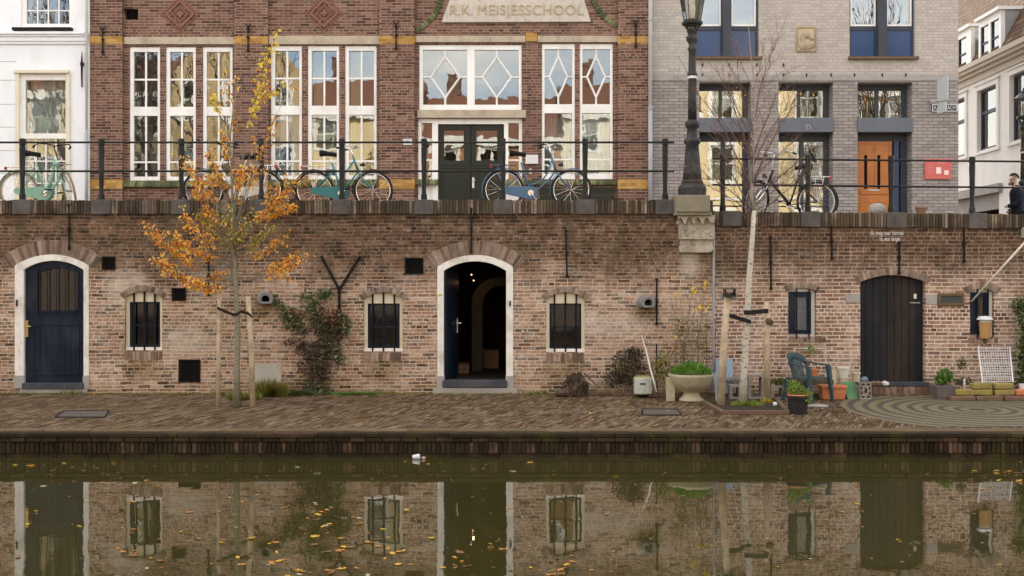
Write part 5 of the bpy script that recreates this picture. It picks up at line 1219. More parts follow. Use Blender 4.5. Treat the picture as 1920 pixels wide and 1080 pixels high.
# person walking at the right edge
def skin_body(name, joints, edges, mat, parent, loc, sub=2):
    me = bpy.data.meshes.new(name); me.from_pydata([j[0] for j in joints], edges, []); me.materials.append(mat)
    o = bpy.data.objects.new(name, me); COL.objects.link(o); o.parent = parent; o.location = loc
    sk = o.modifiers.new('skin','SKIN'); sk.use_smooth_shade = True
    for i, j in enumerate(joints):
        r_ = j[1]; me.skin_vertices[0].data[i].radius = r_ if hasattr(r_,'__len__') else (r_, r_)
    me.skin_vertices[0].data[0].use_root = True
    su = o.modifiers.new('sub','SUBSURF'); su.levels = sub; su.render_levels = sub
    return o
pz = HC+.80; pr_ = thing('person', 'bearded person in a dark jacket walking left behind the railing at the right edge', 'person', (X(1907,25), 25, pz), local=True, rz=math.radians(-12))
J = [((0,0,.92),(.15,.12)),((0,0,1.1),(.14,.11)),((-.01,0,1.3),(.16,.12)),((-.02,0,1.44),(.10,.09)),((-.05,0,1.52),(.055,.055)),((-.08,0,1.60),(.07,.075)),((-.085,0,1.68),(.085,.08)),((-.07,0,1.74),(.07,.065)),
     ((0,.17,1.40),(.055,.055)),((.06,.21,1.14),(.042,.042)),((-.12,.20,.96),(.032,.032)),((-.19,.19,.93),(.03,.02)),
     ((0,-.17,1.40),(.055,.055)),((-.03,-.22,1.13),(.042,.042)),((-.24,-.20,1.05),(.032,.032)),((-.31,-.19,1.04),(.03,.02)),
     ((0,.09,.85),(.09,.09)),((-.12,.09,.48),(.065,.065)),((-.08,.09,.09),(.042,.042)),((-.22,.09,.04),(.035,.03)),
     ((0,-.09,.85),(.09,.09)),((.10,-.09,.48),(.065,.065)),((.32,-.09,.14),(.042,.042)),((.22,-.09,.05),(.035,.03))]
Eg = [(0,1),(1,2),(2,3),(3,4),(4,5),(5,6),(6,7),(3,8),(8,9),(9,10),(10,11),(3,12),(12,13),(13,14),(14,15),(0,16),(16,17),(17,18),(18,19),(0,20),(20,21),(21,22),(22,23)]
body = skin_body('body', J, Eg, m_skin, pr_, (0,0,0))
mb = MB(); mb.lathe([(.155,.84),(.17,.95),(.165,1.08),(.185,1.25),(.20,1.36),(.17,1.44),(.09,1.50),(.075,1.54)], (-.01,0,0), 18, sx=.78, sy=1.12)
for q in ([(0,.17,1.41),(.03,.225,1.28),(.055,.235,1.14),(-.03,.225,1.03),(-.13,.20,.965)], [(0,-.17,1.41),(-.01,-.225,1.28),(-.03,-.24,1.13),(-.13,-.225,1.08),(-.24,-.20,1.05)]): mb.tube(q, [.085,.07,.062,.055,.045], 10)
mb.build('jacket', m_jacket, pr_, smooth=True)
Jt = [((0,0,.9),(.155,.13)),((0,.09,.85),(.105,.105)),((-.12,.09,.48),(.08,.08)),((-.08,.09,.12),(.06,.06)),((0,-.09,.85),(.105,.105)),((.10,-.09,.48),(.08,.08)),((.30,-.09,.16),(.06,.06))]
skin_body('trousers', Jt, [(0,1),(1,2),(2,3),(0,4),(4,5),(5,6)], m_rubber, pr_, (0,0,0))
mb = MB()
for _ in range(260):
    a, b = U(0,2*math.pi), U(-.1,1); v = Vector((math.cos(a)*math.sqrt(max(0,1-b*b)), math.sin(a)*math.sqrt(max(0,1-b*b)), b))
    if v.x < -.5 and v.z < .45: continue
    c = Vector((-.07,0,1.70))+Vector((v.x*.095,v.y*.088,v.z*.10)); mb.leaf(c, .035, .03, (v+Vector((U(-.6,.6),U(-.6,.6),U(-.6,.6)))).to_track_quat('X','Z'))
mb.build('hair', m_hair, pr_)
mb = MB()
for _ in range(90):
    a = U(-1.5,1.5); mb.leaf(Vector((-.085-.075*math.cos(a),.065*math.sin(a),1.575+U(-.025,.04))), .03, .02, Vector((-math.cos(a),math.sin(a),-.8)).to_track_quat('X','Z'))
mb.build('beard', m_hair, pr_)
mb = MB(); mb.lathe([(0,-.014),(.011,-.006),(.012,.004),(.006,.02),(0,.03)], (-.155,0,1.655), 6); mb.build('nose', m_skin, pr_)
for s_ in (-1,1):
    MB().lathe([(0,-.008),(.008,0),(0,.008)], (-.160,.03*s_,1.685), 6).build('eye', m_dark, pr_); MB().lathe([(0,-.03),(.012,-.01),(.014,.01),(0,.03)], (-.075,.088*s_,1.66), 6).build('ear', m_skin, pr_)

# ------------------------------------------------------------ trees on the quay
def vrand(rnd): return Vector((rnd.uniform(-1,1),rnd.uniform(-1,1),rnd.uniform(-1,1)))
def bend(a, b, sag, rnd, n=6):
    a, b = Vector(a), Vector(b); L = (b-a).length; out_ = []
    off = vrand(rnd)*L*.05
    for i in range(n+1):
        t = i/n; out_.append(a.lerp(b,t)+Vector((0,0,-sag*L*math.sin(math.pi*t)))+off*math.sin(math.pi*t)+vrand(rnd)*L*.008*(0<i<n))
    return out_
rt = random.Random(5); TY = YQ(763)
def TP(px, py, dy=0): Y = TY+dy; return P(px, py, Y)
base = PQ(445, 763)
t1 = thing('young_tree', 'slender young tree with sparse orange autumn leaves tied between two stakes', 'tree', tuple(base))
tr_pts = [base, TP(444,700), TP(446,620), TP(442,535), TP(438,470), TP(437,400,.03), TP(434,330,.04), TP(432,250,.05), TP(438,200,.05), TP(446,150,.05)]
MB().tube(tr_pts, [.050,.044,.040,.038,.028,.024,.017,.011,.007,.003], 10).build('trunk', m_bark1, t1, smooth=True)
br = MB(); lv = MB()
def along(pts, t): f = t*(len(pts)-1); i = min(int(f), len(pts)-2); return pts[i].lerp(pts[i+1], f-i)
# limb: start, tip, sag, leaves, leaf material index, where the leaves begin
limbs = [((442,530),(276,434),.10,95,0,.45,-.2),((441,520),(300,486),.12,85,0,.4,.3),((442,528),(352,528),.16,70,0,.3,-.5),((440,500),(330,455),.05,85,0,.3,.5),((440,500),(345,410),.03,50,0,.4,-.3),
         ((439,470),(372,400),.02,45,2,.3,.2),((440,515),(560,480),.10,60,0,.5,.1),((441,525),(592,470),.14,40,0,.5,-.3),((440,500),(530,450),.03,45,0,.45,.4),((439,480),(505,420),.02,35,2,.3,-.4),((440,505),(545,520),.10,14,0,.6,.2),
         ((438,455),(560,335),.0,110,0,.42,-.1),((438,430),(545,385),-.02,50,0,.5,.3),((437,440),(515,220),-.02,50,0,.45,.15),((437,400),(500,100),-.03,62,1,.5,.1),((455,300),(508,150),-.02,22,0,.5,.2),
         ((437,430),(345,310),-.03,60,0,.4,-.2),((438,445),(365,345),-.02,55,0,.35,.25),((437,400),(392,280),-.02,30,0,.4,.1),((434,330),(442,140),-.02,20,0,.4,.3),((433,300),(400,180),-.02,12,1,.8,-.1),
         ((436,380),(470,300),0,30,0,.3,-.3),((438,440),(400,400),0,30,2,.2,.4),((438,450),(480,395),0,20,2,.2,-.4),((436,350),(385,330),0,30,0,.3,.3),((437,470),(410,440),0,26,2,.2,.3),((437,470),(460,420),0,26,2,.2,-.2),
         ((434,330),(420,240),0,16,0,.3,-.2),((438,470),(430,380),0,20,2,.2,-.5),((440,510),(400,515),.05,30,0,.5,.3),((438,420),(455,330),0,22,0,.3,.5)]
for a, b, sag, nl, mi_, t0, dy in limbs:
    s0, e0 = TP(*a), TP(b[0], b[1], dy*1.1)
    pts = bend(s0, e0, sag, rt, 7); br.tube(pts, [.013,.011,.009,.007,.0055,.004,.003,.002], 5)
    subs = [pts]
    for k in range(7):
        t = rt.uniform(.2,.95); p0 = along(pts, t); d = (e0-s0).normalized()
        e = p0 + (d*rt.uniform(.5,1)+vrand(rt)*.55+Vector((0,0,.2)))*(e0-s0).length*.24
        q = bend(p0, e, 0, rt, 3); br.tube(q, [.0045,.0035,.0025,.0015], 3, cap=False)
        if t > t0*.8: subs.append(q)
    for k in range(int(nl*2.7)):
        q = subs[0] if rt.random() < .35 else rt.choice(subs); t = rt.uniform(t0 if q is subs[0] else .2, 1); p = along(q, t)+vrand(rt)*.05
        d = Vector((rt.gauss(0,.6),rt.gauss(0,.6),rt.gauss(-.55,.45)))
        L = rt.uniform(.04,.085)*(1.2 if mi_==1 else 1); mm_ = mi_ if rt.random() < .78 else rt.choice([0,1,2])
        qt = d.to_track_quat('X','Z') @ Matrix.Rotation(rt.uniform(0,6.28),3,'X').to_quaternion()
        lv.leaf(p, L, L*rt.uniform(.5,.62), qt, mm_)
for k in range(45):                                         # fine bare whips fanning up from the crown base
    a = TP(rt.uniform(434,442), rt.uniform(400,530)); e = TP(rt.uniform(370,510), rt.uniform(270,440), rt.uniform(-.5,.5)); br.tube(bend(a,e,0,rt,4), [.005,.004,.003,.002,.0012], 3, cap=False)
br.build('branches', m_twigb, t1); lv.build('leaves', LEAVES[:3], t1)

rb = random.Random(21); TY2 = YQ(757)
def T2(px, py, dy=0): return P(px, py, TY2+dy)
b2 = PQ(1392, 757)
t2 = thing('birch_tree', 'pale barked birch with bare red twigs growing in the small soil bed', 'tree', tuple(b2))
tp = [b2, T2(1395,700), T2(1401,600), T2(1405,520), T2(1411,440), T2(1414,395), T2(1408,370), T2(1411,310), T2(1414,250), T2(1416,210), T2(1413,150), T2(1406,85), T2(1403,40)]
MB().tube(tp[:6], [.064,.053,.047,.043,.038,.034], 12).build('trunk', m_birch, t2, smooth=True)
up_ = MB(); up_.tube(tp[5:], [.034,.029,.023,.018,.013,.009,.006,.003], 8); up_.build('upper_stem', bark('birch_upper',(.20,.155,.12),(.36,.30,.25),(.10,.07,.05)), t2, smooth=True)
tw = MB(); lf2 = MB(); trunkpts = tp
def twig(a, e, r, kids, sag=-.03, leaf=.0):
    q = bend(a, e, sag, rb, 6); tw.tube(q, [r*(1-.13*i) for i in range(7)], 4, cap=False); L = (Vector(e)-Vector(a)).length; d = (Vector(e)-Vector(a)).normalized()
    for k in range(kids):
        t = rb.uniform(.25,.97); p = along(q,t); ee = p+(d*.75+vrand(rb)*.6+Vector((0,0,.12)))*L*rb.uniform(.13,.32)
        qq = bend(p, ee, 0, rb, 3); tw.tube(qq, [r*.4,r*.33,r*.27,r*.2], 3, cap=False)
        for _ in range(2):
            p2 = along(qq, rb.uniform(.3,1)); e2 = p2+(d*.5+vrand(rb)*.8)*L*.08; tw.tube([p2,e2], [r*.22,r*.15], 3, cap=False)
            if rb.random() < leaf: lf2.leaf(e2, .035, .02, vrand(rb).to_track_quat('X','Z'))
for a, e, r in (((1411,420),(1350,545-60),.006),((1411,400),(1300,330),.009),((1412,390),(1540,310),.008),((1412,395),(1330,330),.012),((1411,400),(1345,240),.013),((1410,360),(1310,160),.013),((1411,300),(1335,190),.011),((1412,330),(1372,180),.012),((1413,270),(1350,130),.010),((1414,260),(1385,110),.010),
      ((1412,340),(1480,200),.012),((1413,290),(1470,130),.012),((1413,310),(1495,175),.011),((1411,380),(1520,270),.012),((1412,365),(1490,300),.010),((1414,240),(1445,110),.010),((1415,220),(1455,60),.010),((1413,170),(1430,90),.007),((1413,170),(1380,80),.007),
      ((1412,350),(1445,230),.010),((1411,350),(1395,200),.010),((1412,410),(1500,330),.010),((1411,390),(1370,280),.010),((1410,420),(1340,300),.008),((1412,395),(1560,350),.008),((1413,330),(1505,240),.009)):
    twig(T2(*a), T2(1412+(e[0]-1412)*1.12, e[1], rb.uniform(-.6,.6)), r*.95, 14, leaf=.2)
for a, e, r in (((1410,470),(1355,420),.007),((1411,475),(1440,450),.008),((1412,430),(1455,420),.010),((1411,425),(1340,350),.008),((1407,480),(1380,440),.006),((1413,425),(1455,400),.007)): twig(T2(*a), T2(e[0],e[1],rb.uniform(-.4,.3)), r, 6)
for k in range(20):
    yy = rb.uniform(180,390); a = T2(1412,yy,0); e = T2(1412+rb.choice((-1,1))*rb.uniform(25,75), yy-rb.uniform(50,110), rb.uniform(-.4,.4)); twig(a, e, .005, 3)
tw.build('twigs', m_twig, t2); lf2.build('dry_leaves', lf_orange, t2)

def stake(pts, r, label, group, mat=m_wood):
    c = pts[0]; o = MB().tube(pts, r, 10).build('tree_stake', mat, None, smooth=True, loc=tuple(c)); return tag(o, label, 'stake', group)
stake([PQ(409,763), TP(410,660), TP(411,560)], [.035,.034,.033], 'left wooden stake of the orange leaved young tree', 'stakes supporting the young trees')
stake([PQ(474,764), TP(471,650), TP(465,556)], [.040,.040,.038], 'right wooden stake of the orange leaved young tree', 'stakes supporting the young trees')
stake([PQ(1351,763), P(1356,660,YQ(763)), P(1364,556,YQ(763))], [.060,.056,.048], 'thick left wooden stake of the birch carrying the small dark box', 'stakes supporting the young trees')
stake([PQ(1438,757), P(1438,660,TY2), P(1437,566,TY2)], [.050,.046,.038], 'knotty right wooden stake of the birch', 'stakes supporting the young trees')
def strap(pts, w_, label, loc):
    mb = MB(); pts = [Vector(p) for p in pts]; vs = []
    for p in pts: vs += [(p.x,p.y,p.z-w_/2),(p.x,p.y,p.z+w_/2),(p.x,p.y+.008,p.z+w_/2),(p.x,p.y+.008,p.z-w_/2)]
    n = len(pts); mb.add(vs, [(4*i+j,4*i+(j+1)%4,4*i+4+(j+1)%4,4*i+4+j) for i in range(n-1) for j in range(4)]+[(3,2,1,0),(4*n-4,4*n-3,4*n-2,4*n-1)])
    return tag(mb.build('tree_strap', m_rubber, None, loc=tuple(pts[0])), label, 'strap')
strap([TP(407,578,-.05),TP(411,579,-.06),TP(425,585,-.07),TP(437,590,-.07),TP(445,589,-.065),TP(452,584,-.06),TP(466,588,-.07),TP(472,594,-.06)], .045, 'black rubber strap tying the orange leaved tree to its stakes', 0)
strap([P(1358,588,TY2-.12),P(1364,590,TY2-.13),P(1385,597,TY2-.13),P(1405,603,TY2-.10),P(1408,604,TY2-.08)], .065, 'lower black strap between the birch and its left stake', 0)
strap([P(1395,586,TY2-.10),P(1408,586,TY2-.11),P(1425,584,TY2-.10),P(1441,583,TY2-.07)], .070, 'upper black strap between the birch and its right stake', 0)
Yk = YQ(763)
bx_ = thing('small_box', 'small dark open box on grey bracket at the top of the left birch stake', 'box', P(1366,556,Yk))
MB().holed(rect(1357,1377,541,556,Yk), [rect(1359,1375,543,554,Yk)], Yk-.12, Yk+.05).build('box_body', m_signblack, bx_)
MB().pbox(1352,1384,549,563,Yk,Yk+.055,Yk+.12).build('bracket', m_block, bx_, bevel=.01)
mb = MB(); mb.rbox(P(1443,603,TY2-.06), (.11,.09,.08), rx=.3, ry=.4, rz=.5); tag(mb.build('wood_knot', m_barkwood, None, loc=tuple(P(1443,603,TY2)), bevel=.02), 'brown wooden lump fixed on the right birch stake', 'wood block')

# ------------------------------------------------------------ climbing plants and clumps
rp_ = random.Random(99)
def clump(mb, c, rad, n, L, mats, rnd, flat=None, up=0.0, droop=0):
    for _ in range(n):
        v = vrand(rnd); 
        while v.length > 1: v = vrand(rnd)
        p = Vector((c[0]+v.x*rad[0], c[1]+v.y*rad[1], c[2]+v.z*rad[2]))
        d = vrand(rnd)+Vector((0,-.4,up-droop)); l = L*rnd.uniform(.6,1.3)
        mb.leaf(p, l, l*rnd.uniform(.45,.8), d.to_track_quat('X','Z') @ Matrix.Rotation(rnd.uniform(0,6.28),3,'X').to_quaternion(), rnd.choice(mats))
iv = thing('ivy_plant', 'ivy climbing the brick wall with green and brown leaves below the forked iron anchor', 'climbing plant', P(590,740,WY))
lv = MB(); st_ = MB()
for (px,py,r,n,ms) in ((512,560,9,30,(0,)),(522,568,9,30,(0,)),(530,575,12,26,(0,)),(535,595,12,50,(0,)),(548,610,14,50,(0,)),(615,552,14,60,(0,)),(545,582,16,45,(0,)),(560,590,16,60,(0,0,2)),(580,560,20,90,(0,)),(590,585,24,150,(0,)),(605,552,16,60,(0,)),(618,548,12,30,(0,)),(552,602,20,90,(0,0,1)),(565,618,18,70,(0,1)),
      (600,605,24,130,(0,1)),(625,600,22,90,(1,2)),(618,580,18,35,(2,)),(640,590,12,30,(0,1)),(640,605,22,130,(0,1)),(630,625,24,150,(1,0,1)),(608,625,22,110,(1,0)),(650,620,10,30,(0,)),
      (560,645,18,50,(1,)),(580,655,26,130,(1,)),(605,655,26,150,(1,0)),(630,650,18,80,(0,1)),(635,670,16,60,(0,)),(600,680,26,140,(1,1,0)),(575,685,22,70,(1,)),(545,642,14,20,(1,)),(640,680,8,25,(0,)),
      (590,705,22,80,(1,)),(610,700,16,50,(1,)),(585,725,16,50,(1,0)),(598,735,24,90,(0,3)),(620,737,14,30,(0,3)),(575,738,14,30,(0,3)),(605,722,14,40,(1,0))):
    sc_ = WY/F; clump(lv, (X(px,WY), WY-.07, Z(py,WY)), (r*sc_*.92,.07,r*sc_*.8), int(n*1.45), .05, ms, rp_)
for a, b in (((590,742),(600,650)),((600,650),(630,600)),((600,650),(590,570)),((595,690),(560,620)),((590,590),(530,572)),((590,742),(575,660)),((630,610),(640,575)),((600,700),(638,680)),((560,640),(540,640))):
    st_.tube(bend((X(a[0],WY),WY-.04,Z(a[1],WY)),(X(b[0],WY),WY-.05,Z(b[1],WY)),0,rp_,5), [.010,.009,.008,.007,.006,.005], 5)
lv.build('leaves', [lf_ivy, lf_ivybrown, lf_red, lf_weed], iv); st_.build('stems', m_twigb, iv)
def plant(name, label, cat, loc, clumps, mats, stems=None, L=.05, seed=1, smat=None, group=None):
    rnd = random.Random(seed); t = thing(name, label, cat, loc, group); mb = MB()
    for c, rad, n in clumps: clump(mb, c, rad, n, L, list(range(len(mats))), rnd, up=.5)
    mb.build('foliage', mats, t)
    if stems:
        sm = MB()
        for a, b in stems: sm.tube(bend(a,b,0,rnd,4), [.006,.005,.004,.003,.002], 4)
        sm.build('stems', smat or m_twigb, t)
    return t
def grass_tuft(name, label, c, r, n, h, mats, seed, kind=None, cat='grass', sy=.5):
    rnd = random.Random(seed); mb = MB()
    for _ in range(n):
        a, q = rnd.uniform(0,6.28), rnd.uniform(0,1)**.5; p = Vector((c[0]+r*q*math.cos(a), c[1]+r*sy*q*math.sin(a), ZQ(c[1])-.01)); l = h*rnd.uniform(.4,1.15)*(1-.35*q)
        e = p+Vector((rnd.gauss(0,.3)*l, rnd.gauss(0,.25)*l, l)); m_ = p.lerp(e,.5)+Vector((0,0,.08*l)); w_ = rnd.uniform(.003,.007); s_ = Vector((w_*math.cos(a),w_*math.sin(a),0))
        mb.add([p-s_,p+s_,m_+s_*.8,m_-s_*.8,e], [(0,1,2,3),(3,2,4)], rnd.randrange(len(mats)))
    return tag(mb.build(name, mats, None, loc=(c[0],c[1],ZQ(c[1]))), label, cat, kind=kind)
grass_tuft('grass_clump', 'golden brown grass clump at the wall foot beside the right tree stake', (X(507,17.6),17.6), .27, 1500, .34, [lf_grass,lf_grass,lf_weed], 3)
grass_tuft('weed_tuft', 'low green weeds around the foot of the orange leaved tree', (X(458,17.3),17.3), .28, 700, .16, [lf_weed,lf_olive], 4)
grass_tuft('weed_tuft', 'low green weeds at the wall foot between ivy and cellar window', (X(668,17.75),17.75), .42, 700, .09, [lf_weed,lf_green], 5, sy=.18)
grass_tuft('weed_tuft', 'dark green weeds right of the golden grass clump', (X(560,17.7),17.7), .30, 600, .13, [lf_weed,lf_ivybrown], 6, sy=.3)
# moss and weeds in the joint along the whole wall foot and quay rim: nobody could count it
rs_ = random.Random(44); mb = MB()
for _ in range(2600):
    x_ = rs_.uniform(-9,9.5); y_ = WY-.015-abs(rs_.gauss(0,.04)); l = rs_.uniform(.01,.04)*(2.2 if math.sin(x_*2.3)+math.sin(x_*5.1)>1.0 else 1)
    p = Vector((x_,y_,ZQ(y_))); s_ = .006; mb.add([p-Vector((s_,0,0)),p+Vector((s_,0,0)),p+Vector((rs_.gauss(0,.4)*l,-rs_.uniform(0,.5)*l,l))], [(0,1,2)], rs_.randrange(2))
tag(mb.build('joint_weeds', [lf_weed, lf_olive], None), 'thin moss and weeds in the joint along the wall foot', 'weeds', kind='stuff')

# ------------------------------------------------------------ clutter along the right wall
sp = lambda px,py,Y: P(px,py,Y)
wp = thing('wood_pile', 'dark rotten tree stump with twigs lying against the wall right of the cellar window', 'stump', (X(1078,17.6),17.6,ZQ(17.6)))
rr_ = random.Random(8); mb = MB(); cx, cy, cz = wp.location
prof = [(.20,0),(.22,.08),(.20,.17),(.15,.26),(.09,.33),(.03,.355),(0,.35)]; mb.lathe(prof, (cx,cy,cz), 18, sy=.6)
mb.v = [(x+rr_.uniform(-.035,.035), y+rr_.uniform(-.03,.03), z+rr_.uniform(-.03,.03)) for x,y,z in mb.v]
for _ in range(60): a = rr_.uniform(0,6.28); q = Vector((cx+.15*math.cos(a),cy+.09*math.sin(a),cz+rr_.uniform(0,.2))); mb.tube([q,q+Vector((rr_.uniform(-.04,.04)-.05*math.cos(a),-.01,rr_.uniform(.08,.18)))], [.014,.006], 4)
mb.build('stump', m_stump, wp)
MB().tube([(cx-.32,cy-.05,cz+.05),(cx-.1,cy-.1,cz+.08)], [.05,.07], 8).build('root_lump', m_barkwood, wp)
for a,b in (((1085,722),(1105,700)),((1095,700),(1126,728)),((1088,708),(1108,722)),((1062,720),(1048,726))): MB().tube(bend(sp(a[0],a[1],17.45),sp(b[0],b[1],17.4),0,rr_,3), [.014,.012,.010,.008], 5).build('dead_branch', m_barkwood, wp)
rr_ = random.Random(15); k = 0; ORD = 'first second third fourth fifth sixth seventh eighth ninth tenth eleventh twelfth'.split()
px = 1050.0
spots_ = ['by the stump','beside the cellar window','next to the dark shrub','below the leaning stick','at the left end']
while px < 1250:                                           # single loose bricks edging the bed
    wpx = rr_.uniform(17,25); py = 734+(px-1050)*.035+rr_.uniform(-1.2,1.2); Yb = YQ(py+4); c = Vector((X(px+wpx/2,Yb), Yb, ZQ(Yb)+.03))
    mb = MB(); mb.rbox(c, ((wpx-1.5)*Yb/F, .10, .055), rz=rr_.uniform(-.12,.12), ry=rr_.uniform(-.05,.05))
    tag(mb.build('loose_brick', m_loose, None, loc=tuple(c), bevel=.006), ORD[k]+' loose brick from the left in the row edging the wall foot bed', 'brick', 'bricks edging the bed at the wall foot')
    px += wpx; k += 1
plant('dark_shrub', 'dark brown leafy shrub against the wall left of the weathered tin', 'shrub', (X(1172,17.6),17.6,ZQ(17.6)),
      [((X(1178,17.65),17.68,Z(690,17.65)),(.28,.16,.30),900),((X(1155,17.6),17.66,Z(712,17.6)),(.20,.16,.16),420),((X(1192,17.6),17.7,Z(665,17.6)),(.15,.12,.13),260)], [lf_dark, lf_dark, lf_ivybrown], L=.042, seed=31,
      stems=[((X(1175,17.6),17.65,.5),(X(1175+d,17.6),17.65,Z(655+abs(d),17.6))) for d in (-20,-8,5,18)])
tn = thing('weathered_tin', 'weathered pale square tin with rusty top edge standing on the brick row', 'tin', (X(1205,17.45),17.45,ZQ(17.4)+.06))
cx, cy, cz = tn.location; mb = MB(); a_, h_ = .135, .27
mb.hexa([(cx-a_,cy-a_*.8,cz),(cx+a_,cy-a_*.8,cz),(cx+a_,cy+a_*.8,cz),(cx-a_,cy+a_*.8,cz),(cx-a_*1.02,cy-a_*.82,cz+h_),(cx+a_*1.02,cy-a_*.82,cz+h_),(cx+a_*1.02,cy+a_*.82,cz+h_),(cx-a_*1.02,cy+a_*.82,cz+h_)]); mb.build('body', m_tin, tn, bevel=.02)
mb = MB(); mb.hexa([(cx-a_*.9,cy-a_*.72,cz+h_-.002),(cx+a_*.9,cy-a_*.72,cz+h_-.002),(cx+a_*.9,cy+a_*.72,cz+h_-.002),(cx-a_*.9,cy+a_*.72,cz+h_-.002),(cx-a_*.8,cy-a_*.6,cz+h_+.02),(cx+a_*.8,cy-a_*.6,cz+h_+.02),(cx+a_*.8,cy+a_*.6,cz+h_+.02),(cx-a_*.8,cy+a_*.6,cz+h_+.02)]); mb.build('lid', m_mossy, tn)
MB().rbox((cx-.01,cy-a_*.82,cz+.17),(.09,.01,.022)).build('label_plate', m_iron, tn)
tag(MB().tube([P(1231,735,17.15),P(1226,715,17.2),P(1219,690,17.35),P(1211,655,17.6),P(1203,630,17.85)], [.012,.013,.014,.013,.009], 8).build('white_stick', simple('bare_stick',(.55,.5,.44),.8,.15,12), None, smooth=True, loc=tuple(P(1231,735,17.15))), 'pale bent stick leaning on the wall in front of the tin', 'stick')
tag(MB().tube([(X(1232,17.7),17.7,ZQ(17.7)),(X(1231,17.8),17.8,Z(645,17.8))], [.008,.013], 6).build('dark_rod', m_iron, None, loc=(X(1232,17.7),17.7,ZQ(17.7))), 'thin dark iron rod standing upright right of the leaning stick', 'rod')
plant('variegated_shrub', 'grey green shrub behind the left rim of the concrete urn', 'shrub', (X(1243,17.5),17.5,ZQ(17.5)), [((X(1240,17.5),17.55,Z(695,17.5)),(.20,.14,.20),330),((X(1248,17.5),17.55,Z(672,17.5)),(.14,.1,.12),120)], [lf_ivy, lf_olive], L=.045, seed=32)
c = PQ(1257,751); mb = MB(); mb.box(c.x-.065,c.x+.065,c.y-.06,c.y+.06,c.z-.01,Z(708,c.y)); tag(mb.build('square_post', m_urn, None, loc=tuple(c), bevel=.012), 'short square grey post left of the concrete urn', 'post')
c = PQ(1296,751); ur = thing('stone_urn', 'wide concrete bowl planter on a round foot beside the birch', 'planter', tuple(c)); s_ = c.y/F
MB().lathe([(24*s_,0),(23*s_,3*s_),(17*s_,8*s_),(14*s_,14*s_),(17*s_,17*s_),(28*s_,22*s_),(37*s_,32*s_),(41*s_,44*s_),(43*s_,48*s_),(42*s_,50*s_),(38*s_,49*s_),(30*s_,46*s_),(0,46*s_)], tuple(c), 32).build('bowl', m_urn, ur, smooth=True)
rnd = random.Random(61); mb = MB()
for _ in range(2300):
    a, q = rnd.uniform(0,6.28), rnd.uniform(0,1)**.5; hh = (22-13*q*q)*s_*rnd.uniform(.5,1.25)+.03; p = Vector((c.x+36*s_*q*math.cos(a), c.y+34*s_*q*math.sin(a), c.z+44*s_+hh-.03)); d = Vector((math.cos(a)*q+rnd.gauss(0,.5), math.sin(a)*q+rnd.gauss(0,.5), .9))
    l = rnd.uniform(.025,.05); mb.leaf(p, l, l*.45, d.to_track_quat('X','Z') @ Matrix.Rotation(rnd.uniform(0,6.28),3,'X').to_quaternion(), 0)
pg = mb.build('green_plant', lf_green, None, loc=(c.x,c.y,c.z+.38)); tag(pg, 'bright green bushy plant filling the concrete bowl planter', 'plant')
# tall yellow flowers and their wire support
fl = thing('yellow_flowers', 'tall thin stalks with yellow flowers growing behind the concrete planter', 'flowers', (X(1285,17.6),17.6,ZQ(17.6)))
rnd = random.Random(71); sm, lm, fm = MB(), MB(), MB(); Yf = 17.6
for px,py,r in ((1268,555,1.4),(1258,556,1),(1300,543,2.2),(1306,549,1.4),(1275,550,1),(1325,532,1.8),(1293,556,1.2),(1316,578,3),(1330,575,1.5),(1304,583,1.3),(1267,634,1.4),(1320,541,1)):
    y_ = Yf-rnd.uniform(0,.25); e = P(px,py,y_); a = Vector((X(rnd.uniform(1268,1310),Yf), Yf, ZQ(Yf)+.3)); q = bend(a,e,-.02,rnd,6); sm.tube(q, [.006,.0055,.005,.0045,.004,.003,.002], 4)
    for _ in range(26):
        p = along(q, rnd.uniform(.1,.9)); lm.leaf(p+vrand(rnd)*.03, rnd.uniform(.03,.07), .014, vrand(rnd).to_track_quat('X','Z'), rnd.randrange(3))
    for _ in range(int(10*r)): fm.leaf(e+vrand(rnd)*.018*r, .022*r**.5, .02*r**.5, (vrand(rnd)+Vector((0,-.5,.3))).to_track_quat('X','Z'))
for _ in range(260): lm.leaf(Vector((X(rnd.gauss(1272,7),Yf), Yf-rnd.uniform(0,.2), Z(rnd.uniform(590,690),Yf))), rnd.uniform(.03,.07), .016, vrand(rnd).to_track_quat('X','Z'), rnd.randrange(3))
for _ in range(200): lm.leaf(Vector((X(rnd.gauss(1318,6),Yf), Yf-rnd.uniform(0,.2), Z(rnd.uniform(590,690),Yf))), rnd.uniform(.03,.07), .016, vrand(rnd).to_track_quat('X','Z'), rnd.randrange(3))
sm.build('stems', m_twigb, fl); lm.build('leaves', [lf_olive, lf_ivybrown, lf_weed], fl); fm.build('blossoms', m_flower, fl)
wf = thing('wire_support', 'rusty wire plant support behind the yellow flowers', 'plant support', (X(1322,17.75),17.75,ZQ(17.75)))
mb = MB()
for a in (1308,1325,1341): mb.tube([(X(a,17.75),17.75,.5),(X(a,17.75),17.75,Z(597,17.75))], .005, 4)
for b in (600,634,668,695): mb.tube([(X(1302,17.75),17.745,Z(b,17.75)),(X(1343,17.75),17.745,Z(b,17.75))], .004, 4)
mb.build('wires', simple('rusty_wire',(.10,.06,.04),.8,.3,20), wf)
tag(MB().hexa([P(1341,738,17.62),P(1376,738,17.62),P(1376,738,17.65),P(1341,738,17.65),P(1340,674,17.82),P(1374,672,17.82),P(1374,672,17.85),P(1340,674,17.85)]).build('blue_board', m_blueboard, None, loc=tuple(P(1358,738,17.63))), 'pale blue board leaning on the wall behind the left birch stake', 'board')
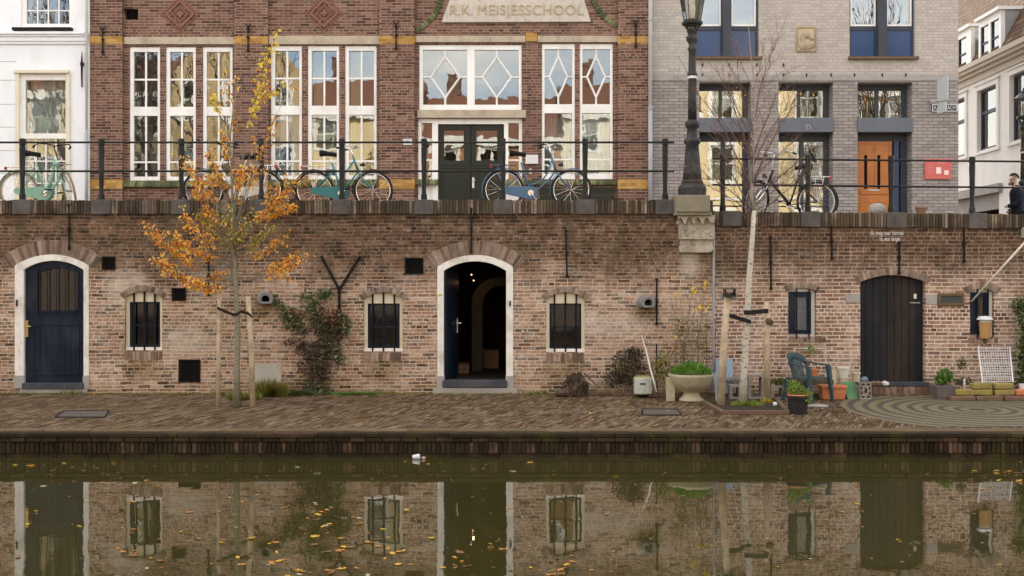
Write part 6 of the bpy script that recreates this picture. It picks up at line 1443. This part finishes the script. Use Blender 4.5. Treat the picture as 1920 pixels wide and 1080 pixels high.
tag(MB().tube([PQ(1344,755),P(1338,700,17.4)], [.012,.010], 6).build('bamboo_stick', simple('grey_stick',(.3,.32,.28),.8,.15,12), None, loc=tuple(PQ(1344,755))), 'thin grey stick leaning beside the concrete planter', 'stick')
def hollow(cx, y, z0, w_, h_, d_, holes, label, rz=0, name='concrete_block', mat=m_block, cat='concrete block', loc=None):
    """holes: rows x cols openings seen from the front"""
    c_, r_ = holes; mb = MB(); x0, z_ = -w_/2, 0; t = .035; hs = []
    cw, chh = (w_-t*(c_+1))/c_, (h_-t*(r_+1))/r_
    for i in range(c_):
        for j in range(r_):
            a, b = x0+t+i*(cw+t), t+j*(chh+t); n = 10
            hs.append([(a+cw/2+cw/2*(1 if abs(math.cos(q))>.72 else abs(math.cos(q))/.72)*(1 if math.cos(q)>0 else -1), b+chh/2+chh/2*(1 if abs(math.sin(q))>.72 else abs(math.sin(q))/.72)*(1 if math.sin(q)>0 else -1)) for q in [2*math.pi*(k+.5)/12 for k in range(12)]])
    mb.holed([(x0,0),(-x0,0),(-x0,h_),(x0,h_)], hs, -d_/2, d_/2)
    o = mb.build(name, mat, None, bevel=.004, seg=1); o.location = (cx, y, z0); o.rotation_euler = (0,0,rz); tag(o, label, cat); return o
g2 = 'hollow concrete blocks'
def w2(px, Y): return px*Y/F
hollow(X(1386,17.3),17.35,ZQ(17.35),w2(36,17.3),w2(26,17.3),.2,(2,1),'hollow concrete block lying behind the birch trunk')
hollow(X(1384,17.5),17.58,ZQ(17.5)+.24,w2(44,17.4),.07,.14,(3,1),'narrow slab lying on top of the hollow block behind the birch')
hollow(X(1417,17.25),17.3,ZQ(17.3),w2(28,17.3),w2(46,17.3),.2,(1,1),'hollow concrete block standing upright between the birch and its right stake')
hollow(X(1467,17.25),17.3,ZQ(17.3),w2(44,17.3),w2(26,17.3),.2,(2,1),'hollow concrete block under the green herbs left of the black pot')
plant('herb_plant', 'low green herbs growing on the hollow block beside the chair', 'plant', (X(1462,17.3),17.3,ZQ(17.3)+.22), [((X(1464,17.3),17.3,Z(716,17.3)),(.17,.08,.05),330)], [lf_weed,lf_weed,lf_olive], L=.04, seed=35)
# soil bed of the birch
mb = MB(); a_,b_,c_,d_ = PQ(1352,777),PQ(1481,777),PQ(1456,750),PQ(1315,757)
def kerb(p,q,w_=.06,h=.055): 
    d = (q-p); n = Vector((-d.y,d.x,0)).normalized()*w_; return [p,q,q+n,p+n,p+Vector((0,0,h)),q+Vector((0,0,h)),q+n+Vector((0,0,h)),p+n+Vector((0,0,h))]
bd = thing('soil_bed', 'brick edged soil bed at the foot of the birch', 'planting bed', tuple(a_))
for p,q in ((a_,b_),(d_,a_),(b_,c_)): MB().hexa(kerb(p,q)).build('kerb', m_loose, bd, bevel=.006)
MB().add([a_+Vector((0,0,.035)),b_+Vector((0,0,.035)),c_+Vector((0,0,.035)),d_+Vector((0,0,.035))],[(0,1,2,3)]).build('soil', m_soil, bd)
grass_tuft('grass_clump', 'yellow green grass at the foot of the birch trunk', (X(1400,YQ(764)),YQ(764)), .24, 600, .15, [lf_olive,lf_green], 12)
grass_tuft('grass_clump', 'small yellow green grass tuft at the right birch stake', (X(1437,YQ(759)),YQ(759)), .08, 160, .16, [lf_olive,lf_yellow], 13)
mb = MB(); c = PQ(1453,767); mb.lathe([(0,-.03),(.03,-.015),(.035,.01),(.02,.03),(0,.035)], (c.x,c.y,c.z+.07), 9); mb.v = [(x+U(-.006,.006),y,z+U(-.006,.006)) for x,y,z in mb.v]; tag(mb.build('white_stone', m_pipew, None, smooth=True, loc=tuple(c)), 'small white stone in the soil bed near its right kerb', 'stone')
def pot(label, px, pyb, rpx0, rpx1, hpx, mat, Y=None, rim=True, name='flower_pot', z0=None):
    c = PQ(px,pyb) if Y is None else Vector((X(px,Y),Y,Z(pyb,Y))); s_ = c.y/F; r0,r1,h = rpx0*s_,rpx1*s_,hpx*s_
    t = thing(name, label, 'flower pot', tuple(c)); pr = [(r0,0),(r1*.97,h*.8),(r1*1.08,h*.81) if rim else (r1,h*.82),(r1*1.08,h) if rim else (r1,h),(r1*.9,h),(r1*.85,h*.85),(0,h*.85)]
    MB().lathe(pr, tuple(c), 22).build('pot', mat, t, bevel=.003, seg=1); MB().lathe([(0,h*.86),(r1*.84,h*.86)], tuple(c), 16).build('soil', m_soil, t); return t, c
t, c = pot('large black pot in front of the green plastic chair', 1496, 775, 17, 19, 34, m_potb)
MB().lathe([(19.2*c.y/F,0),(20*c.y/F,.01),(19*c.y/F,.02)], (c.x,c.y,c.z+33*c.y/F), 22).build('orange_rim', m_terra, t)
s_ = c.y/F
plant('green_plant', 'loose green plant spilling over the large black pot', 'plant', (c.x,c.y,c.z+.3), [((c.x-.03,c.y,c.z+44*s_),(.14,.13,.11),420),((c.x+.10,c.y-.05,c.z+32*s_),(.10,.10,.13),260),((c.x-.08,c.y,c.z+56*s_),(.08,.08,.07),90)], [lf_green,lf_olive,lf_green], L=.035, seed=36, stems=[((c.x,c.y,c.z+.3),(c.x+d,c.y,c.z+.55)) for d in (-.12,-.04,.05,.12)])
# plastic chair
Yc = YQ(752); cc = Vector((X(1516,Yc),Yc,ZQ(Yc))); chr_ = thing('plastic_chair', 'green plastic armchair facing right beside the black pot', 'chair', tuple(cc), local=True, rz=math.radians(38)); chr_.scale = (.94,.94,.93)
H_ = .40
mb = MB(); n = 7; vs = []
for i in range(n):
    for j in range(n):
        u, v = i/(n-1)*2-1, j/(n-1)*2-1; w_ = .235-.02*v; vs.append((u*w_, v*.215, H_-.018*(1-u*u)*(1-v*v)-.01*(v>.9)))
mb.add(vs+[(x,y,z-.022) for x,y,z in vs], [(i*n+j,(i+1)*n+j,(i+1)*n+j+1,i*n+j+1) for i in range(n-1) for j in range(n-1)]+[(i*n+j+n*n,i*n+j+1+n*n,(i+1)*n+j+1+n*n,(i+1)*n+j+n*n) for i in range(n-1) for j in range(n-1)]+
       [(j,j+1,j+1+n*n,j+n*n) for j in range(n-1)]+[((n-1)*n+j,(n-1)*n+j+n*n,(n-1)*n+j+1+n*n,(n-1)*n+j+1) for j in range(n-1)]+[(i*n,i*n+n*n,(i+1)*n+n*n,(i+1)*n) for i in range(n-1)]+[(i*n+n-1,(i+1)*n+n-1,(i+1)*n+n-1+n*n,i*n+n-1+n*n) for i in range(n-1)])
mb.build('seat', m_chair, chr_, smooth=False)
def shellpt(a, z): # backrest surface around the rear, a in -1..1
    th = a*1.15; R_ = .255; return Vector((R_*math.sin(th), .215-.0+ (z-H_)*.28 - R_*.45*(1-math.cos(th)), z))
for k in range(7):                                          # slats of the back
    a0, a1 = -.62+k*.18, -.62+k*.18+.115; mb = MB()
    for (z0_,z1_) in ((H_-.01,H_+.30),):
        p = [shellpt(a0,z0_),shellpt(a1,z0_),shellpt(a1,z1_),shellpt(a0,z1_)]; q = [v+Vector((0,.012,0)) for v in p]; mb.hexa(p[:2]+[q[1],q[0]]+[p[3],p[2],q[2],q[3]])
    mb.build('back_slat', m_chair, chr_)
mb = MB(); N = 16
front, back = [], []
for i in range(N+1):
    a = -1+2*i/N; zt_ = H_+.40-.10*abs(a)**2.2; zb_ = H_+.285-.13*abs(a)**2; front += [shellpt(a,zb_),shellpt(a,zt_)]; back += [shellpt(a,zb_)+Vector((0,.016,0)),shellpt(a,zt_)+Vector((0,.02,0))]
M_ = len(front); mb.add(front+back, [(2*i,2*i+2,2*i+3,2*i+1) for i in range(N)]+[(M_+2*i,M_+2*i+1,M_+2*i+3,M_+2*i+2) for i in range(N)]+[(2*i+1,2*i+3,M_+2*i+3,M_+2*i+1) for i in range(N)]+[(2*i,M_+2*i,M_+2*i+2,2*i+2) for i in range(N)]+[(0,1,M_+1,M_),(2*N,M_+2*N,M_+2*N+1,2*N+1)])
mb.build('backrest', m_chair, chr_, smooth=True)
for s_ in (-1,1):
    e = shellpt(s_*1.0, H_+.24); mb = MB()
    P1, P2, P3 = e, Vector((s_*.285,.0,H_+.215)), Vector((s_*.275,-.20,H_+.205))
    for a, b in ((P1,P2),(P2,P3)):
        mb.hexa([a+Vector((-.025,0,-.012)),a+Vector((.025,0,-.012)),b+Vector((.025,0,-.012)),b+Vector((-.025,0,-.012)),a+Vector((-.025,0,.012)),a+Vector((.025,0,.012)),b+Vector((.025,0,.012)),b+Vector((-.025,0,.012))])
    mb.build('armrest', m_chair, chr_, bevel=.006)
    for fy, zt_, nm in ((-.215,H_+.20,'leg'),(.20,H_,'leg')):
        mb = MB(); top = Vector((s_*.262,fy+.02*(1 if fy<0 else 0),zt_)); bot = Vector((s_*.285,fy-.05 if fy<0 else fy+.11,0)); w_ = .028
        mb.hexa([bot+Vector((-w_*.7,-w_,0)),bot+Vector((w_*.7,-w_,0)),bot+Vector((w_*.7,w_,0)),bot+Vector((-w_*.7,w_,0)),top+Vector((-w_,-w_*1.6,0)),top+Vector((w_,-w_*1.6,0)),top+Vector((w_,w_*1.6,0)),top+Vector((-w_,w_*1.6,0))])
        mb.build('leg', m_chair, chr_, bevel=.008)
c = PQ(1532,762); mb = MB(); mb.lathe([(.17,0),(.17,.012),(.13,.028),(0,.03)], tuple(c), 16, sy=.9); tag(mb.build('flat_stone', m_block, None, loc=tuple(c)), 'flat grey stone on the paving under the plastic chair', 'stone')
pot('small terracotta pot seen through the left side of the chair', 1491, 710, 5, 7, 19, m_terra, Y=17.6)
pot('small terracotta pot seen through the right side of the chair back', 1526, 711, 5, 8, 20, m_terra, Y=17.6)
tag(MB().box(X(1480,17.6),X(1560,17.6),17.5,17.75,ZQ(17.6)+.18,Z(711,17.6)).build('plank_shelf', m_barkwood, None, loc=(X(1520,17.6),17.6,ZQ(17.6)), bevel=.005), 'dark plank carrying the small terracotta pots behind the chair', 'plank')
for px_ in (1486,1553): tag(MB().box(X(px_-7,17.6),X(px_+7,17.6),17.52,17.73,ZQ(17.6)-.01,ZQ(17.6)+.178).build('concrete_block', m_block, None, loc=(X(px_,17.6),17.6,ZQ(17.6)), bevel=.006), 'grey block under the %s end of the plank behind the chair' % ('left' if px_<1500 else 'right'), 'concrete block')
tr = thing('terracotta_trough', 'large orange terracotta trough behind the plastic chair', 'planter', (X(1560,17.3),17.3,ZQ(17.3)))
mb = MB(); x0,x1,z0,z1 = X(1538,17.3),X(1584,17.3),ZQ(17.3),ZQ(17.3)+.215
mb.hexa([(x0+.02,17.22,z0),(x1-.02,17.22,z0),(x1-.02,17.42,z0),(x0+.02,17.42,z0),(x0,17.20,z1),(x1,17.20,z1),(x1,17.44,z1),(x0,17.44,z1)]); mb.build('trough', m_terra, tr, bevel=.01); MB().box(x0-.012,x1+.012,17.185,17.455,z1-.04,z1+.004).build('rim', m_terra, tr, bevel=.008)
m_creampot = simple('cream_pot', (.50,.46,.33), .8, .15, 7, dirt=(.3,.28,.14), dirt_amt=.6); m_whitepot = simple('white_pot', (.58,.56,.5), .8, .12, 7, dirt=(.35,.33,.25), dirt_amt=.6)
pot('tall cream pot right of the chair armrest', 1563, 722, 5, 6, 26, m_creampot, Y=17.55, rim=False)
pot('mossy yellow pot under the white pot by the plank door', 1582, 722, 9, 9, 15, m_creampot, Y=17.55)
pot('round white pot stacked on the mossy pot left of the plank door', 1582, 707, 8, 11, 19, m_whitepot, Y=17.55)
pot('small yellowish pot nearest to the plank door', 1605, 716, 7, 8, 18, m_creampot, Y=17.55)
tag(MB().box(X(1556,17.5),X(1612,17.5),17.48,17.70,ZQ(17.5),Z(722,17.55)-.001).build('stone_ledge', m_block, None, loc=(X(1584,17.5),17.5,ZQ(17.5)), bevel=.008), 'low stone ledge carrying the cream and white pots', 'stone')
a_, b_ = Vector((X(1590,17.24),17.24,ZQ(17.24))), Vector((X(1611,17.28),17.28,ZQ(17.28))); th = Vector((-9*17.2/F, .10, 34*17.2/F))
mb = MB(); nrm = Vector((.0,.025,.0)); mb.hexa([a_,b_,b_+nrm,a_+nrm,a_+th*.95,b_+th*.95+Vector((.02,0,0)),b_+th*.95+nrm+Vector((.02,0,0)),a_+th*.95+nrm]); tag(mb.build('green_board', m_board, None, loc=tuple(a_), bevel=.003), 'green painted board leaning left beside the patterned block', 'board')
# patterned breeze block
Yb = 17.3; c = Vector((X(1621,Yb),Yb,ZQ(Yb))); s_ = Yb/F; mb = MB(); w_, h_ = 22*s_, 32*s_
R_ = lambda a,b,c1,d: [(c.x-w_/2+a*w_,c.z+c1*h_),(c.x-w_/2+b*w_,c.z+c1*h_),(c.x-w_/2+b*w_,c.z+d*h_),(c.x-w_/2+a*w_,c.z+d*h_)]
mb.holed(R_(0,1,0,1), [R_(.14,.42,.08,.20),R_(.58,.86,.08,.20),R_(.14,.42,.80,.92),R_(.58,.86,.80,.92),R_(.10,.22,.26,.44),R_(.10,.22,.56,.74),R_(.78,.90,.26,.44),R_(.78,.90,.56,.74),R_(.38,.62,.34,.66)], Yb-.06, Yb+.04)
tag(mb.build('breeze_block', m_block, None, loc=tuple(c), bevel=.003, seg=1), 'square patterned concrete breeze block with openings beside the door step', 'concrete block')
mb = MB(); mb.lathe([(.05,0),(.06,.04),(.035,.08),(0,.085)], (c.x,Yb,c.z+h_+.002), 10); tag(mb.build('blue_bowl', simple('blue_grey',(.12,.15,.2),.6,.1,8), None, loc=tuple(c)), 'small blue grey upturned bowl on the patterned block', 'bowl')
rr_ = random.Random(77)
for px_ in (1638,1648,1660): 
    c = Vector((X(px_,17.7),17.72,Z(722,17.7))); mb = MB(); mb.lathe([(0,-.03),(.055,-.015),(.06,.015),(.03,.04),(0,.045)], (c.x,c.y,c.z+.02), 9, sy=.8); mb.v = [(x+rr_.uniform(-.012,.012),y+rr_.uniform(-.01,.01),z+rr_.uniform(-.01,.01)) for x,y,z in mb.v]
    tag(mb.build('rubble_stone', m_loose if px_!=1660 else m_whitepot, None, loc=tuple(c)), {1638:'leftmost rough rubble stone, between the breeze block and the door step',1648:'middle rough rubble stone on the left end of the door step',1660:'pale rubble stone on the door step nearest the plank door'}[px_], 'stone', 'rubble stones on the door step')
wfr = thing('plant_trellis', 'thin white wire trellis frame standing behind the plastic chair', 'trellis', (X(1520,17.85),17.85,ZQ(17.8)))
mb = MB(); yy = 17.86; pts = [(X(1490,yy),yy,.5),(X(1490,yy),yy,Z(653,yy)),(X(1549,yy),yy,Z(654,yy)),(X(1549,yy),yy,.5)]
for p,q in zip(pts,pts[1:]): mb.tube([p,q], .006, 5)
mb.build('wires', m_pipew, wfr)
plant('thin_plant', 'thin bright green plant rising behind the chair back', 'plant', (X(1520,17.7),17.7,ZQ(17.7)+.3), [((X(1520,17.7),17.7,Z(655,17.7)),(.06,.04,.10),70)], [lf_green], L=.035, seed=37, stems=[((X(1518,17.7),17.7,Z(710,17.7)),(X(1522,17.7),17.7,Z(645,17.7)))])
# right of the plank door
Yb = 17.35; pb = thing('grey_planter', 'square grey purple planter right of the plank door', 'planter', (X(1768,Yb),Yb,ZQ(Yb))); s_ = Yb/F; x_,z_ = X(1768,Yb), ZQ(Yb)
mb = MB(); a1,a2 = 16*s_,20*s_; mb.hexa([(x_-a1,Yb-a1,z_),(x_+a1,Yb-a1,z_),(x_+a1,Yb+a1,z_),(x_-a1,Yb+a1,z_),(x_-a2,Yb-a2,z_+.21),(x_+a2,Yb-a2,z_+.21),(x_+a2,Yb+a2,z_+.21),(x_-a2,Yb+a2,z_+.21)]); mb.build('box', simple('planter_grey',(.13,.105,.10),.8,.15,8), pb, bevel=.008)
plant('green_shrub', 'bright green leafy shrub in the square grey planter', 'shrub', (x_,Yb,z_+.21), [((x_+.03,Yb,z_+.34),(.14,.12,.12),480),((x_-.05,Yb,z_+.28),(.10,.10,.07),160)], [lf_green,lf_green,lf_weed], L=.045, seed=38)
hp_ = thing('wire_hoop', 'rusty wire hoop plant support beside the green shrub', 'plant support', (X(1801,17.6),17.6,ZQ(17.6)))
mb = MB(); yy = 17.6; cx = X(1801,yy); rr = 11*yy/F; ht = Z(680,yy); mb.tube([(cx-rr,yy,.5)]+[(cx-rr*math.cos(a),yy,ht+rr*math.sin(a)) for a in [math.pi*k/10 for k in range(11)]]+[(cx+rr,yy,.5)], .006, 5); mb.build('hoop', simple('pale_wire',(.35,.27,.2),.8,.2,20), hp_)
plant('small_shrub', 'small dark green climber growing inside the wire hoop', 'shrub', (X(1803,17.6),17.6,ZQ(17.6)), [((X(1804,17.65),17.65,Z(683,17.65)),(.09,.06,.09),130),((X(1806,17.6),17.6,Z(716,17.6)),(.16,.10,.07),200)], [lf_weed,lf_ivybrown], L=.035, seed=39, stems=[((X(1803,17.6),17.6,.5),(X(1804,17.6),17.6,Z(675,17.6)))])
gn = thing('small_figurine', 'small white and pink figurine in the bed below the feeder window', 'figurine', (X(1808,17.4),17.4,ZQ(17.4)+.12)); c = gn.location
MB().lathe([(.03,0),(.035,.03),(.02,.07),(.022,.085)], tuple(c), 10).build('skirt', simple('pink_paint',(.55,.33,.28),.6,.1,9), gn, smooth=True); MB().lathe([(.022,.086),(.024,.11),(.01,.135),(.018,.15),(.015,.175),(0,.185)], tuple(c), 10).build('figure', m_pipew, gn, smooth=True)
# long rough edging stones and mossy blocks
def rough(name, label, cat, x0, x1, y0, y1, z0, z1, mat, seed, group=None):
    rnd = random.Random(seed); mb = MB(); mb.box(x0,x1,y0,y1,z0,z1); o = mb.build(name, mat, None, loc=((x0+x1)/2,(y0+y1)/2,z0))
    o.rotation_euler = (0,rnd.uniform(-.03,.03),rnd.uniform(-.05,.05)); b = o.modifiers.new('bevel','BEVEL'); b.width = min(.022,(z1-z0)*.3); b.segments = 3; return tag(o, label, cat, group)
Y1 = 17.15; zq = ZQ(Y1)
for i,(a,b) in enumerate(((1780,1826),(1828,1878),(1880,1935))): rough('edging_stone', ['left','middle','right'][i]+' long brown edging stone of the bed under the yellow mossy blocks', 'stone', X(a,Y1),X(b,Y1),Y1-.08,Y1+.12,zq-.01,zq+.075, m_loose, 200+i)
for i,(a,b,lvl,yy,lb) in enumerate(((1790,1825,1,735,'single mossy yellow block lying left of the two stacks'),(1824,1859,1,736,'lower mossy yellow block of the left stack'),(1822,1858,2,0,'upper mossy yellow block of the left stack'),(1863,1901,1,737,'lower mossy yellow block of the right stack'),(1863,1899,2,0,'upper mossy yellow block of the right stack'),(1902,1930,1,0,'orange brown block at the right end of the bed'))):
    z0 = zq+.078+(lvl-1)*.098; rough('mossy_block', lb, 'block', X(a,17.2),X(b,17.2),17.14,17.30,z0,z0+.093, m_mossy if i<5 else m_terra, 210+i)
rk = thing('white_rack', 'white metal grid rack leaning on the wall below the feeder window', 'rack', (X(1866,17.5),17.5,ZQ(17.5)))
mb = MB(); pA, pB, pC, pD = P(1843,722,17.45),P(1900,722,17.45),P(1893,650,17.85),P(1834,650,17.85)
for p,q in ((pA,pD),(pB,pC)): mb.tube([p,q], .012, 6)
fr_ = mb.build('uprights', m_pipew, rk); mb = MB()
for k in range(15): t = (k+.3)/15; mb.tube([pA.lerp(pD,t),pB.lerp(pC,t)], .0045, 4)
for k in range(1,13): t = k/13; mb.tube([pA.lerp(pB,t),pD.lerp(pC,t)], .0035, 4)
mb.build('grid', m_pipew, rk)
c = Vector((X(1890,17.35),17.38,ZQ(17.35)+.19)); mb = MB(); mb.lathe([(.07,0),(.13,.03),(.14,.06),(.12,.06),(.06,.02),(0,.02)], tuple(c), 16); tag(mb.build('dark_bowl', m_potb, None, loc=tuple(c)), 'flat dark bowl standing behind the right mossy stack', 'bowl')
mb = MB(); c = Vector((X(1917,17.3),17.3,ZQ(17.3)+.12)); mb.lathe([(.05,0),(.06,.12),(.055,.12),(.045,.02),(0,.02)], tuple(c), 14); tag(mb.build('white_pot', m_pipew, None, loc=tuple(c)), 'white pot among leaves at the right edge of the bed', 'flower pot')
plant('climbing_shrub', 'dark green glossy climbing shrub at the right edge of the quay wall', 'climbing plant', (X(1918,17.7),17.7,ZQ(17.7)), [((X(1920+rr_.uniform(-6,14),17.7),17.72,Z(y_,17.7)),(.17,.12,.16),190) for y_ in (575,600,625,650,675,700,720)], [lf_ivy, lf_weed, lf_ivy], L=.07, seed=40,
      stems=[((X(1925,17.7),17.75,.5),(X(1922,17.7),17.75,Z(570,17.7)))])
fd = thing('bird_feeder', 'tan bird feeder with a white lid hanging in the small right window', 'bird feeder', (X(1847,WY-.04),WY-.04,Z(634,WY)))
c = fd.location; s_ = WY/F; MB().lathe([(9*s_,0),(11*s_,30*s_),(10*s_,30.5*s_)], tuple(c), 16).build('seed_tube', m_tan, fd, smooth=False); MB().lathe([(10*s_,30.6*s_),(10.5*s_,33*s_),(15*s_,35*s_),(11*s_,41*s_),(0,42*s_)], tuple(c), 16).build('lid', m_pipew, fd)
MB().tube([(c[0],c[1],c[2]+41*s_),(c[0],WY+.05,c[2]+80*s_)], .003, 4).build('hook', m_iron, fd)
pole = thing('flag_pole', 'thin white pole slanting up from the small right window over the wall', 'pole', tuple(P(1822,565,WY)))
MB().tube([P(1822,565,WY+.03),P(1873,508,WY-.35),P(1932,443,WY-.8)], [.016,.018,.018], 8).build('pole', simple('pole_white',(.62,.58,.5),.6,.08,8), pole, smooth=True)
# covers in the paving
def cover(label, pts, name='manhole_cover'):
    q = [PQ(*p) for p in pts]; cz = sum((v.z for v in q))/4; t = thing(name, label, 'manhole cover', tuple(q[0]))
    MB().add([v+Vector((0,0,.006)) for v in q], [(0,1,2,3)]).build('cover', simple('cover_iron',(.10,.085,.07),.7,.25,20,bump=.4), t)
    mb = MB()
    for a,b in zip(q, q[1:]+q[:1]): mb.tube([a+Vector((0,0,.004)),b+Vector((0,0,.004))], .012, 4)
    mb.build('rim', m_iron, t)
cover('dark rectangular inspection cover in the paving near the navy door', [(103,783),(196,783),(204,771),(122,771)])
cover('flat rectangular inspection cover in the paving below the tin', [(1205,779),(1278,779),(1270,768),(1204,768)])

# ------------------------------------------------------------ floating things
rw_ = random.Random(123)
def maple(scale, curl=.25):
    pts = []; n = 14
    for k in range(n): a = 2*math.pi*k/n; r_ = (1 if k%2==0 else .55)*(1-.25*math.cos(a)*-1 if k%4 else 1); pts.append((r_*math.cos(a)*.5, r_*math.sin(a)*.42, curl*.12*rw_.uniform(-.2,1)*(k%2==0)))
    mb = MB(); mb.add([(0,0,.004)]+[tuple(c_*scale for c_ in p) for p in pts], [(0,1+k,1+(k+1)%n) for k in range(n)]); return mb
lfm = [leafmat('floating_yellow',[(0,(.40,.22,.02)),(1,(.60,.36,.04))],.15), leafmat('floating_orange',[(0,(.32,.12,.02)),(1,(.48,.21,.04))],.15), leafmat('floating_pale',[(0,(.30,.25,.15)),(1,(.45,.38,.26))],.15), leafmat('floating_brown',[(0,(.12,.06,.02)),(1,(.22,.12,.04))],.15)]
protos = []
for m_ in lfm:
    o = maple(1.0).build('floating_leaf', m_, None); protos.append(o)
used = [False]*4; spots = []
cl = [(620,960,55,25,16),(880,1010,45,30,6),(410,1000,130,45,22),(600,1055,90,25,20),(1070,1065,40,12,9),(1030,1060,40,15,5),(880,1050,40,12,6),(225,1045,40,14,8),(60,1000,60,50,5),(700,980,120,50,9),(720,1040,110,30,12),(1000,940,60,40,3),(50,870,60,6,9),(110,878,60,6,7),(1890,890,30,14,14),(620,880,300,8,14),(300,940,260,40,8),(1100,950,300,60,7),(1500,960,350,60,8),(950,880,250,10,6),(1860,893,40,10,12),(600,1020,90,10,12),(180,905,50,5,7),(420,940,60,12,6)]
for cx,cy,sx,sy,n in cl:
    for _ in range(n):
        px, py = rw_.gauss(cx,sx), rw_.gauss(cy,sy)
        if py < 866 or py > 1100: continue
        Yw = F*HC/(py-540); spots.append((X(px,Yw), Yw))
spots = spots[:296]
for i,(x_,y_) in enumerate(spots):
    k = rw_.choices(range(4),[4,3.5,1.3,3])[0]; big = y_ < 9.6
    if used[k]: o = protos[k].copy(); COL.objects.link(o)
    else: o = protos[k]; used[k] = True
    s_ = rw_.uniform(.045,.11) if not big else rw_.uniform(.045,.125); o.location = (x_,y_,.006); o.scale = (s_,s_*rw_.uniform(.45,1),s_*3.5); o.rotation_euler = (rw_.gauss(0,.10),rw_.gauss(0,.10),rw_.uniform(0,6.28))
    tag(o, 'small fallen autumn leaf floating on the canal water', 'leaf', 'autumn leaves floating on the canal')
mb = MB()
for _ in range(420):
    y_ = rw_.uniform(8,14.2); x_ = rw_.uniform(-y_*.5,y_*.5); s_ = rw_.uniform(.006,.022); a = rw_.uniform(0,6.28)
    mb.add([(x_+s_*math.cos(a+q),y_+s_*math.sin(a+q)*.6,.004) for q in (0,1.7,3.2,4.6)], [(0,1,2,3)], rw_.choices(range(4),[3,2,3,3])[0])
tag(mb.build('floating_debris', lfm, None), 'tiny leaf bits and specks drifting on the canal surface', 'debris', kind='stuff')
cp = Vector((X(781,F*HC/(861-540)), F*HC/(861-540), .01)); mb = MB(); mb.lathe([(.03,-.05),(.036,.045),(.03,.045)], (0,0,0), 14)
Mx = Matrix.Rotation(1.45,4,'Y'); mb.v = [tuple(Vector(cp)+Mx @ Vector(v)+Vector((0,0,.02))) for v in mb.v]; ct_ = thing('floating_cup', 'crushed white cup floating by the quay edge', 'cup', tuple(cp)); mb.build('cup', m_pipew, ct_, smooth=True)
mb = MB(); mb.lathe([(.022,-.004),(.024,.02),(0,.024)], (cp.x+.09,cp.y,.01), 10); mb.build('lid', simple('pinkish',(.6,.42,.36),.6,.1,9), ct_)
# leaf litter on the quay: nobody could count it
rq = random.Random(55); mb = MB()
for _ in range(900):
    y_ = rq.uniform(14.5,17.8) if rq.random() < .6 else 17.85-abs(rq.gauss(0,.12)); x_ = rq.gauss(-1.0,3.0) if rq.random()<.75 else rq.uniform(-8,8); z_ = ZQ(y_)+.008; l = rq.uniform(.02,.05)
    mb.leaf((x_,y_,z_), l, l*.6, (Vector((rq.uniform(-1,1),rq.uniform(-1,1),rq.uniform(0,.15)))).to_track_quat('X','Z'), rq.choices(range(4),[3,2,1,3])[0], fold=.08)
tag(mb.build('leaf_litter', lfm, None), 'small fallen leaves scattered over the brick quay', 'leaves', kind='stuff')
